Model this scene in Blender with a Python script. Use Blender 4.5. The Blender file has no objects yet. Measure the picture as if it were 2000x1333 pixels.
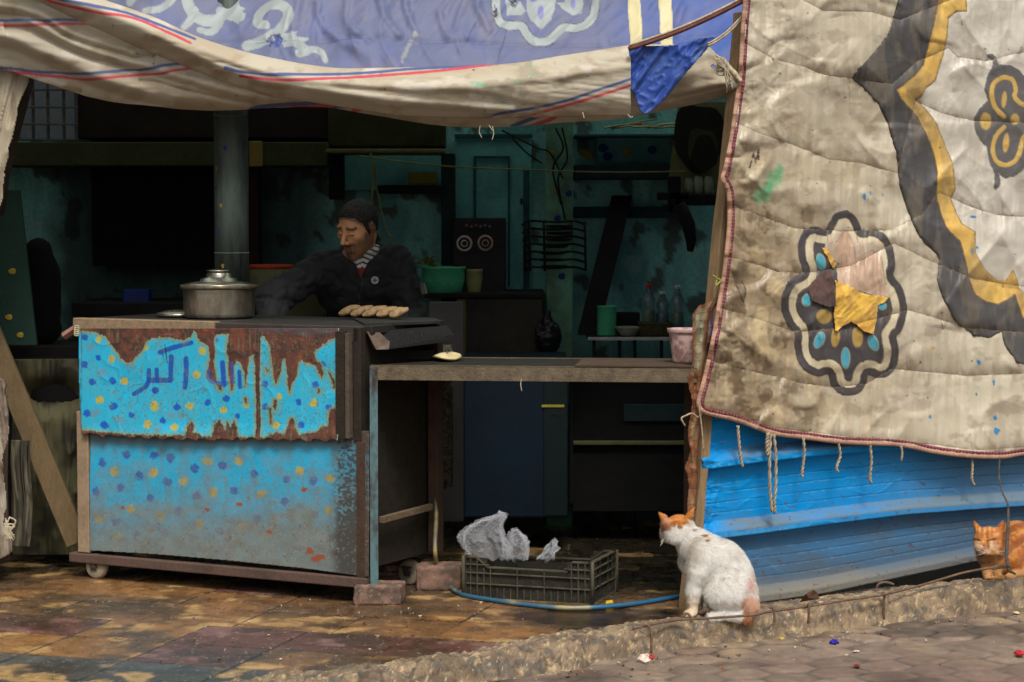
import bpy, math, random
import numpy as np
from mathutils import Vector

# ------------------------------------------------------------------ camera, world, sun, exposure
SC = bpy.context.scene
COL = SC.collection
FPX = 4331.0                       # focal length in photo pixels
PITCH = math.atan(246.5 / FPX)
CZ = 1.3
cam_d = bpy.data.cameras.new('camera')
cam = bpy.data.objects.new('camera', cam_d)
COL.objects.link(cam)
cam.location = (0, 0, CZ)
cam.rotation_euler = (math.pi / 2 - PITCH, 0, 0)
cam_d.sensor_width = 36
cam_d.lens = 36 * FPX / 2000
cam_d.clip_end = 500
cam_d.dof.use_dof = True
cam_d.dof.focus_distance = 7.4
cam_d.dof.aperture_fstop = 11.0
SC.camera = cam

SUN_EL, SUN_AZ = math.radians(56), math.radians(168)   # azimuth measured from +Y towards +X; the sun stands behind the camera
W = bpy.data.worlds.new('World')
SC.world = W
W.use_nodes = True
wn = W.node_tree
bg = wn.nodes['Background']
sky = wn.nodes.new('ShaderNodeTexSky')
sky.sky_type = 'NISHITA'
sky.sun_disc = False
sky.sun_elevation = SUN_EL
sky.sun_rotation = SUN_AZ
sky.dust_density = 6.0
sky.air_density = 1.0
sky.ozone_density = 1.0
hs = wn.nodes.new('ShaderNodeHueSaturation')      # overcast: the blue is washed out of the sky
hs.inputs['Saturation'].default_value = 0.25
wn.links.new(sky.outputs[0], hs.inputs['Color'])
wn.links.new(hs.outputs[0], bg.inputs[0])
bg.inputs[1].default_value = 0.085
sd = bpy.data.lights.new('sun', 'SUN')
sd.energy = 1.8
sd.angle = math.radians(15)
sd.color = (1.0, 0.97, 0.92)
sun = bpy.data.objects.new('sun', sd)
COL.objects.link(sun)
d = Vector((math.sin(SUN_AZ) * math.cos(SUN_EL), math.cos(SUN_AZ) * math.cos(SUN_EL), math.sin(SUN_EL)))
sun.rotation_euler = d.to_track_quat('Z', 'Y').to_euler()
sun.location = (0, 0, 12)
SC.view_settings.view_transform = 'Standard'
SC.view_settings.look = 'None'
SC.view_settings.gamma = 1
SC.view_settings.exposure = 0.42
SC.cycles.max_bounces = 8
SC.cycles.transparent_max_bounces = 12

# ------------------------------------------------------------------ pixel -> world helpers (photo pixels, 2000 x 1333)
CP, SP = math.cos(PITCH), math.sin(PITCH)
def ray(x, y):
    a = (np.asarray(x, float) - 1000) / FPX
    b = -(np.asarray(y, float) - 666.5) / FPX
    a, b = np.broadcast_arrays(a, b)
    return np.stack([a, CP + b * SP, -SP + b * CP], -1)
CAM = np.array([0, 0, CZ])
def P(x, y, Y):
    r = ray(x, y)
    return CAM + r * (np.asarray(Y, float) / r[..., 1])[..., None]
def G(x, y, z=0.0):
    r = ray(x, y)
    return CAM + r * ((np.asarray(z, float) - CZ) / r[..., 2])[..., None]
def PL(x, y, p0, n):
    r = ray(x, y)
    n = np.asarray(n, float)
    return CAM + r * (((np.asarray(p0) - CAM) @ n) / (r @ n))[..., None]
def topx(p):
    q = np.asarray(p, float) - CAM
    f = q[..., 1] * CP - q[..., 2] * SP
    u = q[..., 1] * SP + q[..., 2] * CP
    return 1000 + FPX * q[..., 0] / f, 666.5 - FPX * u / f

# ------------------------------------------------------------------ colour and noise
def S(r, g, b, k=1.0):
    c = np.array([r, g, b], float) / 255
    return np.where(c <= 0.04045, c / 12.92, ((c + 0.055) / 1.055) ** 2.4) * k
_T2 = np.random.RandomState(7).rand(8, 256, 256)
_T3 = np.random.RandomState(9).rand(48, 48, 48)
def vn2(x, y, s=0):
    x = np.asarray(x, float) + 1000.5; y = np.asarray(y, float) + 1000.5
    xi = np.floor(x).astype(int); yi = np.floor(y).astype(int)
    fx = x - xi; fy = y - yi
    fx = fx * fx * (3 - 2 * fx); fy = fy * fy * (3 - 2 * fy)
    T = _T2[s % 8]; o = (s // 8) * 37
    x0 = (xi + o) % 256; x1 = (xi + 1 + o) % 256; y0 = yi % 256; y1 = (yi + 1) % 256
    return (T[x0, y0] * (1 - fx) + T[x1, y0] * fx) * (1 - fy) + (T[x0, y1] * (1 - fx) + T[x1, y1] * fx) * fy
def fbm(x, y, o=4, s=0, g=0.5):
    v = 0; a = 1; t = 0
    for i in range(o):
        v = v + a * vn2(x * 2 ** i, y * 2 ** i, s + i); t += a; a *= g
    return v / t
def ridge(x, y, o=3, s=0):
    v = 0; a = 1; t = 0
    for i in range(o):
        n = 1 - np.abs(2 * vn2(x * 2 ** i, y * 2 ** i, s + i) - 1)
        v = v + a * n * n; t += a; a *= 0.5
    return v / t
def vn3(p, sc, s=0):
    q = np.asarray(p, float) * sc + 500.5 + s * 11.7
    i = np.floor(q).astype(int); f = q - i; f = f * f * (3 - 2 * f)
    r = 0
    for a in (0, 1):
        for b in (0, 1):
            for c in (0, 1):
                w = (f[..., 0] if a else 1 - f[..., 0]) * (f[..., 1] if b else 1 - f[..., 1]) * (f[..., 2] if c else 1 - f[..., 2])
                r = r + w * _T3[(i[..., 0] + a) % 48, (i[..., 1] + b) % 48, (i[..., 2] + c) % 48]
    return r
def fbm3(p, sc, o=3, s=0):
    v = 0; a = 1; t = 0
    for i in range(o):
        v = v + a * vn3(p, sc * 2 ** i, s + i); t += a; a *= 0.5
    return v / t
def crease(x, y, p=10, s=0):
    n = vn2(x, y, s) * .75 + .25 * vn2(x * 2.3, y * 2.3, s + 1)
    return (1 - np.abs(2 * n - 1)) ** p
def sstep(a, b, x):
    t = np.clip((x - a) / (b - a), 0, 1)
    return t * t * (3 - 2 * t)
def interp(x, pts):
    p = np.array(pts, float)
    return np.interp(x, p[:, 0], p[:, 1])
def smooth_path(pts, n=8):
    """Catmull-Rom through the points"""
    p = np.array(pts, float)
    q = np.vstack([2 * p[0] - p[1], p, 2 * p[-1] - p[-2]])
    out = []
    for i in range(1, len(q) - 2):
        for t in np.linspace(0, 1, n, endpoint=False):
            out.append(0.5 * (2 * q[i] + (q[i + 1] - q[i - 1]) * t + (2 * q[i - 1] - 5 * q[i] + 4 * q[i + 1] - q[i + 2]) * t * t + (3 * q[i] - q[i - 1] - 3 * q[i + 1] + q[i + 2]) * t ** 3))
    out.append(p[-1])
    return np.array(out)
def inpoly(x, y, pts):
    p = np.array(pts, float)
    r = np.zeros(np.shape(x), bool)
    j = len(p) - 1
    for i in range(len(p)):
        xi, yi = p[i]; xj, yj = p[j]
        if yi != yj:
            c = ((yi > y) != (yj > y)) & (x < (xj - xi) * (y - yi) / (yj - yi) + xi)
            r ^= c
        j = i
    return r
def pdist(x, y, pts, closed=False):
    p = np.array(pts, float)
    if closed:
        p = np.vstack([p, p[:1]])
    d = np.full(np.shape(x), 1e9)
    for a, b in zip(p[:-1], p[1:]):
        ab = b - a; L = (ab ** 2).sum() + 1e-9
        t = np.clip(((x - a[0]) * ab[0] + (y - a[1]) * ab[1]) / L, 0, 1)
        d = np.minimum(d, (x - a[0] - t * ab[0]) ** 2 + (y - a[1] - t * ab[1]) ** 2)
    return np.sqrt(d)

class Paint:
    """colour, height and roughness over a sheet whose own 2-D coordinates are photo pixels"""
    def __init__(s, x, y, base, rough=0.6):
        s.x, s.y = x, y
        s.c = np.broadcast_to(np.array(base, float), x.shape + (3,)).copy()
        s.h = np.zeros(x.shape); s.r = np.full(x.shape, float(rough))
    def mix(s, m, col, rough=None, h=None):
        m = np.asarray(m, float)
        s.c += (np.array(col) - s.c) * m[..., None]
        if rough is not None: s.r += (rough - s.r) * m
        if h is not None: s.h += h * m
    def poly(s, pts, col, soft=1.2, rag=0.0, rs=9.0, rough=None, h=None, a=1.0, seed=0):
        p = np.array(pts, float); g = soft + rag + 3
        b = (s.x > p[:, 0].min() - g) & (s.x < p[:, 0].max() + g) & (s.y > p[:, 1].min() - g) & (s.y < p[:, 1].max() + g)
        if not b.any(): return
        x = s.x[b]; y = s.y[b]
        if rag:
            x = x + rag * (fbm(x / rs, y / rs, 3, seed) - 0.5) * 2; y = y + rag * (fbm(x / rs, y / rs, 3, seed + 5) - 0.5) * 2
        dd = pdist(x, y, pts, True); dd = np.where(inpoly(x, y, pts), dd, -dd)
        m = np.zeros(s.x.shape); m[b] = a * sstep(-soft / 2, soft / 2, dd)
        s.mix(m, col, rough, h)
    def stroke(s, pts, w, col, soft=1.2, rag=0.0, rs=6.0, rough=None, h=None, a=1.0, seed=0):
        p = np.array(pts, float); g = w + rag + 3
        b = (s.x > p[:, 0].min() - g) & (s.x < p[:, 0].max() + g) & (s.y > p[:, 1].min() - g) & (s.y < p[:, 1].max() + g)
        if not b.any(): return
        x = s.x[b]; y = s.y[b]
        d = pdist(x, y, pts)
        if rag: d = d + rag * (fbm(x / rs, y / rs, 3, seed) - 0.5) * 2
        m = np.zeros(s.x.shape); m[b] = a * (1 - sstep(w / 2 - soft / 2, w / 2 + soft / 2, d))
        s.mix(m, col, rough, h)
    def ell(s, cx, cy, rx, ry, col, ang=0, rag=0.0, soft=0.15, rough=None, h=None, a=1.0, seed=0):
        g = max(rx, ry) * 1.8
        b = (np.abs(s.x - cx) < g) & (np.abs(s.y - cy) < g)
        if not b.any(): return
        x = s.x[b] - cx; y = s.y[b] - cy
        ca, sa = math.cos(ang), math.sin(ang)
        d = np.hypot((x * ca + y * sa) / rx, (-x * sa + y * ca) / ry)
        if rag: d = d + rag * (fbm((x + cx) / 4.0, (y + cy) / 4.0, 2, seed + int(cx) % 7) - 0.5) * 2
        m = np.zeros(s.x.shape); m[b] = a * (1 - sstep(1 - soft, 1 + soft, d))
        s.mix(m, col, rough, h)

# ------------------------------------------------------------------ materials
_M = {}
def nd(t, ty, **k):
    n = t.nodes.new(ty)
    for a, b in k.items():
        if a in n.inputs: n.inputs[a].default_value = b
        else: setattr(n, a, b)
    return n
def M(name, rgb, rough=0.6, metal=0.0, rgb2=None, amt=0.5, scale=14.0, bump=0.15, bscale=90.0, spec=0.28, tr=0.0, stretch=(1, 1, 1), sheen=0.0, emis=None):
    if name in _M: return _M[name]
    m = bpy.data.materials.new(name); m.use_nodes = True; t = m.node_tree
    b = t.nodes['Principled BSDF']
    c = tuple(S(*rgb)) + (1,)
    c2 = tuple(S(*rgb2)) + (1,) if rgb2 is not None else tuple(S(*rgb) * 0.45) + (1,)
    tc = nd(t, 'ShaderNodeTexCoord'); mp = nd(t, 'ShaderNodeMapping'); mp.inputs['Scale'].default_value = stretch
    t.links.new(tc.outputs['Object'], mp.inputs[0])
    n1 = nd(t, 'ShaderNodeTexNoise', Scale=scale, Detail=7.0, Roughness=0.65)
    t.links.new(mp.outputs[0], n1.inputs['Vector'])
    rp = nd(t, 'ShaderNodeValToRGB'); rp.color_ramp.elements[0].position = 0.42 - 0.0 * amt; rp.color_ramp.elements[1].position = 0.66
    t.links.new(n1.outputs[0], rp.inputs[0])
    ml = nd(t, 'ShaderNodeMath', operation='MULTIPLY'); ml.inputs[1].default_value = amt; t.links.new(rp.outputs[0], ml.inputs[0])
    mx = nd(t, 'ShaderNodeMixRGB'); mx.inputs[1].default_value = c; mx.inputs[2].default_value = c2
    t.links.new(ml.outputs[0], mx.inputs[0])
    n2 = nd(t, 'ShaderNodeTexNoise', Scale=bscale, Detail=5.0, Roughness=0.6); t.links.new(mp.outputs[0], n2.inputs['Vector'])
    m2 = nd(t, 'ShaderNodeMixRGB', blend_type='OVERLAY'); m2.inputs[0].default_value = 0.35
    t.links.new(mx.outputs[0], m2.inputs[1]); t.links.new(n2.outputs[0], m2.inputs[2])
    t.links.new(m2.outputs[0], b.inputs['Base Color'])
    rr = nd(t, 'ShaderNodeMapRange'); rr.inputs[3].default_value = max(0.03, rough - 0.12); rr.inputs[4].default_value = min(1, rough + 0.15)
    t.links.new(n1.outputs[0], rr.inputs[0]); t.links.new(rr.outputs[0], b.inputs['Roughness'])
    bp = nd(t, 'ShaderNodeBump', Strength=bump, Distance=0.004); t.links.new(n2.outputs[0], bp.inputs['Height']); t.links.new(bp.outputs[0], b.inputs['Normal'])
    b.inputs['Metallic'].default_value = metal
    b.inputs['Specular IOR Level'].default_value = spec
    b.inputs['Transmission Weight'].default_value = tr
    if sheen: b.inputs['Sheen Weight'].default_value = sheen
    if emis:
        b.inputs['Emission Color'].default_value = tuple(S(*emis[0])) + (1,); b.inputs['Emission Strength'].default_value = emis[1]
    _M[name] = m
    return m
def MA(name, fine=0.25, fscale=400.0, bump=0.15, bscale=500.0, metal=0.0, spec=0.5, sheen=0.0, sss=0.0, stretch=(1, 1, 1), aniso=0.0):
    """surface colour from the mesh's own colour attribute (pattern, paint, dye), roughness from its alpha"""
    if name in _M: return _M[name]
    m = bpy.data.materials.new(name); m.use_nodes = True; t = m.node_tree
    b = t.nodes['Principled BSDF']
    at = nd(t, 'ShaderNodeAttribute', attribute_name='Col')
    tc = nd(t, 'ShaderNodeTexCoord'); mp = nd(t, 'ShaderNodeMapping'); mp.inputs['Scale'].default_value = stretch
    t.links.new(tc.outputs['Object'], mp.inputs[0])
    n1 = nd(t, 'ShaderNodeTexNoise', Scale=fscale, Detail=3.0, Roughness=0.7); t.links.new(mp.outputs[0], n1.inputs['Vector'])
    mr = nd(t, 'ShaderNodeMapRange'); mr.inputs[1].default_value = 0.25; mr.inputs[2].default_value = 0.75
    mr.inputs[3].default_value = 1 - fine; mr.inputs[4].default_value = 1 + fine
    t.links.new(n1.outputs[0], mr.inputs[0])
    vm = nd(t, 'ShaderNodeVectorMath', operation='SCALE'); t.links.new(at.outputs['Color'], vm.inputs[0]); t.links.new(mr.outputs[0], vm.inputs['Scale'])
    t.links.new(vm.outputs[0], b.inputs['Base Color']); t.links.new(at.outputs['Alpha'], b.inputs['Roughness'])
    if bump:
        n2 = nd(t, 'ShaderNodeTexNoise', Scale=bscale, Detail=3.0); t.links.new(mp.outputs[0], n2.inputs['Vector'])
        bp = nd(t, 'ShaderNodeBump', Strength=bump, Distance=0.002); t.links.new(n2.outputs[0], bp.inputs['Height']); t.links.new(bp.outputs[0], b.inputs['Normal'])
    b.inputs['Metallic'].default_value = metal; b.inputs['Specular IOR Level'].default_value = spec
    b.inputs['Sheen Weight'].default_value = sheen; b.inputs['Subsurface Weight'].default_value = sss
    if sss: b.inputs['Subsurface Radius'].default_value = (0.01, 0.004, 0.002)
    _M[name] = m
    return m

# ------------------------------------------------------------------ object helpers
def tag(o, label=None, cat=None, group=None, kind=None):
    if label: o['label'] = label
    if cat: o['category'] = cat
    if group: o['group'] = group
    if kind: o['kind'] = kind
    return o
def thing(name, label, cat, loc, group=None):
    o = bpy.data.objects.new(name, None); COL.objects.link(o)
    o.location = tuple(float(v) for v in loc); o.empty_display_size = 0.05
    return tag(o, label, cat, group)
def origin_of(parent):
    l = np.zeros(3)
    while parent is not None:
        l += np.array(parent.location); parent = parent.parent
    return l
def mesh(name, V, F, mat, parent=None, col=None, smooth=True, solid=0.0, bevel=0.0, loc=None):
    """V in world space; one mesh object"""
    V = np.asarray(V, float).reshape(-1, 3)
    me = bpy.data.meshes.new(name)
    o0 = origin_of(parent)
    base = np.zeros(3)
    if parent is None:
        base = np.array(loc, float) if loc is not None else np.array([V[:, 0].mean(), V[:, 1].mean(), V[:, 2].min()])
    Vl = V - o0 - base
    if isinstance(F, np.ndarray):
        n, k = F.shape
        me.vertices.add(len(Vl)); me.vertices.foreach_set('co', Vl.astype(np.float32).ravel())
        me.loops.add(n * k); me.loops.foreach_set('vertex_index', F.astype(np.int32).ravel())
        me.polygons.add(n); me.polygons.foreach_set('loop_start', np.arange(0, n * k, k, dtype=np.int32))
        me.update(calc_edges=True); me.validate()
    else:
        me.from_pydata(Vl.tolist(), [], [list(map(int, f)) for f in F]); me.update()
    if col is not None:
        c = np.asarray(col, float).reshape(len(Vl), -1)
        if c.shape[1] == 3: c = np.hstack([c, np.full((len(c), 1), 0.6)])
        a = me.color_attributes.new('Col', 'FLOAT_COLOR', 'POINT')
        a.data.foreach_set('color', np.clip(c, 0, 1).astype(np.float32).ravel())
    if smooth: me.polygons.foreach_set('use_smooth', np.ones(len(me.polygons), bool))
    me.materials.append(mat)
    o = bpy.data.objects.new(name, me); COL.objects.link(o); o.location = tuple(base)
    if parent is not None: o.parent = parent
    if solid:
        md = o.modifiers.new('thickness', 'SOLIDIFY'); md.thickness = abs(solid); md.offset = -1 if solid > 0 else 1
    if bevel:
        md = o.modifiers.new('bevel', 'BEVEL'); md.width = bevel; md.segments = 2; md.limit_method = 'ANGLE'
    return o
def grid_faces(ny, nx, mask=None):
    i = np.arange(ny * nx).reshape(ny, nx)
    q = np.stack([i[:-1, :-1], i[:-1, 1:], i[1:, 1:], i[1:, :-1]], -1).reshape(-1, 4)
    if mask is not None:
        mk = mask.ravel(); q = q[mk[q].all(1)]
    return q
def compact(V, F, *arrs):
    V = V.reshape(-1, 3); u = np.unique(F); re = np.full(len(V), -1); re[u] = np.arange(len(u))
    return (V[u], re[F]) + tuple(a.reshape(len(V), -1)[u] for a in arrs)
def sheet(name, V, paint, mat, parent=None, mask=None, flip=False, solid=0.0):
    ny, nx = paint.x.shape
    F = grid_faces(ny, nx, mask)
    if flip: F = F[:, ::-1]
    C = np.concatenate([paint.c, paint.r[..., None]], -1)
    V, F, C = compact(V, F, C)
    return mesh(name, V, F, mat, parent, C, solid=solid)
class MB:
    def __init__(s): s.V = []; s.F = []; s.C = []; s.n = 0
    def add(s, V, F, col=None):
        V = np.asarray(V, float).reshape(-1, 3)
        s.V.append(V); s.F += [[int(i) + s.n for i in f] for f in F]; s.n += len(V)
        s.C.append(np.broadcast_to(np.array([.5, .5, .5] if col is None else col, float), (len(V), 3)))
        return s
    def box(s, o, ex, ey, ez, col=None):
        o, ex, ey, ez = (np.array(v, float) for v in (o, ex, ey, ez))
        V = [o, o + ex, o + ex + ey, o + ey, o + ez, o + ex + ez, o + ex + ey + ez, o + ey + ez]
        F = [(0, 3, 2, 1), (4, 5, 6, 7), (0, 1, 5, 4), (1, 2, 6, 5), (2, 3, 7, 6), (3, 0, 4, 7)]
        if np.dot(np.cross(ex, ey), ez) < 0: F = [f[::-1] for f in F]
        return s.add(V, F, col)
    def tube(s, pts, r, seg=8, col=None, flat=1.0, caps=True):
        p = np.array(pts, float); n = len(p)
        r = np.broadcast_to(np.array(r, float), (n,))
        T = np.gradient(p, axis=0); T /= np.linalg.norm(T, axis=1)[:, None] + 1e-12
        up = np.array([0, 0, 1.0]) if abs(T[0, 2]) < 0.9 else np.array([0, 1.0, 0])
        N = np.cross(T[0], up); N /= np.linalg.norm(N)
        V = []
        for i in range(n):
            N = N - T[i] * np.dot(N, T[i]); N /= np.linalg.norm(N) + 1e-12; B = np.cross(T[i], N)
            a = np.arange(seg) * 2 * math.pi / seg
            V.append(p[i] + r[i] * (np.cos(a)[:, None] * N + flat * np.sin(a)[:, None] * B))
        V = np.vstack(V); F = []
        for i in range(n - 1):
            for j in range(seg):
                a = i * seg + j; b = i * seg + (j + 1) % seg
                F.append((a, b, b + seg, a + seg))
        if caps: F.append(tuple(range(seg))[::-1]); F.append(tuple((n - 1) * seg + j for j in range(seg)))
        return s.add(V, F, col)
    def lathe(s, prof, c, seg=40, col=None, sx=1.0, sy=1.0, wob=0.0):
        c = np.array(c, float); V = []; a = np.arange(seg) * 2 * math.pi / seg
        for r, z in prof:
            rr = r * (1 + wob * np.sin(2 * a + 1))
            V.append(np.stack([c[0] + sx * rr * np.cos(a), c[1] + sy * rr * np.sin(a), np.full(seg, c[2] + z)], 1))
        V = np.vstack(V); F = []
        for i in range(len(prof) - 1):
            for j in range(seg):
                p = i * seg + j; q = i * seg + (j + 1) % seg
                F.append((p, q, q + seg, p + seg))
        F.append(tuple(range(seg))[::-1]); F.append(tuple((len(prof) - 1) * seg + j for j in range(seg)))
        return s.add(V, F, col)
    def build(s, name, mat, parent=None, smooth=False, bevel=0.0, solid=0.0, usecol=False, rough=0.6):
        V = np.vstack(s.V); C = None
        if usecol: C = np.hstack([np.vstack(s.C), np.full((len(V), 1), rough)])
        return mesh(name, V, s.F, mat, parent, C, smooth=smooth, bevel=bevel, solid=solid)
def smooth_by_angle(o, ang=40):
    me = o.data
    me.polygons.foreach_set('use_smooth', np.ones(len(me.polygons), bool))
    try: me.set_sharp_from_angle(angle=math.radians(ang))
    except Exception: pass
    return o
def PB(name, x0, y0, x1, y1, Y, dep, mat, label=None, cat=None, parent=None, group=None, bevel=0.004, dy=0.0):
    """a box whose front face, at distance Y, covers the photo rectangle"""
    a = P(x0, y1, Y); b = P(x1, y0, Y)
    m = MB().box(a, (b[0] - a[0], dy, 0), (0, dep, 0), (0, 0, b[2] - a[2]))
    o = m.build(name, mat, parent, bevel=bevel)
    if label: tag(o, label, cat, group)
    return o
def copy_tree(o, parent=None):
    c = o.copy(); COL.objects.link(c)
    if parent is not None: c.parent = parent
    for ch in list(o.children): copy_tree(ch, c)
    return c

# ------------------------------------------------------------------ implicit surfaces for bodies
class Field:
    def __init__(s, xs, ys, zs):
        s.ax = [np.asarray(a, float) for a in (xs, ys, zs)]
        s.F = np.full([len(a) for a in s.ax], 0.05)
    def _sub(s, lo, hi):
        sl = []; co = []
        for a, l, h in zip(s.ax, lo, hi):
            i = max(0, np.searchsorted(a, l) - 1); j = min(len(a), np.searchsorted(a, h) + 1)
            sl.append(slice(i, max(j, i))); co.append(a[i:max(j, i)])
        if min(len(c) for c in co) == 0: return None, None
        g = np.stack(np.meshgrid(*co, indexing='ij'), -1)
        return tuple(sl), g
    def _put(s, sl, d, k, op):
        A = s.F[sl]
        if op == 'sub':
            h = np.clip(0.5 - 0.5 * (A + d) / k, 0, 1); s.F[sl] = A * (1 - h) - d * h + k * h * (1 - h)
        else:
            h = np.clip(0.5 + 0.5 * (A - d) / k, 0, 1); s.F[sl] = A * (1 - h) + d * h - k * h * (1 - h)
    def cap(s, a, b, r1, r2=None, k=0.02, op='add'):
        a = np.array(a, float); b = np.array(b, float); r2 = r1 if r2 is None else r2
        m = max(r1, r2) + k + 0.045
        sl, g = s._sub(np.minimum(a, b) - m, np.maximum(a, b) + m)
        if sl is None: return
        ab = b - a; L = ab @ ab + 1e-12
        t = np.clip(((g - a) @ ab) / L, 0, 1)
        d = np.linalg.norm(g - a - t[..., None] * ab, axis=-1) - (r1 + (r2 - r1) * t)
        s._put(sl, d, k, op)
    def ell(s, c, r, k=0.02, R=None, op='add'):
        c = np.array(c, float); r = np.array(r, float); m = r.max() + k + 0.045
        sl, g = s._sub(c - m, c + m)
        if sl is None: return
        q = g - c
        if R is not None: q = q @ R
        k0 = np.linalg.norm(q / r, axis=-1); k1 = np.linalg.norm(q / (r * r), axis=-1) + 1e-9
        s._put(sl, k0 * (k0 - 1) / k1, k, op)
    def mesh(s):
        F = s.F; ins = F < 0; nx, ny, nz = F.shape
        cnt = np.zeros((nx - 1, ny - 1, nz - 1), np.int8)
        for a in (0, 1):
            for b in (0, 1):
                for c in (0, 1):
                    cnt += ins[a:nx - 1 + a, b:ny - 1 + b, c:nz - 1 + c]
        act = (cnt > 0) & (cnt < 8)
        idx = np.argwhere(act); N = len(idx)
        cid = np.full(act.shape, -1, np.int64); cid[act] = np.arange(N)
        cs = [(a, b, c) for a in (0, 1) for b in (0, 1) for c in (0, 1)]
        v = {q: F[idx[:, 0] + q[0], idx[:, 1] + q[1], idx[:, 2] + q[2]] for q in cs}
        acc = np.zeros((N, 3)); n = np.zeros(N)
        for q in cs:
            for ax in range(3):
                if q[ax] == 0:
                    q2 = tuple(1 if i == ax else q[i] for i in range(3))
                    cr = (v[q] < 0) != (v[q2] < 0)
                    t = np.where(cr, v[q] / (v[q] - v[q2] + 1e-20), 0)
                    p = np.array(q, float)[None].repeat(N, 0); p[:, ax] = t
                    acc += p * cr[:, None]; n += cr
        loc = acc / n[:, None]
        V = np.stack([s.ax[i][idx[:, i]] + loc[:, i] * (s.ax[i][idx[:, i] + 1] - s.ax[i][idx[:, i]]) for i in range(3)], 1)
        Q = []
        for ax in range(3):
            b, c = (ax + 1) % 3, (ax + 2) % 3
            s0 = [slice(None)] * 3; s1 = [slice(None)] * 3
            s0[ax] = slice(0, -1); s1[ax] = slice(1, None)
            A = ins[tuple(s0)]; B = ins[tuple(s1)]
            e = np.argwhere(A != B)
            ok = (e[:, b] >= 1) & (e[:, c] >= 1) & (e[:, b] < F.shape[b] - 1) & (e[:, c] < F.shape[c] - 1)
            e = e[ok]
            def cell(db, dc):
                k = e.copy(); k[:, b] -= db; k[:, c] -= dc
                return cid[k[:, 0], k[:, 1], k[:, 2]]
            q = np.stack([cell(1, 1), cell(0, 1), cell(0, 0), cell(1, 0)], 1)
            fl = ~A[e[:, 0], e[:, 1], e[:, 2]]
            q[fl] = q[fl][:, ::-1]
            Q.append(q)
        return V, np.vstack(Q)
def axis(a, b, h, fine=None, hf=None):
    if fine is None: return np.arange(a, b, h)
    f0, f1 = fine
    return np.concatenate([np.arange(a, f0, h), np.arange(f0, f1, hf), np.arange(f1, b, h)])
def fur(name, V, F, colf, flow, n, length, width, mat, parent, seed=1, lift=0.45, keep=None):
    """short hair blades over a body, as one mesh child"""
    rs = np.random.RandomState(seed)
    A, B, C = V[F[:, 0]], V[F[:, 1]], V[F[:, 2]]
    nr = np.cross(B - A, V[F[:, 3]] - A); ar = np.linalg.norm(nr, axis=1) + 1e-12; nr = nr / ar[:, None]
    f = rs.choice(len(F), n, p=ar / ar.sum())
    u = rs.rand(n, 1); w = rs.rand(n, 1)
    D = V[F[f, 3]]
    p = (A[f] * (1 - u) + B[f] * u) * (1 - w) + (D * (1 - u) + C[f] * u) * w
    N = nr[f]
    fl = flow(p) + rs.randn(n, 3) * 0.35
    fl = fl - N * (fl * N).sum(1)[:, None]; fl /= np.linalg.norm(fl, axis=1)[:, None] + 1e-9
    d = fl * (1 - lift) + N * lift; d /= np.linalg.norm(d, axis=1)[:, None]
    sd_ = np.cross(d, N); sd_ /= np.linalg.norm(sd_, axis=1)[:, None] + 1e-9
    L = length * (0.6 + 0.8 * rs.rand(n, 1))
    if keep is not None: L = L * keep(p)[:, None]
    mid = p + d * L * 0.55 ; tip = p + d * L - N * L * 0.12
    VV = np.stack([p - sd_ * width, p + sd_ * width, mid + sd_ * width * .7, mid - sd_ * width * .7, tip], 1).reshape(-1, 3)
    o = np.arange(n)[:, None] * 5
    T = np.concatenate([o + np.array([[0, 1, 2]]), o + np.array([[0, 2, 3]]), o + np.array([[3, 2, 4]])])
    c = colf(p, 0.70 + 0.38 * rs.rand(n, 1)); c = np.repeat(c, 5, 0)
    return mesh(name, VV, T, mat, parent, np.hstack([c, np.full((len(c), 1), 0.55)]))

# ================================================================== THE SETTING: ground
def kerb_front(px): return interp(px, [(-300, 1508), (975, 1333), (1121, 1312), (1250, 1284), (1625, 1238), (2000, 1193), (2400, 1145)])
def kerb_back(px): return interp(px, [(-300, 1440), (200, 1372), (430, 1336), (520, 1318), (600, 1306), (680, 1302), (760, 1290), (850, 1276), (930, 1262), (1000, 1246), (1130, 1228), (1240, 1212), (1340, 1199), (1480, 1180), (1700, 1152), (2000, 1118), (2400, 1070)])
def kerb_z(px): return interp(px, [(-300, 0.015), (430, 0.015), (850, 0.022), (1340, 0.032), (2000, 0.052), (2400, 0.06)])
STREET = -0.05
# wide ground under everything
def build_ground():
    m = MB().add([(-60, -30, STREET - .012), (60, -30, STREET - .012), (60, 90, STREET - .012), (-60, 90, STREET - .012)], [(0, 1, 2, 3)])
    tag(m.build('ground', M('ground_dirt', (92, 82, 74), 0.85, rgb2=(60, 54, 50), scale=3.0)), kind='structure')
build_ground()

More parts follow.
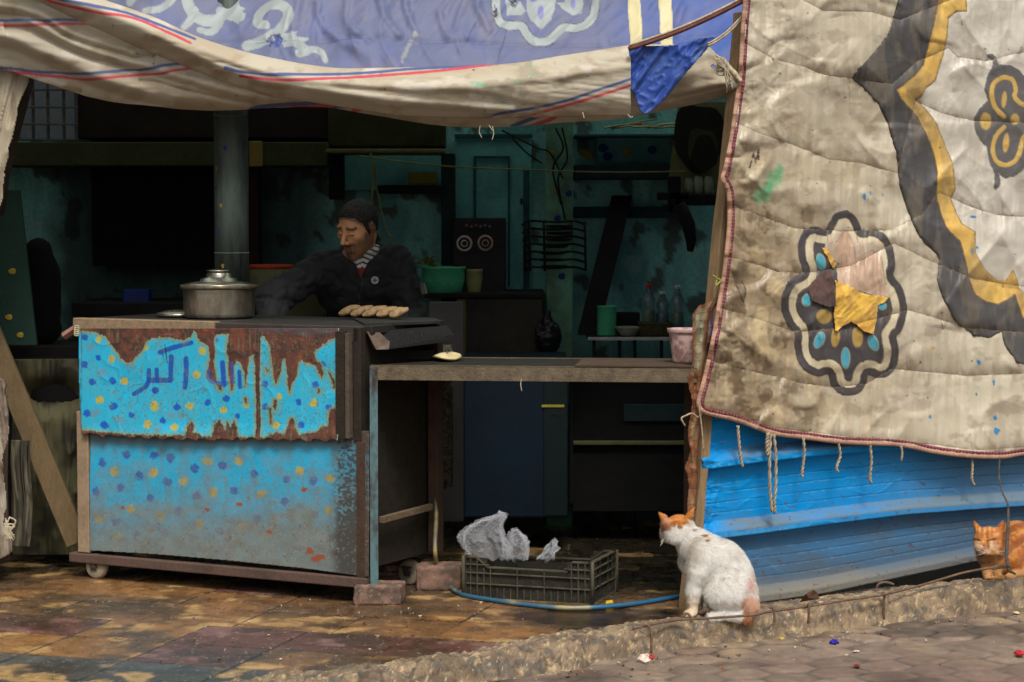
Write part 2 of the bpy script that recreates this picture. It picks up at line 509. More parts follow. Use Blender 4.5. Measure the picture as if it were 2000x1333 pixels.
def build_pavement():
    xs = np.arange(-2.9, 1.35, 0.0036); ys = np.concatenate([np.arange(5.75, 8.3, 0.008), np.arange(8.3, 9.6, 0.03)])
    X, Y = np.meshgrid(xs, ys)
    a = math.radians(-17); u = X * math.cos(a) + Y * math.sin(a); v = -X * math.sin(a) + Y * math.cos(a)
    wu = u + 0.010 * (fbm(X * 3, Y * 3, 2, 1) - .5); wv = v + 0.010 * (fbm(X * 3, Y * 3, 2, 4) - .5)
    TU, TV = .335, .29
    iv = np.floor((wv - 5.79) / TV).astype(int)
    off = np.where(iv >= 2, 0.075, 0.0)
    gu = (wu + 3.285 - off) / TU
    iu = np.floor(gu).astype(int)
    fu = (gu - iu) * TU; fv = ((wv - 5.79) / TV - iv) * TV
    e = np.minimum(np.minimum(fu, TU - fu), np.minimum(fv, TV - fv))
    rnd = np.random.RandomState(3).rand(64, 64)
    k = rnd[iu % 64, iv % 64]
    och = S(190, 126, 48); och2 = S(160, 108, 58); mar = S(122, 66, 60); blu = S(92, 100, 102)
    C = och * k[..., None] + och2 * (1 - k[..., None])
    ism = ((iv == 1) & ((iu < 0) | (iu >= 1))) | ((iv == 0) & (iu == 1)) | ((iv == 0) & (iu < -1)) | ((iv >= 4) & (k > .86))
    isb = (iv < 0)
    C = np.where(ism[..., None], mar * (0.85 + .3 * k[..., None]), C)
    C = np.where(isb[..., None], blu, C)
    h = 0.004 * (k - .5) + .003 * sstep(0, .006, e)
    # worn and dirty patches lying across the tiles; darker green-brown inside the stall
    n = fbm(X * 5 + 3, Y * 5, 5, 2); n2 = fbm(X * 26, Y * 24, 4, 5); st = fbm(X * 13, Y * 12, 4, 3)
    dirt = sstep(.47, .62, n * .55 + st * .45)
    gr = S(66, 58, 48)
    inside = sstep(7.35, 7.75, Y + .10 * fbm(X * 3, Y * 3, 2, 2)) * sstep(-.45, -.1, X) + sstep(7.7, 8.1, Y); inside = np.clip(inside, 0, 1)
    C = C + (S(128, 104, 70) - C) * .22
    C = C + (gr - C) * (dirt * .58)[..., None]
    C = C + (S(88, 74, 56) - C) * (sstep(.42, .66, fbm(X * 2.4 + 2, Y * 2.4 + 1, 5, 7)) * .70)[..., None]
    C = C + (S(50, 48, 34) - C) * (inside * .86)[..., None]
    pale = sstep(.58, .70, fbm(X * 8 + 9, Y * 8 + 4, 4, 6)) * (1 - dirt)
    C = C + (S(226, 176, 96) - C) * (pale * .75 * (~ism))[..., None] + (S(190, 140, 128) - C) * (pale * .4 * ism)[..., None]
    C = C * .86 + C.mean(-1, keepdims=True) * .14
    C *= ((0.58 + .5 * n2) * .80)[..., None]
    g = 1 - sstep(.0015, .0055, e + .006 * (n2 - .5))
    crack = 1 - sstep(.0, .035, np.abs(fbm(X * 4 + 1, Y * 4 + 8, 4, 4) - .5) + .02 * sstep(.3, .6, vn2(X * 2, Y * 2, 5)))
    C = C + (S(38, 34, 30) - C) * (g * .85)[..., None]
    C = C + (S(48, 42, 36) - C) * (crack * .30)[..., None]
    spk = (vn2(X * 260, Y * 200, 1) > .9)
    C = np.where((spk & (n2 > .45))[..., None], C * .6 + S(210, 196, 170) * .4, C)
    px, py = topx(np.stack([X, Y, 0 * X], -1))
    pud = np.hypot((px - 1170) / 190, (py - 1207) / 24) + .5 * (fbm(X * 8, Y * 14, 3, 2) - .5)
    pud = 1 - sstep(.75, .95, pud)
    C = C * (1 - .66 * pud[..., None])
    rough = .14 + .36 * n2 - .06 * dirt ; rough = rough + (0.05 - rough) * pud
    h = h * (1 - pud) + 0.0018 * (n2 - .5) * (1 - pud) - .002 * crack * (1 - pud) * .6
    lim = kerb_back(px) + 22
    mask = (py < lim)
    V = np.stack([X, Y, h], -1)
    F = grid_faces(*X.shape, mask)
    V, F, CC = compact(V, F, np.concatenate([C, rough[..., None]], -1))
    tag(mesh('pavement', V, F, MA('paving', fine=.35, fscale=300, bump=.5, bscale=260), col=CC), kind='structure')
build_pavement()

def build_street():
    xs = np.arange(-1.0, 3.0, 0.0045); ys = np.arange(5.3, 8.6, 0.009)
    X, Y = np.meshgrid(xs, ys)
    a = math.radians(31); u = X * math.cos(a) + Y * math.sin(a); v = -X * math.sin(a) + Y * math.cos(a)
    w = .075 * (fbm(X * 4, Y * 4, 4, 3) - .5); u = u + w; v = v - .06 * (fbm(X * 5 + 7, Y * 5, 4, 5) - .5)
    gx, gy = u / .17, v / .125
    iy = np.floor(gy); best = np.full(X.shape, 9.); sec = best.copy(); idv = best * 0
    for dy in (-1, 0, 1):
        ry = iy + dy
        sx = np.floor(gx - .5 * (ry % 2)) ; 
        for dx in (-1, 0, 1):
            cx = sx + dx + .5 + .5 * (ry % 2); cy = ry + .5
            d = np.hypot((gx - cx) * .95, (gy - cy))
            sec = np.minimum(sec, np.maximum(best, d)); nb = d < best
            idv = np.where(nb, (cx * 7.3 + cy * 3.1) % 1.0, idv); best = np.minimum(best, d)
    edge = sec - best
    n = fbm(X * 6, Y * 6, 5, 1); n2 = fbm(X * 34, Y * 30, 4, 3); n3 = fbm(X * 2.5, Y * 2.5, 3, 6)
    C = S(126, 108, 92) * (0.8 + .35 * idv[..., None])
    C = C + (S(150, 128, 96) - C) * (sstep(.5, .7, n3) * .8 * sstep(.1, .35, edge))[..., None]
    C = C + (S(108, 86, 76) - C) * (sstep(.48, .64, fbm(X * 3 + 5, Y * 3, 3, 2)) * .6)[..., None]
    j = 1 - sstep(.02, .16, edge + .12 * (n2 - .5))
    C = C + (S(84, 74, 66) - C) * (j * .7 * sstep(.38, .58, n))[..., None]
    dk = sstep(.50, .64, fbm(X * 3, Y * 4 + 4, 4, 5)); C *= (1 - .48 * dk)[..., None]
    C *= (.72 + .56 * n2)[..., None]
    h = STREET + .006 * sstep(0, .4, edge) * sstep(.3, .5, n) + .005 * (n - .5) + .003 * (n2 - .5)
    px, py = topx(np.stack([X, Y, 0 * X + STREET], -1))
    mask = py > kerb_front(px) - 26
    F = grid_faces(*X.shape, mask)
    V, F, CC = compact(np.stack([X, Y, h], -1), F, np.concatenate([C, (.55 + .3 * n2)[..., None]], -1))
    tag(mesh('road', V, F, MA('cobbles', fine=.35, fscale=260, bump=.5, bscale=240), col=CC), kind='structure')
build_street()

def build_kerb():
    px = np.arange(150, 2260, 2.0); t = np.linspace(-.05, 1.12, 74)
    PX, T = np.meshgrid(px, t)
    A = G(px, kerb_front(px), STREET); B = G(px, kerb_back(px), kerb_z(px))
    dep = np.linalg.norm((B - A)[:, :2], axis=1)
    # never thinner than 8 cm: push the back edge inwards
    nrm = np.array([-.515, .857, 0])
    back = A + (B - A) * 1.0
    thin = np.clip(.09 - dep, 0, 1)[:, None]; A2 = A - nrm * thin
    XY = A2[None] * (1 - T[..., None]) + back[None] * T[..., None]
    X, Y = XY[..., 0], XY[..., 1]
    s = X * .857 + Y * .515
    top = np.broadcast_to(kerb_z(px), PX.shape)
    lump = fbm(s * 5, T * 1.5, 3, 2)
    prof = sstep(-.05, .42 + .25 * (lump - .5), T + .16 * (fbm(s * 14, T * 4, 3, 5) - .5))
    z = STREET - .012 + (top - STREET + .012) * prof
    z -= (top + .02) * sstep(1.0, 1.12, T)
    W3 = np.stack([X, Y, z], -1)
    n = fbm3(W3, 17, 4, 1); n2 = fbm3(W3, 62, 4, 4); r = (1 - np.abs(2 * fbm3(W3, 26, 2, 6) - 1)) ** 3
    left = sstep(1250, 900, PX)
    z = z + (n - .5) * (.022 + .03 * left) + (n2 - .5) * .007 - .006 * r * (1 + .6 * left)
    Y = Y + (n2 - .5) * .008 * prof; X = X + (n - .5) * .014
    C = S(140, 122, 100) * np.ones(PX.shape + (1,))
    C = C + (S(104, 90, 74) - C) * sstep(.42, .6, n)[..., None] * .8
    C = C + (S(166, 146, 116) - C) * (sstep(.54, .66, fbm3(W3, 22, 4, 2)))[..., None] * .4
    C = C + (S(84, 82, 80) - C) * (sstep(.64, .68, fbm3(W3, 34, 2, 7)))[..., None] * .7
    C = C + (S(190, 168, 130) - C) * ((n2 > .67) * .5)[..., None]
    C = C + (S(222, 210, 190) - C) * ((vn3(W3, 210, 3) > .9) * .6)[..., None]
    C = C + (S(60, 50, 42) - C) * (sstep(.75, .95, r) * .55)[..., None]
    C *= (.7 + .6 * n2)[..., None] * np.array([.90, .86, .79])
    V = np.stack([X, Y, z], -1)
    F = grid_faces(*PX.shape)
    CC = np.concatenate([C, np.full(PX.shape + (1,), .85)], -1)
    tag(mesh('kerb', V.reshape(-1, 3), F, MA('kerb_concrete', fine=.45, fscale=220, bump=.9, bscale=190), col=CC.reshape(-1, 4)), kind='structure')
build_kerb()

# ================================================================== THE RIGHT SIDE: wall plane shared by corrugated sheet and quilt
W0 = np.array([.578, 7.26, 0]); WD = np.array([.857, .515, 0]); WN = np.array([.515, -.857, 0])   # WN faces the street
def wall_pt(px, py, off=0.0): return PL(px, py, W0 + WN * off, WN)
def wall_off(px, py, off):
    """point under the photo pixel, off metres in front of the wall plane"""
    r = ray(px, py); return CAM + r * ((((W0 - CAM) @ WN) + off) / (r @ WN))[..., None]
def wall_at(a, z, off=0.0):
    a = np.asarray(a, float); z = np.asarray(z, float)
    return W0 + a[..., None] * WD + WN * np.asarray(off, float)[..., None] + z[..., None] * np.array([0, 0, 1.0])
def wall_az(px, py):
    p = wall_pt(px, py); return (p - W0) @ WD, p[..., 2]

LIP1 = [(1330, 922), (1379, 916), (1452, 906), (1599, 889), (1737, 876), (2000, 858), (2200, 846)]
LIP2 = [(1330, 1060), (1389, 1053), (1475, 1043), (1625, 1022), (1775, 1004), (2000, 988), (2200, 972)]
LIP3 = [(1330, 1200), (1479, 1177), (1600, 1160), (1681, 1143), (1800, 1118), (1902, 1097), (2000, 1082), (2200, 1052)]
def build_corrugated():
    X, Y = np.meshgrid(np.arange(1340, 2190, 1.5), np.concatenate([np.arange(-200, 560, 8.), np.arange(560, 1204, 1.15)]))
    A, Z = wall_az(X, Y)
    wob = 1.2 * (fbm(X / 90, X * 0, 2, 3) - .5) + (1.6 * (fbm(X / 10, X * 0, 2, 5) - .5)) * sstep(.45, .6, fbm(X / 40, X * 0, 2, 1))
    sc = np.interp(X, [1340, 2100], [1.08, .86])
    l1, l2, l3 = (interp(X, c) + wob for c in (LIP1, LIP2, LIP3))
    lips = [l1 - 5 * 136 * sc, l1 - 4 * 136 * sc, l1 - 3 * 136 * sc, l1 - 2 * 136 * sc, l1 - 136 * sc, l1, l2, l3]
    off = np.zeros(X.shape); ledge = np.zeros(X.shape); lipm = np.zeros(X.shape); groove = np.zeros(X.shape); gl2 = np.zeros(X.shape)
    crush = 1 - sstep(1368, 1425, X)
    for k, L in enumerate(lips):
        nxt = lips[k + 1] if k + 1 < len(lips) else L + 136 * sc
        h = 33 * sc; t = (Y - (L - h)) / h
        up = sstep(0, .72, t) * (t < 1); lip = (t >= .72) & (t < 1.0)
        off += np.where(t < 1.0, .040 * sstep(0, .7, t), .040 * (1 - sstep(1.0, 1.10, t))) * (t > 0) * (t < 1.3)
        ledge += (t > .02) * (t < .74); lipm += lip
        for f in (.30, .47, .66, .85):
            yy = L + (nxt - L - h) * f; groove += np.exp(-((Y - yy) / 1.1) ** 2) * (Y > L + 3)
            gl2 += np.exp(-((Y - yy - 2.4) / 1.1) ** 2) * (Y > L + 3)
    groove = np.clip(groove, 0, 1)
    off = off * (1 - .35 * crush) - .0010 * groove
    off += crush * (.020 * (ridge(X / 26, Y / 30, 3, 2) - .4) + .03 * (fbm(X / 30, Y / 34, 2, 5) - .5)) + .0025 * (fbm(X / 80, Y / 60, 3, 1) - .5) + .0022 * crease(X / 60 + Y / 50, Y / 40 - X / 130, 9, 4) * sstep(.5, .6, fbm(X / 90, Y / 70, 2, 2))
    C = S(0, 138, 208) * np.ones(X.shape + (1,))
    C = C * (.86 + .24 * fbm(X / 60, Y / 20, 4, 6))[..., None]
    n1 = fbm(X / 70, Y / 22, 5, 2); n2 = fbm(X / 7, Y / 5, 3, 4)
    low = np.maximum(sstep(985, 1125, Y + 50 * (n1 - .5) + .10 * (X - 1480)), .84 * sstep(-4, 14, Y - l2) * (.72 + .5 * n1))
    right = .62 * sstep(1620, 1960, X + 60 * (n1 - .5) + .25 * (Y - 900))
    dust = np.clip(.06 * sstep(.4, .7, n1) + .80 * low + right * (1 - low) + np.clip(ledge, 0, 1) * sstep(1400, 1470, X + 60 * (n1 - .5)) * (.35 + .5 * n1) * (.6 + .6 * n2), 0, .9)
    dust = dust * (1 - .55 * lipm * (1 - low))
    C = C + (np.where((low > .5)[..., None], S(84, 92, 96), S(104, 116, 120)) - C) * dust[..., None]
    C = C + (S(132, 122, 100) - C) * (.7 * sstep(1120, 1165, Y + .12 * (X - 1480) + 20 * (n1 - .5)))[..., None]
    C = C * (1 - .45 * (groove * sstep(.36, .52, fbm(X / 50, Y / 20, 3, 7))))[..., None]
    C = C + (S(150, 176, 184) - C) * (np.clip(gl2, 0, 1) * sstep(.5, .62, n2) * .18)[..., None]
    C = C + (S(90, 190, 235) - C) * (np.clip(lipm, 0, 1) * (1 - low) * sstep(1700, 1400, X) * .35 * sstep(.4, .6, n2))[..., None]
    C = C + (S(84, 96, 100) - C) * (sstep(.74, .8, n2) * .4)[..., None]
    C = C + (S(90, 60, 40) - C) * (sstep(.78, .81, fbm(X / 9 + 4, Y / 7, 3, 5)) * .6)[..., None]
    R = .46 + .4 * dust + .12 * n2
    V = wall_off(X, Y, off)
    left = interp(Y, [(-200, 1486), (150, 1452), (600, 1402), (800, 1374), (1195, 1352)]) + 9 * (fbm(Y / 18, Y * 0, 3, 2) - .3)
    mask = (X > left) & (Y < l3 + 2)
    F = grid_faces(*X.shape, mask)
    V, F, CC = compact(V, F, np.concatenate([C, R[..., None]], -1))
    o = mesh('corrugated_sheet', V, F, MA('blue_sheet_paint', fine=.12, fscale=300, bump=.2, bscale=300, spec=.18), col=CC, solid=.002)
    tag(o, 'bright blue corrugated metal sheet with dusty ribs, behind the cats and the quilt', 'metal sheet')
build_corrugated()

# the leaning timber post with a torn, rusty sheet edge in front of it
def build_post():
    a = PL(1349, 1204, W0 + WN * .03, WN); b = PL(1443, 150, W0 + WN * .03, WN); b = b + (b - a) * .12
    ex = WD * .036; ey = -WN * .05
    n = 40; V = []; F = []
    for i in range(n):
        t = i / (n - 1); c = a + (b - a) * t
        w = 1 + .15 * math.sin(t * 23) * .4 - .35 * t + (.05 * math.sin(t * 51))
        wb = WD * .004 * math.sin(t * 9)
        for q in ((-.5, 0), (.5, 0), (.5, 1), (-.5, 1)): V.append(c + wb + ex * q[0] * w + ey * q[1])
    for i in range(n - 1):
        for j in range(4): F.append((i * 4 + j, i * 4 + (j + 1) % 4, i * 4 + 4 + (j + 1) % 4, i * 4 + 4 + j))
    F += [(3, 2, 1, 0), tuple((n - 1) * 4 + j for j in range(4))]
    o = mesh('timber_post', V, F, M('weathered_wood', (148, 122, 88), .8, rgb2=(92, 74, 54), scale=9, stretch=(6, 6, .7), bump=.6, bscale=60), smooth=False, bevel=.003)
    tag(o, 'pale weathered timber post leaning at the corner, between the dark stall and the quilt', 'post')
    # torn metal
    def strip(outline, off, name, cols, seed, par, curl):
        p = np.array(outline, float)
        x = np.arange(p[:, 0].min() - 3, p[:, 0].max() + 4, 1.5); y = np.arange(p[:, 1].min() - 3, p[:, 1].max() + 4, 1.5)
        X, Y = np.meshgrid(x, y)
        wx = X + 7 * (fbm(Y / 22, X / 60, 3, seed) - .5); wy = Y + 8 * (fbm(X / 12, Y / 20, 2, seed + 1) - .5)
        mask = inpoly(wx, wy, outline)
        pt = Paint(X, Y, cols[0], .7)
        n = fbm(X / 22, Y / 34, 4, seed); pt.mix(sstep(.42, .55, n), cols[1])
        dd = pdist(wx, wy, outline, True); pt.mix(1 - sstep(2, 7 + 8 * n, dd), S(120, 72, 38)); pt.mix(.7 * (1 - sstep(0, 3, dd)), S(62, 36, 22))
        pt.c *= (.75 + .5 * fbm(X / 5, Y / 5, 3, seed))[..., None]
        pt.mix((np.abs((Y + X * .12) % 31) < 1.6), pt.c * .5)
        o_ = off + curl * (fbm(X / 10, Y / 40, 2, seed + 3) - .5) + .012 * (ridge(X / 14, Y / 46, 2, seed + 2) - .4)
        V = wall_off(X, Y, o_)
        return sheet(name, V, pt, MA('rusty_sheet', fine=.3, fscale=250, bump=.5, bscale=200), par, mask, solid=.0015)
    t = thing('torn_metal_edge', 'torn rust-edged strip of cream and brown sheet metal curling beside the timber post', 'scrap metal', wall_at(np.array(-.03), np.array(.3), np.array(.05)))
    strip([(1352, 612), (1368, 594), (1385, 590), (1396, 575), (1382, 640), (1377, 700), (1371, 735), (1348, 738), (1353, 690), (1352, 655)], .05, 'curled_strip', (S(140, 134, 108), S(120, 112, 84)), 2, t, .02)
    strip([(1342, 735), (1372, 722), (1368, 790), (1364, 860), (1362, 930), (1359, 1000), (1340, 1004), (1344, 950), (1338, 915), (1347, 880), (1341, 840), (1350, 790)], .055, 'rusted_strip', (S(136, 112, 78), S(118, 74, 44)), 4, t, .025)
    strip([(1384, 610), (1398, 590), (1402, 600), (1394, 650), (1388, 690), (1380, 700), (1381, 650)], .03, 'blue_scrap', (S(20, 130, 200), S(30, 120, 190)), 6, t, .03)
build_post()

# ================================================================== THE HANGING QUILT
SEAMS = [[(1450, -30), (1550, -8), (1606, 22), (1662, 22), (1700, 24), (1756, 40), (1880, -10), (2000, 0), (2200, -20)],
 [(1455, 86), (1509, 116), (1569, 131), (1606, 146), (1662, 152), (1740, 165), (1790, 120), (1850, 94), (1869, 112), (1925, 120), (2000, 101), (2200, 90)],
 [(1440, 242), (1475, 259), (1527, 276), (1580, 296), (1614, 311), (1681, 319), (1752, 339), (1770, 260), (1786, 197), (1835, 221), (1895, 236), (2000, 240), (2200, 245)],
 [(1430, 400), (1445, 409), (1490, 424), (1550, 446), (1640, 452), (1740, 450), (1800, 420), (1831, 375), (1887, 401), (1944, 420), (2000, 424), (2200, 440)],
 [(1415, 500), (1475, 516), (1520, 531), (1561, 535), (1660, 520), (1745, 475), (1812, 509), (1900, 545), (2000, 560), (2200, 570)],
 [(1400, 600), (1482, 625), (1535, 644), (1550, 648), (1650, 640), (1771, 606), (1827, 621), (1887, 640), (2000, 650), (2200, 660)],
 [(1380, 700), (1422, 715), (1490, 730), (1569, 749), (1625, 756), (1689, 765), (1741, 707), (1805, 726), (1887, 734), (2000, 730), (2200, 735)],
 [(1370, 796), (1440, 812), (1510, 836), (1640, 852), (1830, 870), (1900, 880), (2010, 872), (2200, 850)]]
SEAMS[6] = [(1380, 700), (1422, 715), (1490, 730), (1569, 749), (1625, 756), (1689, 750), (1741, 720), (1805, 726), (1887, 734), (2000, 730), (2200, 735)]
QLEFT = [(1466, -200), (1457, 0), (1452, 60), (1447, 150), (1440, 200), (1430, 270), (1418, 330), (1413, 350), (1424, 375), (1426, 430), (1422, 480), (1415, 540), (1405, 600), (1395, 660), (1380, 730), (1366, 785), (1372, 802)]
QBOT = [(1388, 808), (1440, 820), (1510, 845), (1570, 853), (1640, 862), (1700, 865), (1760, 868), (1830, 882), (1900, 890), (1960, 891), (2010, 883), (2180, 862)]
def quilt_off(X, Y):
    """height of the padded cloth above the wall plane, metres"""
    d = np.full(X.shape, 1e3)
    for s in SEAMS: d = np.minimum(d, pdist(X, Y, s))
    puff = .0115 * (1 - np.exp(-d / 13.0))
    fine = ridge(X / 20, Y / 120, 3, 2) * .0062                                     # fine vertical gathers under each seam
    fine *= .35 + sstep(.4, .6, fbm(X / 90, Y / 60, 2, 1))
    diag = ridge((X + .9 * Y) / 74, (Y - .7 * X) / 150, 1, 5) * .010 * sstep(.40, .6, fbm(X / 110, Y / 90, 2, 4))
    diag2 = ridge((X - .8 * Y) / 66, (Y + .8 * X) / 130, 1, 3) * .009 * sstep(.45, .6, fbm(X / 100 + 7, Y / 80, 2, 6))
    left = sstep(1600, 1420, X)
    gath = .0052 * crease(X / 15 + .5 * fbm(X / 40, Y / 40, 2, 2), Y / 75, 3, 3) * np.exp(-d / 24.0) * (.3 + sstep(.35, .6, fbm(X / 70, Y / 70, 2, 5)))
    cr = .0060 * crease((X + .8 * Y) / 58, (Y - .5 * X) / 120, 9, 1) + .0055 * crease((X - 1.1 * Y) / 66, (Y + .8 * X) / 130, 9, 4) + .0042 * crease(X / 34, Y / 110, 8, 6) + .0035 * crease((X + 2.2 * Y) / 60, (2 * X - Y) / 90, 9, 2)
    sag = .05 * (fbm(X / 200, Y / 170, 2, 7) - .5)
    return .055 + puff + gath + cr * (.25 + .75 * sstep(.42, .62, fbm(X / 150, Y / 120, 3, 6))) * (.20 + .45 * left) + fine + diag * (1 + left) + diag2 * (1 + left) + sag + .012 * left * (ridge(X / 40, Y / 55, 3, 1) - .4) + 0.02 * sstep(300, 0, Y), d
FLOWER = [(545, 100), (590, 130), (620, 180), (640, 228), (680, 224), (720, 225), (790, 260), (830, 340), (842, 440), (832, 505), (880, 570), (910, 660), (915, 740), (880, 850), (850, 880), (865, 960), (855, 1050), (810, 1120), (740, 1135), (680, 1115), (662, 1175), (620, 1230), (550, 1245), (490, 1225), (450, 1175), (430, 1110), (370, 1125), (290, 1090), (240, 1020), (222, 930), (222, 860), (170, 790), (143, 690), (155, 600), (200, 530), (275, 482), (252, 400), (250, 290), (290, 220), (350, 200), (412, 218), (440, 170), (470, 120)]
def fz(p): return [(1480 + a / 3.175, 380 + b / 3.175) for a, b in p]
def z3(p): return [(1250 + .375 * a, .375 * b) for a, b in p]
def build_quilt():
    x = np.arange(1350, 2185, 1.7); y = np.arange(-200, 900, 1.7)
    X, Y = np.meshgrid(x, y)
    wx = X + 2.5 * (fbm(X / 14, Y / 14, 2, 3) - .5); wy = Y + 2.5 * (fbm(X / 14, Y / 14, 2, 5) - .5)
    outl = QLEFT + QBOT + [(2180, -200)]
    mask = inpoly(wx, wy, outl)
    off, ds = quilt_off(X, Y)
    base = S(196, 186, 162)
    pt = Paint(X, Y, base, .42)
    n = fbm(X / 90, Y / 110, 5, 2); vs = fbm(X / 9, Y / 160, 3, 4)
    pt.mix(.5 * sstep(.35, .65, vs), S(176, 160, 136))
    pt.mix(.45 * sstep(.5, .68, n), S(168, 154, 130)); pt.mix(.5 * sstep(.60, .74, fbm(X / 44 + 9, Y / 50, 5, 5)), S(222, 210, 188))
    # brown soiling of the worn lower-left part
    soil = sstep(1800, 1440, X + 240 * (fbm(X / 60, Y / 60, 4, 6) - .5)) * sstep(60, 460, Y + 200 * (fbm(X / 80, Y / 70, 3, 3) - .5))
    pt.mix(.70 * soil, S(134, 108, 70)); pt.mix(.75 * soil * sstep(.52, .66, fbm(X / 26, Y / 22, 4, 1)), S(88, 68, 42))
    pt.mix(.4 * sstep(.6, .7, fbm(X / 40, Y / 30, 4, 7)), S(124, 106, 84))
    pt.mix(.5 * soil * sstep(.58, .68, fbm(X / 34, Y / 60, 4, 5)), S(206, 184, 138))
    # appliqued bands
    DARK = S(74, 71, 70); YEL = S(214, 172, 84); LITE = S(204, 196, 180)
    dl = z3([(1380, -540), (1360, -250), (1350, 0), (1310, 120), (1290, 190), (1240, 250), (1100, 405), (1160, 450), (1240, 540), (1290, 650), (1330, 780), (1350, 900), (1352, 960), (1390, 1080), (1430, 1180), (1470, 1260), (1550, 1325)]) + [(1833, 505), (1831, 550), (1839, 576), (1865, 625), (1902, 655), (1932, 659), (1955, 646), (1962, 674), (1985, 707), (2010, 714), (2100, 740), (2185, 800)]
    yr = z3([(1700, -540), (1690, -200), (1690, 0), (1695, 60), (1640, 60), (1600, 90), (1590, 200), (1570, 290), (1530, 420), (1480, 460), (1460, 500), (1425, 520), (1480, 570), (1540, 650), (1590, 780), (1620, 850), (1635, 980), (1610, 1040), (1640, 1110), (1670, 1170), (1738, 1210)]) + [(1902, 494), (1921, 527), (1944, 548), (1964, 548), (1977, 527), (1989, 565), (2005, 580), (2100, 640), (2185, 720)]
    dr = z3([(1560, -540), (1550, -200), (1545, 0), (1530, 100), (1500, 220), (1470, 340), (1420, 400), (1330, 470), (1360, 520), (1440, 610), (1510, 750), (1545, 900), (1535, 1010), (1555, 1100), (1590, 1190), (1663, 1260)]) + [(1884, 512), (1891, 550), (1902, 576), (1925, 591), (1947, 595), (1966, 587), (1979, 576), (1996, 621), (2015, 640), (2100, 700), (2185, 780)]
    pt.poly(yr + [(2185, -200)], LITE, 2, 1.5, 12, rough=.38)
    pt.mix(.5 * sstep(.5, .7, fbm(X / 60, Y / 60, 4, 3)) * inpoly(X, Y, yr + [(2185, -200)]), S(160, 150, 132))
    pt.poly(dl + yr[::-1], YEL, 2, 2.5, 9, rough=.6, h=.003)
    pt.poly(dl + dr[::-1], DARK, 2, 2.5, 9, rough=.6, h=.0015)
    inb = inpoly(X, Y, dl + yr[::-1])
    pt.c *= (1 - .28 * (inb * sstep(.4, .7, fbm(X / 30, Y / 50, 4, 2))))[..., None]
    pt.mix(inb * .35 * sstep(.5, .65, fbm(X / 18, Y / 70, 4, 6)), S(124, 112, 90))
    for ln, c in ((dl, (28, 20, 14)), (dr, (92, 68, 40)), (yr, (120, 92, 52))): pt.stroke(ln, 2.2, S(*c), 1.5, .8, 5, a=.8)
    pt.stroke(z3([(1240, 540), (1290, 650), (1335, 800), (1350, 960), (1400, 1120), (1450, 1230), (1540, 1320)]), 5, S(52, 34, 18), 3, 1.5, 7, a=.9, h=-.004)
    # scroll motif at the right edge
    blob = z3([(1805, 285), (1830, 283), (1852, 305), (1860, 340), (1920, 340), (1975, 370), (2010, 420), (2080, 480), (2100, 640), (2080, 800), (2010, 860), (1960, 910), (1900, 928), (1862, 905), (1872, 960), (1842, 985), (1840, 905), (1810, 830), (1800, 760), (1770, 730), (1740, 680), (1735, 610), (1770, 560), (1810, 520), (1790, 460), (1808, 385), (1834, 340), (1830, 315)])
    pt.poly(blob, S(94, 90, 88), 2, 1.5, 6, rough=.6, h=.002)
    for s_ in ([(1890, 606), (1845, 560), (1826, 490), (1842, 430), (1890, 405), (1935, 420), (1950, 470), (1945, 505), (1975, 540), (2010, 550)],
               [(1890, 664), (1848, 710), (1830, 780), (1850, 840), (1895, 862), (1948, 840), (1978, 780), (1985, 730), (2020, 690)]):
        pt.stroke(smooth_path(z3(s_), 4), 8, S(200, 164, 84), 1.5, .6, h=.001)
    for c in ((1890, 520, 5, 16, .1), (1795, 632, 11, 17, 0), (1946, 622, 9, 11, 0), (1900, 745, 6, 19, .1)):
        q = z3([(c[0], c[1])])[0]; pt.ell(q[0], q[1], c[2], c[3], S(198, 162, 86), c[4])
    # flower medallion
    fl = smooth_path(fz(FLOWER) + fz(FLOWER)[:1], 3); fl = [tuple(q) for q in fl]
    b = (X > 1510) & (X < 1785) & (Y > 395) & (Y < 790)
    xx = X[b] + 1.6 * (fbm(X[b] / 8, Y[b] / 8, 2, 1) - .5); yy = Y[b] + 1.6 * (fbm(X[b] / 8, Y[b] / 8, 2, 3) - .5)
    dd = pdist(xx, yy, fl); dd = np.where(inpoly(xx, yy, fl), dd, -dd)
    D = np.full(X.shape, -50.); D[b] = dd
    torn = fz([(405, 330), (440, 190), (545, 110), (640, 260), (800, 290), (850, 560), (820, 640), (720, 630), (600, 590), (490, 545), (475, 420)])
    tm = np.zeros(X.shape); tm[b] = inpoly(xx, yy, torn)
    pt.mix(sstep(-.8, .8, D), S(62, 56, 56), .6, .002)
    pt.mix(sstep(12.5, 14, D), S(202, 188, 156), .4)
    pt.mix(sstep(28, 29.5, D) * (1 - tm), S(66, 62, 62), .6, .0015)
    pt.mix(tm * sstep(20, 26, D), S(186, 170, 148), .4)
    pt.poly(fz([(478, 330), (500, 260), (540, 215), (575, 270), (595, 370), (640, 400), (700, 345), (740, 360), (765, 440), (770, 560), (790, 600), (815, 635), (700, 618), (600, 590), (500, 545), (505, 460)]), S(190, 158, 132), 2, 4, 8, a=.85, seed=2)
    pt.mix(((D > 28) & (tm > 0)) * .5 * sstep(.5, .62, fbm(X / 5, Y / 28, 3, 4)), S(160, 126, 100))
    for q, w_ in (([(478, 300), (540, 220), (590, 320), (600, 400)], 1.6), ([(600, 400), (640, 380), (700, 345), (755, 380), (768, 450), (785, 560)], 1.6), ([(430, 250), (428, 300)], 1.5), ([(615, 300), (600, 230)], 1.5)): pt.stroke(fz(q), w_, S(150, 124, 100), 1.2, .8)
    pt.stroke(fl, 1.4, S(40, 34, 34), 1.5, .5, a=.7)
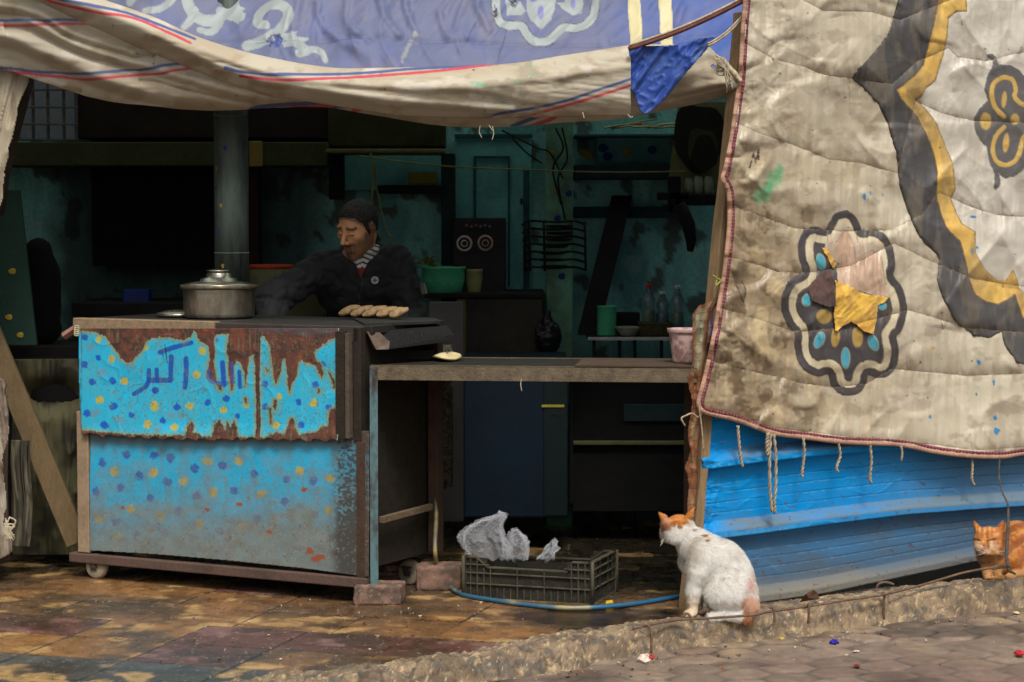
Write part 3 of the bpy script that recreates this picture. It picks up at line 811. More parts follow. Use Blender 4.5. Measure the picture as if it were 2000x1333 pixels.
    pt.mix(.55 * (np.abs(D - 13) < .9), S(48, 40, 40)); pt.mix(.45 * (np.abs(D - 28.6) < .9) * (1 - tm), S(50, 42, 40))
    for cx, cy, rx, ry, an in ((385, 418, 24, 46, -.25), (300, 655, 28, 34, .3), (375, 905, 27, 48, .45), (712, 920, 27, 46, -.4), (538, 1012, 25, 62, 0), (765, 692, 22, 20, 0)):
        q = fz([(cx, cy)])[0]
        pt.ell(q[0], q[1], rx / 3.175 + 1.2, ry / 3.175 + 1.2, S(176, 160, 130), an)
        pt.ell(q[0], q[1], rx / 3.175, ry / 3.175, S(70, 160, 178), an, h=.001)
    for cx, cy, rx, ry, an in ((405, 757, 45, 44, 0), (475, 890, 28, 54, .1), (612, 885, 33, 62, 0)):
        q = fz([(cx, cy)])[0]; pt.ell(q[0], q[1], rx / 3.175, ry / 3.175, S(172, 140, 72), an, h=.001)
    # seams, stains, paint spots
    pt.mix(.5 * (1 - sstep(.8, 2.6, ds + 1.2 * (fbm(X / 6, Y / 6, 2, 2) - .5))) * sstep(.3, .5, fbm(X / 50, Y / 50, 2, 5)), S(92, 76, 54))
    dash = (np.sin(X / 1.5) > 0); pt.mix(.5 * (ds < 1.0) * dash, S(150, 130, 100)); pt.mix(.25 * sstep(18, 3, ds) * sstep(.45, .6, fbm(X / 20, Y / 14, 3, 3)), S(112, 94, 68))
    for cx, cy, rx, ry in ((1510, 350, 9, 14), (1520, 335, 6, 10), (1487, 380, 9, 12), (1500, 368, 5, 12)): pt.ell(cx, cy, rx * 1.5, ry * 1.4, S(92, 158, 110), .3, rag=.7, soft=.5, a=.75)
    for cx, cy, rx, ry in ((1687, 385, 2.5, 7), (1697, 379, 2, 3), (1722, 381, 2, 3), (1909, 708, 3.5, 6), (1939, 747, 2.5, 6), (1905, 770, 2, 3), (1941, 816, 4, 5), (1944, 843, 6, 6), (1815, 815, 3, 4), (1906, 484, 2, 3), (1897, 492, 2, 6), (1898, 424, 6, 3)): pt.ell(cx, cy, rx, ry, S(52, 128, 176), 0, rag=.5)
    rs = np.random.RandomState(5)
    for i in range(60): pt.ell(rs.uniform(1440, 2000), rs.uniform(0, 870), rs.uniform(.8, 2.2), rs.uniform(.8, 2.4), S(50, 38, 28), rs.rand() * 3, a=.8)
    pt.stroke([(1462, 328), (1470, 300), (1474, 318), (1480, 292), (1479, 312)], 3, S(60, 46, 30), 2, 2, 4)     # frayed tear
    pt.stroke([(1437, 560), (1449, 590), (1455, 568), (1446, 548)], 2.4, S(50, 36, 22), 1.5, 1.5, 4)
    pt.ell(1820, 680 + 0, 4, 3, S(202, 160, 70), 0)
    off = off + pt.h + .0006 * (fbm(X / 2.5, Y / 2.5, 2, 1) - .5)
    V = wall_off(X, Y, off)
    q = thing('hanging_quilt', 'large grimy beige quilt with dark and yellow bands and a flower, over the blue wall', 'quilt', wall_at(np.array(.5), np.array(.6), np.array(.05)))
    sheet('quilted_cloth', V, pt, MA('satin_cloth', fine=.14, fscale=420, bump=.22, bscale=450, spec=.6, sheen=.12), q, mask, solid=.006)
    # torn applique pieces hanging loose
    def flap(name, outline, c1, c2, lift, seed, label=None):
        p = np.array(outline); xs_ = np.arange(p[:, 0].min() - 2, p[:, 0].max() + 3, 1.2); ys_ = np.arange(p[:, 1].min() - 2, p[:, 1].max() + 3, 1.2)
        X2, Y2 = np.meshgrid(xs_, ys_)
        w1 = X2 + 3 * (fbm(X2 / 5, Y2 / 5, 3, seed) - .5); w2 = Y2 + 3 * (fbm(X2 / 5, Y2 / 5, 3, seed + 2) - .5)
        mk = inpoly(w1, w2, outline)
        pp = Paint(X2, Y2, c1, .8); pp.mix(sstep(.42, .62, fbm(X2 / 16, Y2 / 16, 4, seed)), c2)
        o2, _ = quilt_off(X2, Y2); yt = (Y2 - Y2.min()) / (Y2.max() - Y2.min())
        V2 = wall_off(X2, Y2, o2 + .007 + lift * (.4 + .6 * yt) + .007 * (ridge((X2 + Y2) / 24, (Y2 - X2) / 60, 2, seed) - .4))
        f = sheet(name, V2, pp, MA('frayed_cloth', fine=.25, fscale=500, bump=.4, bscale=500, sheen=.3), q, mk, solid=.0012)
        if label: f['label'] = label
    flap('torn_yellow_patch', fz([(478, 525), (500, 545), (570, 565), (640, 610), (700, 622), (817, 638), (785, 672), (745, 688), (738, 780), (718, 872), (690, 862), (655, 850), (615, 815), (575, 792), (545, 812), (520, 822), (500, 855), (478, 850), (470, 760), (480, 640)]), S(224, 178, 66), S(196, 148, 56), .012, 2, 'bright yellow torn cloth patch hanging over the flower')
    flap('torn_yellow_strip', fz([(395, 325), (430, 335), (460, 380), (488, 430), (480, 460), (460, 462), (440, 410), (415, 370)]), S(216, 170, 70), S(196, 150, 60), .006, 3)
    flap('torn_brown_patch', fz([(335, 540), (400, 490), (455, 462), (470, 520), (478, 620), (492, 692), (440, 702), (380, 682), (330, 655), (312, 600)]), S(84, 54, 44), S(64, 40, 34), .012, 4, 'dark brown crumpled cloth patch folded over the flower')
    # braid and tape sewn round the edge
    ep = smooth_path(QLEFT[1:] , 14); bp_ = smooth_path([QLEFT[-1]] + QBOT, 14)
    path = np.vstack([ep, bp_[1:]]); path0 = smooth_path([QLEFT[0], QLEFT[1]], 10)[:-1]; path = np.vstack([path0, path])
    L = np.concatenate([[0], np.cumsum(np.hypot(*np.diff(path, axis=0).T))]); s_ = np.arange(0, L[-1], 1.6)
    path = np.stack([np.interp(s_, L, path[:, 0]), np.interp(s_, L, path[:, 1])], 1)
    tn = np.gradient(path, axis=0); tn /= np.linalg.norm(tn, axis=1)[:, None]; nm = np.stack([-tn[:, 1], tn[:, 0]], 1)   # to the outside
    if nm[40, 0] > 0: nm = -nm
    def braid(name, inset, r, cols, mat, flat):
        pp = path - nm * inset
        o3, _ = quilt_off(pp[:, 0], pp[:, 1])
        w = wall_off(pp[:, 0], pp[:, 1], o3 + .004)
        m = MB().tube(w, r, 8, flat=flat)
        k = np.arange(len(pp)); ring = (k // 2) % 2
        n_ = fbm(k / 14.0, k * 0, 3, 4)
        cc = np.where(ring[:, None] == 0, cols[0], cols[1]) * (.7 + .6 * n_)[:, None]
        C = np.hstack([np.repeat(cc, 8, 0), np.full((len(pp) * 8, 1), .75)])
        return mesh(name, np.vstack(m.V), m.F, mat, q, C)
    braid('edge_tape', -1.5, .0075, (S(176, 136, 112), S(166, 126, 104)), MA('braid_cloth', fine=.25, bump=.4), .6)
    braid('edge_braid', 5.5, .0062, (S(140, 66, 76), S(84, 34, 46)), MA('braid_cloth'), .9)
    # tie cords hanging from the lower edge
    def cord(name, pts, r, colr, off0=.075, twist=True, par=q, lab=None):
        pp = smooth_path(pts, 10); w = wall_off(pp[:, 0], pp[:, 1], off0)
        m = MB()
        if twist:
            k = np.arange(len(w)) * .9
            for ph in (0, math.pi):
                dx = np.stack([np.cos(k + ph) * WD[0], np.cos(k + ph) * WD[1], 0 * k], 1) + np.sin(k + ph)[:, None] * WN
                m.tube(w + dx * r * .55, r * .62, 6)
        else: m.tube(w, r, 7)
        o = m.build(name, M(*colr), par, smooth=True)
        if lab: o['label'] = lab
    beige = ('cord_cotton', (172, 156, 130), .9, 0, (104, 88, 66), .7, 60)
    dark_c = ('cord_dark', (84, 76, 68), .9, 0, (40, 36, 34), .7, 60)
    cord('tie_cord', [(1441, 832), (1443, 860), (1446, 890), (1450, 912)], .0050, beige)
    cord('tie_cord', [(1500, 846), (1498, 865), (1499, 890)], .0065, beige)
    cord('tie_cord', [(1505, 846), (1503, 900), (1504, 960), (1508, 1000)], .0055, beige)
    cord('tie_cord', [(1511, 848), (1515, 890), (1515, 950), (1512, 985), (1514, 1003)], .0055, beige)
    cord('tie_cord', [(1569, 856), (1571, 885), (1568, 910), (1566, 932)], .0050, beige)
    cord('tie_cord', [(1637, 864), (1641, 890), (1634, 912), (1636, 922)], .0050, beige)
    cord('tie_cord', [(1699, 868), (1702, 900), (1699, 930), (1701, 944)], .0050, beige)
    cord('tie_cord', [(1760, 872), (1762, 886), (1760, 900)], .0040, beige)
    cord('tie_cord', [(1898, 892), (1899, 915), (1898, 935), (1902, 948)], .0050, beige)
    cord('tie_cord', [(1375, 800), (1364, 815), (1352, 808), (1340, 812), (1331, 818), (1338, 832)], .0030, beige, .07, False)
    cord('tie_cord', [(1368, 775), (1366, 800), (1370, 830), (1374, 880)], .0026, beige, .08, False)
    cord('tie_cord', [(1392, 538), (1402, 545), (1408, 548), (1398, 558), (1400, 548)], .0026, ('cord_green', (150, 160, 70), .8), .07, False)
    return q
QUILT = build_quilt()
def build_long_cord(q_):
    pts = [(1953, 893), (1951, 930), (1958, 962), (1968, 985), (1969, 1020), (1967, 1060), (1966, 1088), (1969, 1106)]
    pp = smooth_path(pts, 8); t = np.linspace(0, 1, len(pp))
    w = wall_off(pp[:, 0], pp[:, 1], .08 + .44 * t ** 1.3)
    r = np.interp(t, [0, .4, .6, 1], [.0028, .0032, .0062, .0066])
    o = MB().tube(w, r, 8).build('long_cord', M('cord_dark', (84, 76, 68), .9, 0, (40, 36, 34), .7, 60), q_, smooth=True)
    o['label'] = 'long dark cord tied down in front of the ginger cat'
build_long_cord(QUILT)

# ================================================================== AWNING
A_T = [(-200, -190), (60, -60), (130, -28), (200, 0), (300, 35), (390, 75), (500, 108), (640, 133), (760, 134), (980, 127), (1100, 110), (1228, 90), (1240, 88)]
A_L = [(-200, -150), (60, -8), (110, 18), (200, 60), (290, 100), (380, 135), (500, 180), (600, 197), (750, 221), (850, 228), (1000, 229), (1240, 224)]
A_B = [(-260, 60), (-120, 95), (0, 133), (100, 165), (200, 195), (300, 207), (420, 215), (560, 208), (650, 210), (720, 222), (850, 243), (950, 248), (1080, 240), (1200, 232), (1300, 214), (1370, 200), (1450, 181)]
def awn_Y(px): return 7.62 - .26 * (np.asarray(px) / 1440.0)
def sm(x, pts):
    q = smooth_path(pts, 10); return np.interp(x, q[:, 0], q[:, 1])
def build_awning():
    t_ = thing('awning', 'cream canvas awning with blue and red stripes, rolled and sagging across the stall front', 'awning', P(720, 200, 7.5))
    BL, RD = S(66, 84, 136), S(190, 62, 78)
    def canvas(X, Y, seed):
        pt = Paint(X, Y, S(184, 174, 152), .8)
        n = fbm(X / 120, Y / 50, 5, seed)
        pt.mix(.6 * sstep(.42, .66, n), S(168, 150, 122)); pt.mix(.5 * sstep(.55, .72, fbm(X / 40, Y / 26, 4, seed + 2)), S(150, 130, 102))
        pt.mix(.5 * sstep(.6, .75, fbm(X / 70 + 5, Y / 30, 4, seed + 4)), S(214, 208, 192))
        for i in range(26):
            rs = np.random.RandomState(i * 7 + seed); pt.ell(rs.uniform(0, 1440), rs.uniform(20, 240), rs.uniform(1, 2.6), rs.uniform(1, 2.4), S(60, 50, 42), 0, .5, a=.85)
        return pt
    # lower layer
    x = np.arange(-240, 1452, 2.0); v = np.linspace(0, 1, 150)
    Xg, Vg = np.meshgrid(x, v)
    top = np.where(x < 1228, sm(x, A_T) + 4, interp(x, [(1228, 88), (1300, 88), (1380, 86), (1400, 108), (1440, 150), (1452, 168)]))
    bot = sm(x, A_B)
    top = top - 110 * sstep(215, 40, x)
    Yg = top + (bot - top) * Vg + 2.0 * (fbm(Xg / 30, Vg * 0, 2, 3) - .5) * Vg
    pt = canvas(Xg, Yg, 1)
    for bl, rd in (([(-240, 34), (-100, 44), (0, 41), (80, 40), (160, 41)], [(-240, 44), (-100, 54), (0, 50), (90, 49), (175, 48)]),
                   ([(-240, 120), (0, 132), (60, 139), (130, 143), (200, 142), (280, 135), (340, 127), (420, 122), (480, 128), (560, 150)], [(-240, 130), (20, 141), (80, 147), (150, 154), (200, 153), (290, 146), (350, 138), (430, 133), (520, 155)]),
                   ([(490, 212), (520, 206), (600, 201), (680, 196)], [(570, 210), (640, 207), (740, 204)]),
                   ([(655, 207), (690, 203), (740, 200)], [(690, 214), (760, 204)]),
                   ([(1000, 246), (1040, 230), (1060, 222)], [(1035, 246), (1075, 232), (1092, 222)])):
        w_ = 5.4
        for pts, c in ((bl, BL), (rd, RD)): pt.stroke(smooth_path(pts, 6), w_ + (2.5 if pts[0][0] > 450 else 0), c, 1.4, .7, 9, a=.92)
    folds = [([(-200, 60), (0, 70), (70, 95), (190, 150), (330, 190), (480, 206)], 22, .035), ([(60, 40), (160, 90), (260, 118), (400, 160), (520, 188), (700, 208)], 18, .030),
             ([(-100, 0), (60, 20), (140, 62), (260, 100)], 15, .03), ([(300, 150), (420, 180), (560, 200)], 10, .014), ([(1250, 200), (1330, 180), (1420, 160)], 8, .008), ([(-240, 150), (-80, 100), (40, 150), (120, 168)], 14, .02)]
    bulge = .10 * np.sin(np.pi * np.clip(Vg, 0, 1) ** 1.3)
    for f, w_, am in folds:
        d = pdist(Xg, Yg, smooth_path(f, 5)); sgn = Yg - np.interp(Xg, *np.array(smooth_path(f, 5)).T)
        bulge = bulge + am * np.exp(-(d / w_) ** 2) * 1.0 - am * .8 * np.exp(-((sgn - w_ * .9) / (w_ * .5)) ** 2) * (d < w_ * 3)
    bulge = bulge + .012 * (fbm(Xg / 110, (Yg - .12 * Xg) / 26, 3, 5) - .5) * 2 + .0012 * ridge(Xg / 22 + Yg / 30, Yg / 40, 3, 2)
    Vw = P(Xg, Yg, awn_Y(Xg) + .05 - bulge)
    right_hole = np.hypot((Xg - 1393), (Yg - 132) * 1.2) < 4
    pt.mix(np.exp(-(np.hypot(Xg - 1400, Yg - 135) / 9) ** 2) * .8, S(104, 66, 46))
    sheet('canvas_back_layer', Vw, pt, MA('canvas', fine=.16, fscale=420, bump=.25, bscale=700), t_, ~right_hole, solid=.003)
    # rolled front layer
    x = np.arange(-200, 1233, 2.0); v = np.linspace(0, 1, 90)
    Xg, Vg = np.meshgrid(x, v); top = sm(x, A_T); bot = sm(x, A_L)
    Yg = top + (bot - top) * Vg
    pt = canvas(Xg, Yg, 3)
    for bl, rd in (([(90, -14), (110, -4), (180, 12), (250, 28), (330, 58), (380, 78)], [(80, -6), (110, 5), (190, 24), (260, 37), (330, 66), (372, 86)]),
                   ([(440, 132), (480, 142), (540, 146), (640, 147), (720, 144), (800, 137), (900, 131), (1000, 118)], [(470, 148), (540, 156), (640, 155), (720, 151), (850, 141), (960, 128), (1010, 120)]),
                   ([(940, 232), (980, 220), (1040, 211), (1110, 195), (1170, 175), (1232, 155)], [(1000, 232), (1040, 223), (1100, 207), (1160, 190), (1232, 167)])):
        for pts, c in ((bl, BL), (rd, RD)): pt.stroke(smooth_path(pts, 6), 5.2, c, 1.4, .6, 9, a=.95)
    for cx, cy, rx, ry in ((938, 166, 14, 4), (1012, 162, 9, 4), (1045, 149, 12, 3), (1034, 130, 10, 3), (980, 190, 9, 3), (985, 200, 8, 2)): pt.ell(cx, cy, rx, ry, S(92, 170, 134), .1, rag=.9, soft=.5, a=.7)
    pt.mix(.7 * sstep(.5, .64, fbm(Xg / 26, Yg / 22, 4, 6)) * sstep(830, 960, Xg) * sstep(1200, 1080, Xg), S(150, 138, 118))
    bulge = .085 * np.sin(np.pi * np.clip(Vg, .0, 1) ** .85) ** .8 * np.interp(x, [0, 900, 1233], [1, 1, .55])
    for f, w_, am in (([(200, 20), (400, 100), (560, 150), (700, 165), (900, 170), (1230, 130)], 9, .010), ([(300, 70), (480, 150), (640, 178), (800, 200), (1000, 215)], 8, .012), ([(1232, 95), (1180, 120), (1100, 150)], 10, .008), ([(560, 130), (700, 150), (860, 150)], 5, .006)):
        sp = smooth_path(f, 5); d = pdist(Xg, Yg, sp); bulge = bulge + am * np.exp(-(d / w_) ** 2)
    bulge = bulge + .007 * (fbm(Xg / 130, (Yg - .1 * Xg) / 22, 3, 2) - .5) * 2 + .0010 * ridge(Xg / 60 + Yg / 12, Yg / 18, 3, 4)
    Vw = P(Xg, Yg, awn_Y(Xg) - .07 - bulge)
    sheet('canvas_rolled_layer', Vw, pt, MA('canvas'), t_, None, solid=.003)
    # blue lining folded out at the right end, and a sliver above the roll on the left
    def lining(name, outline, Yf, c1, c2, seed, base_off):
        p = np.array(outline); X, Y = np.meshgrid(np.arange(p[:, 0].min() - 2, p[:, 0].max() + 3, 1.6), np.arange(p[:, 1].min() - 2, p[:, 1].max() + 3, 1.6))
        mk = inpoly(X, Y, outline)
        pp = Paint(X, Y, c1, .55); pp.mix(sstep(.4, .65, fbm(X / 30, Y / 24, 4, seed)), c2)
        pp.mix(.6 * (1 - sstep(0, 5, pdist(X, Y, outline, True))), S(26, 48, 110))
        bul = .03 * (ridge((X + Y * .7) / 34, (Y - X * .5) / 80, 3, seed)) + base_off
        Vw = P(X, Y, awn_Y(X) - bul)
        o = sheet(name, Vw, pp, MA('blue_lining', fine=.2, fscale=300, bump=.3, bscale=500, sheen=.1), t_, mk, solid=.003)
        return o
    lining('blue_lining', smooth_path([(1229, 88), (1262, 90), (1310, 88), (1388, 72), (1394, 80), (1352, 130), (1322, 165), (1296, 196), (1270, 221), (1252, 220), (1240, 190), (1229, 168), (1226, 130), (1229, 88)], 5), None, S(34, 70, 150), S(58, 88, 152), 3, .095)['label'] = 'bright blue lining folded out at the corner of the awning'
    # frayed threads
    for pts in ([(938, 246), (936, 258), (941, 270)], [(962, 247), (964, 262), (961, 274)], [(1138, 220), (1141, 232)], [(1226, 224), (1232, 230), (1236, 228)], [(955, 245), (962, 256)]):
        pp = smooth_path(pts, 5); w = P(pp[:, 0], pp[:, 1], awn_Y(pp[:, 0]) - .1)
        MB().tube(w, .0016, 5).build('loose_thread', M('thread', (190, 178, 150), .9), t_, smooth=True)
    for a, b, r, nm, c in (((1228, 96), (1452, 2), .0135, 'edge_strap', (112, 66, 58)), ((1382, 90), (1452, 32), .0085, 'edge_strap', (176, 164, 130))):
        q = np.linspace(0, 1, 30)[:, None]; A = P(a[0], a[1], float(awn_Y(a[0]) - .14)); B = P(b[0], b[1], 7.3)
        w = A + (B - A) * q; w[:, 2] -= .012 * np.sin(np.pi * q[:, 0])
        MB().tube(w, r, 9, flat=.55).build(nm, M('strap_' + str(c[0]), c, .75, 0, (70, 44, 40), .6, 30, .4, 200, stretch=(1, 1, 1)), t_, smooth=True)
        w2 = w + np.array([0, -.005, r * .85]); MB().tube(w2, r * .32, 6).build('strap_piping', M('pale_rope', (190, 178, 150), .8, 0, (110, 90, 70), .6, 80), t_, smooth=True)
    # knot and frayed rope end tying the awning to the post
    kn = MB(); rs = np.random.RandomState(4)
    for i in range(16):
        a = rs.uniform(0, 6.3); p0 = (1411 + 8 * math.cos(a), 124 + 10 * math.sin(a)); pts = [(1398 + rs.uniform(-4, 6), 112 + rs.uniform(-5, 5)), p0, (1418 + rs.uniform(-3, 5), 140 + rs.uniform(-6, 10)), (1422 + rs.uniform(-6, 10), 168 + rs.uniform(-20, 14))]
        pp = smooth_path(pts, 5); kn.tube(P(pp[:, 0], pp[:, 1], 7.22 - rs.uniform(0, .03)), .0022, 5)
    pp = smooth_path([(1412, 118), (1424, 134), (1436, 146), (1447, 160)], 6); kn.tube(P(pp[:, 0], pp[:, 1], 7.24), [.010] * (len(pp) - 6) + [.008] * 6, 8)
    for i in range(3):
        a = np.linspace(0, 6.3, 14); kn.tube(P(1409 + (7 + i) * np.cos(a), 128 + i * 7 + 5 * np.sin(a), 7.22 - .012 * np.sin(a)), .0038, 6)
    kn.build('knotted_rope_end', M('pale_rope', (190, 178, 150), .8), t_, smooth=True)
build_awning()

# ================================================================== PURPLE-BLUE TENT CLOTH ABOVE THE AWNING, AND THE ROOF
def build_canopy():
    X, Y = np.meshgrid(np.arange(-420, 1900, 2.2), np.arange(-330, 262, 2.2))
    p0 = P(1000, 240, 7.78); n = np.array([0, -math.cos(math.radians(33)), math.sin(math.radians(33))])
    pt = Paint(X, Y, S(92, 99, 130), .6)
    pt.mix(sstep(1100, 1420, X + 40 * (fbm(X / 50, Y / 50, 3, 2) - .5)), S(58, 86, 156))
    pt.mix(.45 * sstep(.42, .65, fbm(X / 110, Y / 80, 5, 1)), S(112, 112, 134)); pt.mix(.5 * sstep(.55, .7, fbm(X / 60, Y / 40, 4, 4)), S(92, 100, 146))
    pt.mix(.3 * sstep(.6, .75, fbm(X / 36, Y / 30, 4, 6)), S(126, 116, 130))
    SIL = S(142, 150, 148)
    def z1(p): return [(a * .375, b * .375) for a, b in p]
    def z2(p): return [(600 + a * .375, b * .375) for a, b in p]
    off = np.zeros(X.shape)
    # silver scrolls on the left
    def tape(pts, w0, w1, tip=True):
        sp = smooth_path(pts, 7); k = len(sp)
        for i in range(k - 1):
            w = w0 + (w1 - w0) * i / k
            pt.stroke(sp[i:i + 2], w, SIL, 1.4, .4, rough=.45, h=0)
    for args in ((z1([(1290, 250), (1400, 215), (1470, 160), (1505, 95), (1480, 50), (1420, 40), (1360, 75), (1345, 130), (1385, 145)]), 22, 17),
                 (z1([(1420, 200), (1500, 225), (1560, 255), (1600, 285)]), 24, 16), (z1([(1560, 300), (1620, 275), (1670, 280), (1695, 320)]), 15, 12),
                 (z1([(985, -120), (975, 0), (1010, 80), (1080, 110), (1160, 80), (1220, 0), (1240, -90)]), 22, 20), (z1([(1040, 160), (1100, 165), (1140, 120), (1150, 60)]), 12, 18),
                 (z1([(1150, 60), (1210, 70), (1250, 90)]), 18, 22), (z1([(960, 150), (1000, 100), (1010, 60)]), 12, 20), (z1([(760, 70), (830, 60), (900, 10), (930, -60)]), 12, 14), (z1([(680, 25), (720, -20), (700, -100)]), 14, 16)): tape(*args)
    for q in (z1([(1180, 60), (1225, 30), (1240, -2), (1250, 35), (1280, 45), (1262, 62), (1284, 78), (1255, 88), (1275, 108), (1245, 108), (1250, 138), (1215, 110), (1180, 100)]),
              z1([(1470, 200), (1550, 180), (1540, 205), (1610, 210), (1585, 235), (1590, 260), (1560, 270), (1480, 265)])): pt.poly(q, SIL, 1.4, 1, 5, rough=.45)
    # medallion near the middle
    med = smooth_path(z2([(965, -60), (962, 60), (985, 130), (1040, 158), (1100, 155), (1110, 165), (1130, 200), (1170, 235), (1215, 243), (1270, 230), (1320, 185), (1345, 165), (1400, 170), (1460, 150), (1505, 105), (1522, 50), (1525, -60)]), 5)
    pt.stroke(med, 0.1, SIL)
    d = pdist(X, Y, med); ins = inpoly(X, Y, med) ; m = ins & (d < 17); pt.mix(sstep(.3, .7, m.astype(float)), SIL, .45)
    for q in (z2([(1140, -50), (1145, 60), (1165, 110), (1195, 135), (1217, 158), (1240, 135), (1270, 105), (1290, 50), (1300, -50)]), z2([(1030, -10), (1060, 20), (1110, 10), (1140, 60), (1115, 78), (1040, 82)]), z2([(1300, 20), (1340, 20), (1345, -60), (1420, -60), (1440, 30), (1428, 75), (1380, 78), (1330, 50)])): pt.poly(q, SIL, 1.4, .8, 5, rough=.45)
    pt.ell(600 + 1216 * .375, 68 * .375, 6, 14, S(104, 108, 162)); pt.ell(600 + 1385 * .375, 10, 5, 8, S(104, 108, 162)); pt.ell(600 + 1180 * .375, 0, 8, 6, S(104, 108, 162))
    pt.c[(np.abs(d - 17) < 1.1) & ins] *= .5; pt.c[(d < 1.1)] *= .5
    # gold ribbons
    for q in ([(1225, -330), (1226, 0), (1229, 60), (1232, 95), (1232, 135), (1254, 135), (1253, 60), (1249, 0), (1247, -330)], [(1286, -330), (1286, 0), (1289, 50), (1290, 110), (1312, 106), (1313, 40), (1309, 0), (1307, -330)]): pt.poly(q, S(206, 194, 146), 1.4, .8, 7, rough=.45, h=.002)
    # stains and holes
    pt.ell(811, 70, 5, 5, SIL, rag=.5); pt.stroke(smooth_path([(802, 82), (795, 100), (785, 128)], 5), 6, S(150, 150, 140), 2, 4, 8, a=.6)
    pt.ell(540, 86, 13, 12, S(60, 76, 132), rag=.9, soft=.2); pt.stroke([(522, 86), (530, 76), (541, 74), (553, 82)], 2.5, S(16, 18, 40), 1.2, 2, 4); pt.stroke([(528, 98), (532, 86), (524, 80)], 2.2, S(16, 18, 40), 1.2, 1.5, 4)
    pt.ell(967, 27, 4, 12, S(24, 24, 40), rag=.9); pt.ell(1000, 6, 8, 9, S(24, 24, 40), rag=1.2)
    for q in ([(930, 46), (920, 66), (913, 84)], [(988, 60), (984, 82), (977, 100), (973, 120)]): pt.stroke(q, 2.0, S(44, 46, 84), 1.6, 1.0, 6, a=.8)
    pt.stroke([(500, 88), (640, 86), (800, 84), (1000, 90), (1200, 96), (1450, 62)], 1.4, S(60, 64, 110), 1.2, .8, 8, a=.6)
    # folds
    fo = .020 * (fbm(X / 130, Y / 110, 3, 3) - .5) * 2 + .024 * ridge(X / 70 + .3 * np.sin(Y / 40), Y / 260, 3, 1) * sstep(.35, .6, fbm(X / 120, Y / 120, 2, 5)) + .006 * ridge((X + Y) / 40, (Y - X) / 120, 2, 6)
    for q in ([(585, 0), (575, 60), (580, 110)], [(620, 10), (628, 50), (665, 85), (690, 100)], [(680, 0), (675, 40), (690, 70), (720, 88)], [(790, 0), (797, 30), (812, 66)], [(860, 30), (868, 60), (880, 80)], [(930, 0), (938, 30), (955, 60)], [(740, 5), (755, 45), (780, 70)]):
        dq = pdist(X, Y, smooth_path(q, 4)); fo = fo + .010 * np.exp(-(dq / 8) ** 2) * (.4 + fbm(X / 14, Y / 14, 2, 3))
    dsm = pdist(X, Y, [(400, 84), (640, 86), (800, 84), (1000, 90), (1200, 96), (1450, 62)]); fo = fo - .006 * np.exp(-(dsm / 7) ** 2)
    V = PL(X, Y, p0, n) + n * (fo + pt.h)[..., None]
    aw = (V - W0) @ WN
    mask = ~((aw > -.02) & (X > 1380)) & (Y < np.where(X < 1440, sm(X, A_B) - 26, 200))
    t_ = thing('tent_cloth', 'faded purple-blue tent cloth with silver scroll and medallion appliques above the awning', 'tent cloth', P(700, 230, 7.7))
    sheet('purple_cloth', V, pt, MA('tent_satin', fine=.10, fscale=500, bump=.12, bscale=600, spec=.4, sheen=.12), t_, mask, solid=.003)
    yb = V[0, :, 1].max(); zt = V[0, :, 2].max()
    r = MB().add([(-2.9, yb - .04, zt + .015), (1.0, yb - .04, zt + .015), (2.6, 8.65, zt + .015), (2.6, 9.9, zt + .03), (-2.9, 9.9, zt + .03)], [(0, 4, 3, 2, 1)])
    rm = M('roof_canvas', (92, 84, 74), .9, rgb2=(60, 54, 48), scale=4); rt_ = rm.node_tree; tl = nd(rt_, 'ShaderNodeBsdfTranslucent'); tl.inputs[0].default_value = (.60, .66, .62, 1); mxs = nd(rt_, 'ShaderNodeMixShader'); mxs.inputs[0].default_value = .72  # translucency added so that fill light comes down into the stall
    rt_.links.new(rt_.nodes['Principled BSDF'].outputs[0], mxs.inputs[1]); rt_.links.new(tl.outputs[0], mxs.inputs[2]); rt_.links.new(mxs.outputs[0], rt_.nodes['Material Output'].inputs[0])
    tag(r.build('stall_roof', rm), 'unseen flat canvas roof above the tent cloth, made translucent to light the stall', 'roof')
    q = MB().add([wall_at(np.array(.2), np.array(2.15), np.array(-.02)), wall_at(np.array(2.4), np.array(2.15), np.array(-.02)), wall_at(np.array(2.4), np.array(zt + .02), np.array(-.02)), wall_at(np.array(.2), np.array(zt + .02), np.array(-.02))], [(0, 1, 2, 3)])
    return zt
ROOF_Z = build_canopy()

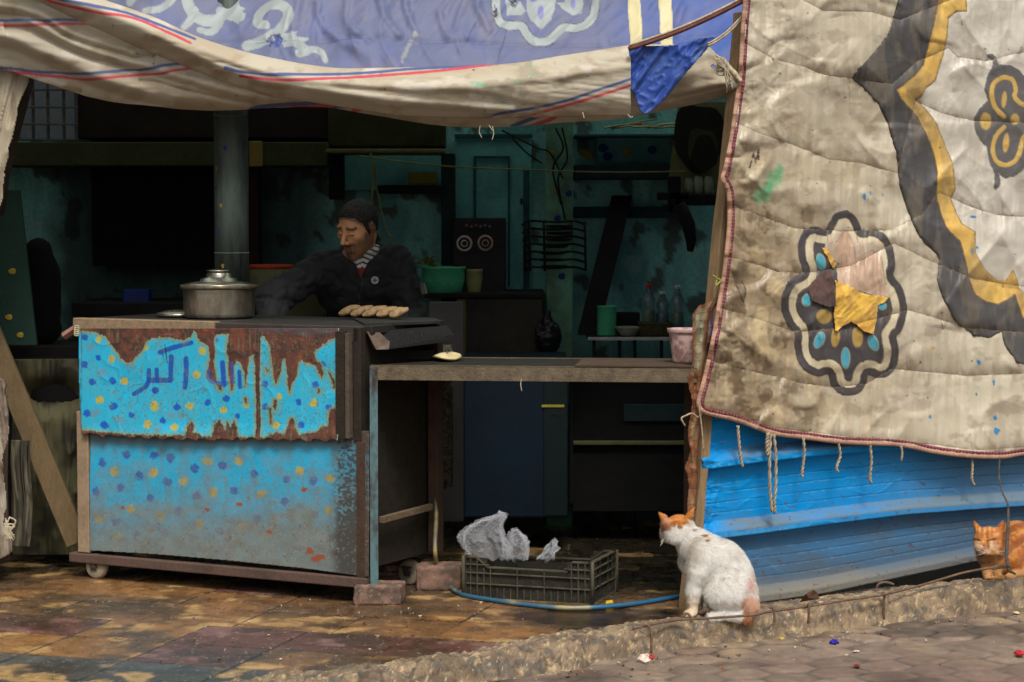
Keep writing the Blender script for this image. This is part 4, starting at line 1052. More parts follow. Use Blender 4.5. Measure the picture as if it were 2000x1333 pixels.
# ================================================================== STALL INTERIOR: walls
TEAL = lambda: M('teal_plaster', (84, 156, 150), .75, rgb2=(50, 96, 94), amt=.7, scale=5, bump=.3, bscale=40)
BY = 9.55
def build_shell():
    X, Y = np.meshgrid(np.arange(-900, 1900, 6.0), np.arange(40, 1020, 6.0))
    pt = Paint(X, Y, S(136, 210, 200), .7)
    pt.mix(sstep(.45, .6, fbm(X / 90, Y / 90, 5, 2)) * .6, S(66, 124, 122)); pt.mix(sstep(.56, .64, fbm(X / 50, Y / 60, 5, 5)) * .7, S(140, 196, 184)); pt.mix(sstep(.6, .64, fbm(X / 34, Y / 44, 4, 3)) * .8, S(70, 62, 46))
    shade = np.clip(sstep(690, 560, X + 90 * (fbm(X / 80, Y / 80, 4, 6) - .5)) - sstep(150, 90, X + 30 * (fbm(X / 30, Y / 30, 2, 1) - .5)), 0, 1); shade = np.maximum(shade, sstep(640, 760, Y)); pt.mix(.84 * shade, S(30, 36, 32), .85)  # shade of the left and lower interior, painted into the wall colour
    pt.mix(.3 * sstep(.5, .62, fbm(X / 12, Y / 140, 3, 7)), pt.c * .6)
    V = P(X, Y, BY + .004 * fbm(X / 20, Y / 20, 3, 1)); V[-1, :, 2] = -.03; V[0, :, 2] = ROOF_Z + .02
    tag(sheet('back_wall', V, pt, MA('painted_plaster', fine=.25, fscale=60, bump=.5, bscale=70), solid=.1), 'dim teal painted back wall, with shade painted in behind the stove and cart', 'wall')
    m = MB().box((-2.62, 7.5, -.02), (.1, 0, 0), (0, BY - 7.5 - .003, 0), (0, 0, ROOF_Z + .01)); tag(m.build('side_wall', M('sooty_wall', (70, 74, 62), .85, rgb2=(40, 42, 36), scale=5, bump=.4)), 'dark sooty side wall closing the left end of the stall', 'wall')
    p = wall_at(np.array(1.75), np.array(-.02), np.array(-.06))
    m = MB().box((p[0], p[1], -.02), (.08, 0, 0), (0, BY - p[1] - .003, 0), (0, 0, ROOF_Z + .01)); tag(m.build('side_wall', M('sooty_wall', (70, 74, 62))), 'dark sooty side wall hidden behind the blue corrugated metal', 'wall')
build_shell()
blk = lambda: M('sooty_black', (26, 24, 22), .75, rgb2=(14, 13, 12), scale=9, bump=.4)
dwood = lambda: M('dark_wood', (18, 17, 15), .85, rgb2=(10, 9, 8), scale=8, stretch=(1, 1, 5), bump=.4)
olive = lambda: M('grimy_olive', (96, 92, 58), .85, rgb2=(52, 50, 34), scale=7, bump=.4)
tealp = lambda: M('teal_board', (112, 190, 182), .6, rgb2=(74, 132, 128), amt=.6, scale=6, bump=.25, bscale=50)
def dots(parent, Y, lst, r=.020):
    for x, y, c in lst:
        m = MB().lathe([(r * .98, 0), (r, .001), (r * .6, .003)], (0, 0, 0), 9); V = np.vstack(m.V)
        rs = np.random.RandomState(int(x)); V[:, 0] *= 1 + .25 * rs.rand(); ct = P(x, y, Y)
        V = np.stack([V[:, 0] * (1 + .2 * np.sin(V[:, 0] * 300)), -V[:, 2], V[:, 1]], 1) + ct
        mesh('paint_dot', V, m.F, M('dot_yellow', (150, 130, 44), .7) if c == 'y' else M('dot_blue', (30, 56, 130), .7), parent, smooth=False)

def interior_right():
    # painted pillar with wires
    t = thing('painted_pillar', 'teal-green painted pillar with blue and yellow dots and loose wires, inside the stall', 'pillar', P(1092, 650, 9.2) * [1, 1, 0])
    a = P(1066, 900, 9.2); b = P(1120, 160, 9.2)
    MB().box((a[0], 9.2, 0), (b[0] - a[0], 0, 0), (0, .12, 0), (0, 0, ROOF_Z - .02)).build('shaft', M('pillar_paint', (112, 166, 136), .7, rgb2=(74, 78, 54), amt=.9, scale=7, bump=.4), t, bevel=.008)
    dots(t, 9.197, [(1090, 427, 'b'), (1098, 540, 'b'), (1112, 378, 'b'), (1087, 374, 'y'), (1078, 300, 'y')], .014)
    for pts in ([(1085, 250), (1100, 290), (1080, 330), (1096, 400)], [(1098, 250), (1108, 310), (1090, 350), (1104, 430)], [(980, 255), (1010, 270), (1050, 290), (1075, 300), (1100, 350)], [(1000, 270), (1030, 300), (1060, 320)]):
        q = smooth_path(pts, 6); MB().tube(P(q[:, 0], q[:, 1], 9.17), .004, 6).build('wire', blk(), t, smooth=True)
    # cupboard door panel
    t = thing('wall_cupboard', 'tall teal panelled cupboard door behind the black loudspeaker', 'cupboard', P(960, 600, 9.4) * [1, 1, 0])
    PB('door', 888, 268, 1038, 700, 9.42, .1, tealp(), parent=t)
    for x0, y0, x1, y1 in ((925, 305, 930, 560), (992, 305, 996, 560), (930, 305, 992, 309), (888, 262, 1040, 270), (1022, 330, 1034, 700)): PB('moulding', x0, y0, x1, y1, 9.405, .02, M('teal_shadow', (40, 88, 88), .7), parent=t, bevel=.002)
    PB('latch', 1016, 388, 1021, 400, 9.38, .03, blk(), parent=t)
    # upper right shelf with junk, panels and ledge
    t = thing('plank_shelf', 'teal painted shelf with blue and yellow dots and scraps of wood piled on top', 'shelf', P(1230, 330, 9.4))
    PB('shelf_front', 1166, 268, 1312, 322, 9.3, .02, M('teal_dusty', (92, 150, 146), .65, rgb2=(60, 108, 106), scale=8), parent=t)
    PB('shelf_board', 1122, 322, 1345, 350, 9.22, .3, M('sooty_teal', (28, 46, 46), .8), parent=t)
    PB('top_board', 1122, 262, 1345, 268, 9.2, .34, M('teal_shadow', (40, 88, 88), .7), parent=t)
    dots(t, 9.297, [(1178, 290, 'b'), (1227, 296, 'y'), (1275, 293, 'b'), (1187, 306, 'b'), (1140, 300, 'y'), (1150, 305, 'y')], .018)
    rs = np.random.RandomState(2); 
    for i in range(9):
        x = 1180 + i * 14; a = P(x, 256 - rs.rand() * 14, 9.25 + rs.rand() * .1); b = P(x + rs.uniform(40, 80), 252 - rs.rand() * 22, 9.25 + rs.rand() * .1)
        o = MB().tube([a, (a + b) / 2 + [0, 0, .004], b], [.010, .008, .009], 5, flat=.5).build('wood_scrap', M('scrap_wood', (180, 172, 126), .85, rgb2=(60, 56, 40), scale=20), smooth=False)
        tag(o, 'scrap of pale wood in the heap on top of the teal shelf', 'wood scrap', 'scraps of wood on the teal shelf')
    t = thing('lower_ledge', 'dark teal ledge running along the back wall above the bottles', 'ledge', P(1230, 415, 9.4))
    PB('ledge_board', 1120, 404, 1345, 426, 9.4, .15, M('ledge_teal', (34, 70, 70), .75), parent=t)
    PB('wall_panel', 1182, 352, 1312, 400, 9.5, .04, M('teal_dusty', (92, 150, 146)), parent=t)
    PB('side_batten', 1316, 430, 1334, 640, 9.48, .05, M('teal_shadow', (40, 88, 88), .7), parent=t)
    # leaning timber, rope line
    a = P(1128, 655, 9.0); b = P(1196, 382, 9.3)
    o = MB().box(a, (.085, 0, 0), (0, .05, 0), b - a).build('leaning_beam', dwood(), bevel=.004); tag(o, 'dark timber beam leaning diagonally against the teal back wall', 'timber')
    q = smooth_path([(700, 305), (800, 318), (900, 327), (1050, 333), (1200, 337), (1340, 335)], 8)
    o = MB().tube(P(q[:, 0], q[:, 1], 8.9), .0035, 6).build('rope_line', M('old_rope', (130, 136, 84), .9), smooth=True); tag(o, 'thin yellowish rope strung across the dark stall interior', 'rope')
    # poster on the right with dark head shape, jars and bracket below
    t = thing('wall_picture', 'old yellowish picture of a dark rounded head at the upper right of the stall', 'picture', P(1370, 330, 9.0))
    A, B = P(1300, 400, 9.05), P(1445, 200, 9.05)
    MB().add([A, (B[0], 9.05, A[2]), B, P(1325, 200, 9.05), A + [0, .012, 0], (B[0], 9.062, A[2]), B + [0, .012, 0], P(1325, 200, 9.05) + [0, .012, 0]], [(0, 1, 2, 3), (7, 6, 5, 4), (0, 4, 5, 1), (1, 5, 6, 2), (2, 6, 7, 3), (3, 7, 4, 0)]).build('paper', M('yellowed_paper', (134, 130, 84), .8, rgb2=(84, 84, 56), scale=6), t)
    def disc(cx, cy, rx, ry, Y, mat, nm):
        a = np.arange(28) * 2 * math.pi / 28; k = 1 + .07 * np.sin(3 * a + cx) + .05 * np.sin(5 * a)
        f = P(cx + rx * k * np.cos(a), cy + ry * k * np.sin(a), Y)
        V = np.vstack([f, f + [0, .006, 0]]); F = [tuple(range(28))[::-1], tuple(range(28, 56))] + [(i, (i + 1) % 28, 28 + (i + 1) % 28, 28 + i) for i in range(28)]
        mesh(nm, V, F, mat, t, smooth=False)
    disc(1366, 268, 52, 66, 9.042, M('ink_dark', (40, 44, 32), .8), 'dark_shape'); disc(1372, 290, 30, 40, 9.034, M('ink_mid', (70, 74, 46), .8), 'face_shape'); disc(1376, 300, 25, 36, 9.027, M('ink_dark', (40, 44, 32), .8), 'inner_shape')
    t = thing('metal_bracket', 'dark metal bracket fixed under the yellowish picture', 'bracket', P(1340, 400, 8.9))
    for x0, y0, x1, y1 in ((1284, 376, 1345, 391), (1294, 400, 1330, 415), (1305, 345, 1330, 415), (1318, 380, 1440, 402)): PB('bar', x0, y0, x1, y1, 8.9, .05, blk(), parent=t)
    q = P(np.array([1325, 1345, 1350, 1348]), np.array([400, 440, 470, 492]), 8.88); MB().tube(q, [.03, .028, .022, .012], 8).build('arm', blk(), t, smooth=True)
    for i, (x, h) in enumerate(((1345, 30), (1364, 34), (1384, 34))):
        c = P(x, 380, 8.95); o = MB().lathe([(.016, 0), (.019, .006), (.019, h * .0016), (.014, h * .002), (.015, h * .0021)], c, 16).build('glass_jar', M('dim_glass', (150, 160, 130), .25, spec=.6), smooth=True)
        tag(o, 'small clear jar in the row on the dark bracket under the picture', 'jar', 'jars under the picture')
    # loudspeaker
    t = thing('loudspeaker', 'black loudspeaker box with two pale ringed cones beside the teal cupboard', 'loudspeaker', P(936, 572, 9.1))
    PB('cabinet', 884, 426, 988, 574, 9.1, .22, M('black_vinyl', (30, 28, 28), .6, rgb2=(20, 18, 18)), parent=t, bevel=.006)
    for cx, cy, c in ((907, 476, (206, 200, 184)), (948, 475, (186, 160, 136))):
        ce = P(cx, cy, 9.098)
        def ring(r0, r1, nm, mat, dpt=.006):
            prof = [(r0, 0), (r1, 0), (r1, dpt), ((r0 + r1) / 2, dpt * 1.5), (r0, dpt), (r0, 0)]
            m = MB(); a = np.arange(28) * 2 * math.pi / 28; V = []
            for r, z in prof[:-1]: V.append(np.stack([ce[0] + r * np.cos(a), ce[1] - z + 0 * a, ce[2] + r * np.sin(a)], 1))
            F = []
            k = len(prof) - 1
            for i in range(k):
                for j in range(28): F.append((i * 28 + j, i * 28 + (j + 1) % 28, ((i + 1) % k) * 28 + (j + 1) % 28, ((i + 1) % k) * 28 + j))
            return mesh(nm, np.vstack(V), F, mat, t)
        ring(.024, .033, 'cone_ring', M('ring_%d' % c[1], c, .5, rgb2=(90, 80, 70), scale=30))
        ring(.010, .015, 'dust_cap', M('ring_%d' % c[1], c, .5), .008)
        ring(.0005, .0235, 'cone', M('cone_paper', (60, 56, 50), .8), .003)
    for i in range(6): PB('control_knob', 909 + i * 9, 438 + (i % 2) * 2, 914 + i * 9, 443 + (i % 2) * 2, 9.092, .01, M('knob_red', (150, 66, 50), .5) if i == 2 else M('knob_grey', (110, 104, 96), .5), parent=t, bevel=.001)
    # bench with basin and tub
    t = thing('work_bench', 'sooty dark workbench and oven box behind the cook, carrying the green basin', 'bench', P(980, 700, 9.0) * [1, 1, 0])
    a, b = P(826, 573, 8.95), P(1064, 706, 8.95)
    MB().box((a[0], 8.95, a[2] - .02), (b[0] - a[0], 0, 0), (0, .5, 0), (0, 0, .02)).build('bench_top', blk(), t, bevel=.003)
    MB().box((P(892, 573, 8.97)[0], 8.97, 0), (b[0] - P(892, 573, 8.97)[0] - .01, 0, 0), (0, .48, 0), (0, 0, a[2] - .022)).build('bench_body', M('oily_dark', (56, 50, 40), .7, rgb2=(28, 26, 22), scale=8, bump=.3), t, bevel=.003)
    PB('front_strip', 892, 585, 910, 705, 8.955, .012, M('grimy_olive', (96, 92, 58), .85), parent=t, bevel=.002)
    def tub(name, x0, x1, y0, y1, Y, mat, label, cat, taper=.8, squash=1.0, rim=.006):
        A_, B_ = P(x0, y0, Y), P(x1, y0, Y); r = (B_[0] - A_[0]) / 2; h = A_[2] - P(x0, y1, Y)[2]
        c = ((A_[0] + B_[0]) / 2, Y + r * .3, A_[2] - h)
        prof = [(r * taper * .9, 0), (r * taper, .006), (r * (taper + .13), h * .5), (r * .96, h - rim * 2), (r, h - rim * 1.6), (r, h), (r * .95, h), (r * .92, h - rim), (r * taper * .9, .012)]
        o = MB().lathe(prof, c, 36, sy=squash).build(name, mat, smooth=True); tag(o, label, cat); return o
    tub('plastic_basin', 822, 909, 521, 573, 9.05, M('green_plastic', (86, 190, 140), .45, rgb2=(60, 140, 104), amt=.4, scale=9), 'round pale green plastic basin on the dark bench behind the cook', 'basin', .84)
    tub('food_tub', 909, 943, 526, 572, 9.08, M('tub_plastic', (150, 150, 96), .5, rgb2=(110, 104, 50), scale=30), 'small yellowish plastic food tub on the bench beside the green basin', 'tub', .8)
    # greens in the basin
    m = MB(); rs = np.random.RandomState(3)
    for i in range(26):
        c = P(rs.uniform(822, 850), rs.uniform(506, 522), 9.1); a = rs.randn(3) * .014; b = rs.randn(3) * .012; m.add([c, c + a, c + a + b, c + b], [(0, 1, 2, 3)])
    tag(m.build('salad_leaves', M('dim_leaf', (110, 120, 40), .7), smooth=False), 'bunch of green leaves poking out of the pale green basin', 'greens')
    # rack of wires
    t = thing('wire_rack', 'dark wire dish rack hanging on the painted pillar', 'rack', P(1075, 540, 9.05))
    for i in range(7):
        y = 432 + i * 15; q = smooth_path([(1020 + i * 1.0, y + 8), (1034, y), (1060, y + 1), (1090, y + 2), (1120, y), (1145, y + 6)], 4); MB().tube(P(q[:, 0], q[:, 1], 9.08 - .05 * np.sin(np.linspace(0, math.pi, len(q)))), .005, 6).build('rail', blk(), t, smooth=True)
    for x in (1024, 1033, 1062, 1142): MB().tube(P(np.array([x, x + 2]), np.array([432, 530]), 9.06), .005, 6).build('upright', blk(), t, smooth=True)
    rs = np.random.RandomState(8); m = MB()
    for i in range(7): c = P(1082 + rs.uniform(-8, 12), 446 + i * 13, 9.04); m.lathe([(.03, 0), (.05, .004), (.055, .012), (.03, .006)], c, 16)
    for i in range(1): tag(m.build('stacked_pans', blk(), smooth=True), 'black pans hanging stacked in the wire rack', 'pans')
    # blue cabinet under the table
    t = thing('blue_cabinet', 'deep blue metal cabinet with a faded yellow emblem, standing under the table', 'cabinet', P(1010, 1010, 8.5) * [1, 1, 0])
    PB('cabinet_body', 905, 700, 1110, 1012, 8.5, .4, M('cabinet_blue', (6, 30, 46), .6, rgb2=(4, 18, 28), amt=.8, scale=4, bump=.2), parent=t, bevel=.008)
    PB('side_panel', 1062, 745, 1108, 1008, 8.492, .008, M('cabinet_green', (12, 30, 30), .6), parent=t, bevel=.002)
    A_ = P(1084, 818, 8.488); m = MB().lathe([(.022, 0), (.022, .003)], (0, 0, 0), 16); V = np.vstack(m.V); V = np.stack([V[:, 0], -V[:, 2], np.abs(V[:, 1])], 1) + A_; mesh('emblem', V, m.F, M('emblem_yellow', (170, 160, 50), .6), t, smooth=False)
    PB('emblem_line', 1058, 791, 1102, 796, 8.488, .003, M('emblem_yellow', (170, 160, 50), .6), parent=t, bevel=0.0005)
    # low dark cupboard on the right
    t = thing('low_cupboard', 'dark wooden low cupboard with a teal drawer front under the right of the table', 'cupboard', P(1220, 1010, 8.7) * [1, 1, 0])
    PB('carcass', 1118, 745, 1420, 1000, 8.75, .35, dwood(), parent=t)
    PB('drawer_front', 1218, 790, 1370, 824, 8.735, .015, M('sooty_teal', (28, 46, 46), .8), parent=t); PB('shelf_edge', 1118, 862, 1400, 870, 8.72, .03, M('grimy_olive', (96, 92, 58)), parent=t); PB('post', 1112, 745, 1120, 985, 8.70, .04, dwood(), parent=t)
    # wire table with bottles
    t = thing('wire_table', 'white-edged wire table at the back carrying bottles and a green pot', 'table', P(1240, 700, 8.95) * [1, 1, 0])
    a, b = P(1148, 655, 8.85), P(1360, 664, 8.85); 
    MB().box((a[0], 8.85, b[2]), (b[0] - a[0], 0, 0), (0, .45, 0), (0, 0, .010)).build('table_top', blk(), t)
    MB().box((a[0], 8.838, b[2] - .002), (b[0] - a[0], 0, 0), (0, .010, 0), (0, 0, .013)).build('edge_strip', M('white_edge', (168, 172, 162), .5, rgb2=(80, 84, 80), scale=10), t, bevel=.001)
    for x in (1160, 1210, 1240, 1292, 1340):
        c = P(x, 664, 8.87); MB().tube([c, (c[0], c[1], 0)], .007, 6).build('leg', blk(), t, smooth=True)
    z0 = b[2] + .010
    def cyl(name, x, y0, w, Y, mat, label, cat, h=None):
        c = P(x, 660, Y); top = P(x, y0, Y)[2]; r = w / 2 / (FPX / Y)
        o = MB().lathe([(r * .96, 0), (r, .004), (r, (top - z0) * .97), (r * 1.04, (top - z0) * .975), (r * 1.04, top - z0), (r * .9, top - z0)], (c[0], Y, z0), 32).build(name, mat, smooth=True); return tag(o, label, cat)
    cyl('green_pot', 1185, 598, 38, 9.0, M('green_plastic', (86, 190, 140)), 'tall pale green plastic pot on the wire table', 'pot')
    o = PB('dark_box', 1206, 600, 1250, 640, 9.15, .1, blk()); o.location.z = z0; tag(o, 'black box standing on the wire table behind the white bowl', 'box')
    c = P(1228, 655, 8.93); tag(MB().lathe([(.03, 0), (.034, .006), (.056, .034), (.057, .038), (.053, .036), (.03, .008)], (c[0], 8.95, z0), 32).build('bowl', M('dull_white', (150, 150, 130), .5, rgb2=(96, 94, 78), scale=20), smooth=True), 'shallow off-white bowl on the wire table beside the green pot', 'bowl')
    t = thing('basket', 'dark woven basket on the wire table under the bottles', 'basket', (P(1280, 655, 8.93)[0], 9.0, z0))
    x0 = P(1250, 650, 8.9)[0]; x1 = P(1312, 650, 8.9)[0]
    m = MB().box((x0, 8.92, z0), (x1 - x0, 0, 0), (0, .14, 0), (0, 0, .045)); m.build('basket_body', M('wicker', (70, 62, 36), .8, rgb2=(30, 28, 18), scale=50, bump=.8, bscale=120), t, bevel=.006)
    MB().tube([(x0, 8.92, z0 + .05), (x1, 8.92, z0 + .05), (x1, 9.06, z0 + .05), (x0, 9.06, z0 + .05), (x0, 8.92, z0 + .05)], .005, 6).build('basket_rim', M('wicker', (70, 62, 36)), t)
    def bottle(x, ytop, ybot, Y, capc, liq, label):
        t = thing('plastic_bottle', label, 'bottle', P(x, ybot, Y), 'bottles at the back')
        c = P(x, ybot, Y); h = P(x, ytop, Y)[2] - c[2]; r = .027
        MB().lathe([(r * .85, 0), (r, .006), (r, h * .30), (r * .9, h * .42), (r, h * .5), (r, h * .62), (r * .7, h * .76), (.011, h * .86), (.010, h * .93), (.009, h * .93)], c, 24).build('bottle_body', M('bottle_clear', (150, 176, 176), .12, spec=.8, tr=.75, rgb2=(130, 160, 160), bump=.05), t, smooth=True)
        MB().lathe([(r * .86, .004), (r * .9, .008), (r * .9, h * .34), (r * .5, h * .345)], c, 20).build('drink', M('drink_' + liq[0], liq[1], .3), t, smooth=True)
        MB().lathe([(.0125, h * .915), (.0125, h * .985), (.009, h)], c, 16).build('cap', M('cap_' + capc[0], capc[1], .4), t, smooth=True)
    bottle(1267, 555, 632, 8.98, ('red', (190, 40, 30)), ('yellow', (170, 150, 30)), 'clear plastic bottle with a red cap and yellow drink on the wire table')
    bottle(1294, 570, 634, 9.0, ('white', (200, 200, 196)), ('pale', (110, 130, 150)), 'shortest clear plastic bottle standing between the other two bottles')
    bottle(1323, 558, 640, 8.96, ('white', (200, 200, 196)), ('lime', (140, 150, 40)), 'tall clear plastic bottle with a white cap and yellow-green drink, rightmost on the wire table')
    # black bag
    m = Field(np.arange(.02, .22, .006), np.arange(8.8, 9.1, .006), np.arange(.72, 1.0, .006)); c = P(1070, 660, 8.93)
    m = Field(np.arange(c[0] - .1, c[0] + .1, .006), np.arange(8.83, 9.05, .006), np.arange(c[2] - .1, c[2] + .14, .006))
    m.ell(c, (.055, .05, .07), .02); m.cap(c, c + [.0, 0, .10], .03, .012, .03)
    V, F = m.mesh(); V = V + (V - c) * (.35 * (fbm3(V, 40, 3) - .5))[:, None]
    tag(mesh('refuse_bag', V, F, M('black_poly', (26, 26, 28), .3, rgb2=(16, 16, 18))), 'black knotted plastic bag slumped beside the painted pillar', 'bag')
interior_right()

def interior_left():
    # wall cabinet and shelf above the cook
    t = thing('hanging_shelf', 'old olive shelf with a pale ragged edge above the cook', 'shelf', P(760, 290, 9.1))
    PB('shelf_board', 636, 291, 868, 299, 9.0, .4, M('pale_grime', (120, 122, 76), .85, rgb2=(60, 62, 40), scale=20), parent=t)
    PB('stored_bundle', 640, 205, 868, 289, 9.1, .25, M('olive_dim', (62, 66, 34), .9, rgb2=(34, 36, 20), scale=10, bump=.6), parent=t, bevel=.01)
    t = thing('open_cupboard', 'dark-framed teal cupboard hanging on the back wall behind the cook', 'cupboard', P(760, 400, 9.35))
    PB('cupboard_back', 646, 302, 868, 372, 9.45, .03, tealp(), parent=t); PB('cupboard_shelf', 735, 362, 868, 378, 9.2, .3, blk(), parent=t)
    PB('upright', 862, 300, 888, 640, 9.25, .15, M('dark_teal', (26, 50, 48), .8), parent=t); PB('upright', 642, 300, 668, 390, 9.25, .15, blk(), parent=t)
    PB('lower_panel', 735, 380, 862, 640, 9.49, .03, tealp(), parent=t)
    dots(t, 9.487, [(868, 422, 'y'), (864, 503, 'y'), (790, 452, 'y'), (852, 458, 'b')], .012)
    o = PB('yellow_tin', 797, 337, 853, 360, 9.25, .08, M('dull_yellow', (130, 126, 30), .6, rgb2=(84, 84, 24), scale=30)); tag(o, 'flat dull yellow tin standing on the dark cupboard shelf', 'tin')
    q = smooth_path([(724, 300), (730, 340), (727, 380), (726, 402)], 6); m = MB().tube(P(q[:, 0], q[:, 1], 9.0), .005, 6); q = smooth_path([(733, 320), (736, 370), (745, 410), (755, 450), (770, 470)], 6); m.tube(P(q[:, 0], q[:, 1], 9.0), .003, 6)
    tag(m.build('loose_ropes', M('old_rope', (130, 136, 84)), smooth=True), 'pair of pale cords hanging just behind the head of the cook', 'cord')
    # concrete beam, grille window, black block painted as the shade of a niche
    o = PB('concrete_beam', -200, 278, 640, 324, 9.05, .45, M('mossy_concrete', (74, 80, 50), .9, rgb2=(56, 58, 38), scale=8, bump=.5)); tag(o, 'mossy green concrete beam running across the back of the stall on the left', 'beam')
    o = PB('upper_wall', 150, 120, 640, 270, 9.15, .35, M('brown_soot', (48, 42, 34), .9, rgb2=(28, 24, 20), scale=6)); tag(o, 'sooty brown wall section above the mossy beam', 'wall')
    t = thing('grille_window', 'barred window with a dim grey pane at the upper left of the stall', 'window', P(90, 270, 9.1))
    PB('pane', 20, 140, 150, 272, 9.2, .02, M('dusty_glass', (120, 126, 128), .5, rgb2=(80, 86, 88), scale=6, emis=((120, 128, 132), .06)), parent=t)
    for i, x in enumerate((35, 64, 93, 124, 148)): PB('bar', x - 2, 120, x + 2, 274, 9.14, .012, M('dull_steel', (110, 112, 106), .5), parent=t, bevel=.002)
    for y in (176, 210, 243, 274): PB('bar', 10, y - 2, 152, y + 2, 9.125, .012, M('dull_steel', (110, 112, 106), .5), parent=t, bevel=.002)
    o = PB('niche_shade', 180, 326, 420, 520, 9.2, .3, M('shade_black', (9, 8, 7), .95)); tag(o, 'black block standing for the shade of the recess under the mossy beam', 'recess')
    o = PB('brown_post', 487, 326, 505, 640, 9.3, .1, M('reddish_post', (58, 40, 30), .85)); tag(o, 'narrow reddish brown post behind the stovepipe', 'post')
    o = PB('ochre_block', 487, 276, 512, 326, 9.02, .02, M('ochre_block', (150, 130, 64), .85)); tag(o, 'small ochre patch of masonry beside the stovepipe on the beam', 'masonry')
    # shelves and things on the left
    t = thing('black_shelf', 'low black shelf at the left behind the leaning plank', 'shelf', P(80, 1000, 8.5) * [1, 1, 0])
    PB('shelf_board', -150, 676, 152, 704, 8.45, .4, blk(), parent=t); PB('shelf_leg', 20, 704, 40, 1010, 8.5, .04, blk(), parent=t); PB('shelf_leg', 130, 704, 148, 1010, 8.5, .04, blk(), parent=t)
    t = thing('green_door', 'green sheet metal door leaf with faint yellow dots at the left edge', 'door', P(20, 1000, 8.2) * [1, 1, 0])
    a0, a1, a2, a3 = P(-160, 674, 8.2), P(72, 674, 8.2), P(38, 372, 8.2), P(-160, 366, 8.2)
    MB().add([a0, a1, a2, a3, a0 + [0, .02, 0], a1 + [0, .02, 0], a2 + [0, .02, 0], a3 + [0, .02, 0]], [(0, 1, 2, 3), (7, 6, 5, 4), (0, 4, 5, 1), (1, 5, 6, 2), (2, 6, 7, 3), (3, 7, 4, 0)]).build('door_leaf', M('green_sheet', (26, 56, 44), .6, rgb2=(20, 40, 34), scale=5, bump=.3), t)
    dots(t, 8.197, [(25, 530, 'y'), (18, 620, 'y'), (40, 655, 'y')], .012)
    # dark coat
    f = Field(np.arange(-2.0, -1.5, .012), np.arange(8.45, 8.8, .012), np.arange(.6, 1.4, .012))
    A = P(74, 490, 8.6); B = P(88, 530, 8.6); C_ = P(86, 640, 8.6)
    f.ell(A, (.05, .06, .05), .03); f.cap(P(76, 520, 8.6), C_, .065, .07, .03); f.cap(P(92, 530, 8.6), P(98, 600, 8.6), .04, .035, .03)
    V, F = f.mesh(); V = V + .02 * (fbm3(V, 14, 3)[:, None] - .5)
    tag(mesh('hanging_coat', V, F, M('coat_black', (7, 7, 7), .95)), 'black coat hanging in front of the teal wall at the left', 'coat')
    # things in the dark on a counter behind the pot
    o = PB('dark_counter', 140, 592, 620, 618, 8.8, .5, blk()); tag(o, 'sooty counter in the dark behind the cart and pot', 'counter')
    o = PB('blue_container', 240, 566, 290, 592, 8.9, .1, M('dim_blue', (24, 50, 120), .5)); tag(o, 'dark blue plastic container in the gloom left of the pot', 'container')
    t = thing('spice_drum', 'round drum with a red rim filled with food, behind the arm of the cook', 'drum', P(525, 600, 8.75))
    c = P(527, 590, 8.75); r = .085
    MB().lathe([(r * .92, 0), (r, .01), (r, .10), (r * 1.02, .135)], (c[0], 8.8, c[2]), 32).build('drum_wall', M('drum_olive', (120, 120, 84), .6), t, smooth=True)
    MB().lathe([(r * 1.03, .130), (r * 1.05, .137), (r * 1.03, .146), (r * .95, .146), (r * .93, .135)], (c[0], 8.8, c[2]), 32).build('red_rim', M('rim_red', (180, 60, 30), .6), t, smooth=True)
    # leaning plank, sacks and cloth at the far left
    a = P(-14, 668, 8.0); b = P(150, 1062, 7.95); d = (a - b); d /= np.linalg.norm(d); a = a + d * .3
    sd_ = np.cross(d, [0, -1, 0]); sd_ /= np.linalg.norm(sd_)
    o = MB().box(b - sd_ * .04, sd_ * .08, (0, .03, 0), a - b).build('leaning_plank', M('plank_wood', (106, 88, 60), .8, rgb2=(62, 50, 36), scale=8, stretch=(3, 3, 1), bump=.5), bevel=.003)
    tag(o, 'weathered brown plank leaning diagonally left of the painted cart', 'plank')
    X, Y = np.meshgrid(np.arange(24, 162, 2.), np.arange(702, 1085, 2.))
    pt = Paint(X, Y, S(78, 74, 48), .9); pt.mix(sstep(.4, .65, fbm(X / 40, Y / 40, 4, 2)), S(48, 46, 32))
    hole = np.hypot((X - 105) / 48, (Y - 768 - .1 * np.abs(X - 105)) / 18) < 1 + .2 * (fbm(X / 9, Y / 9, 2, 1) - .5)
    off = .07 * fbm(X / 40, Y / 120, 3, 1) + .05 * ridge(X / 26, Y / 160, 2, 5) - .12 * np.exp(-(np.hypot((X - 105) / 60, (Y - 775) / 26)) ** 2)
    V = P(X, Y, 8.25 - off); tag(sheet('sack_cloth', V, pt, MA('dull_cloth', fine=.2, bump=.3), None, ~hole, solid=.004), 'dark olive sackcloth hanging below the black shelf with a torn opening', 'sackcloth')
    o = PB('sack_hole_shade', 10, 700, 175, 1080, 8.42, .02, blk()); tag(o, 'black sheet added behind the torn olive sackcloth to darken its opening', 'board')  # added black sheet that stands for the shade inside the sack opening
    X, Y = np.meshgrid(np.arange(24, 62, 1.6), np.arange(860, 1070, 2.)); pt = Paint(X, Y, S(98, 92, 72), .9); pt.mix(sstep(.4, .6, fbm(X / 8, Y / 60, 3, 3)), S(60, 56, 44))
    V = P(X + 3 * np.sin(Y / 30), Y, 7.95 - .03 * ridge(X / 10, Y / 160, 2, 2)); tag(sheet('hanging_rag', V, pt, MA('dull_cloth'), None, None, solid=.003), 'grey folded rag hanging beside the leaning plank at the lower left', 'rag')
    t = thing('gathered_canvas', 'end of the pale canvas bunched and tied to a dark pole at the left edge', 'canvas', P(10, 1000, 7.7) * [1, 1, 0])
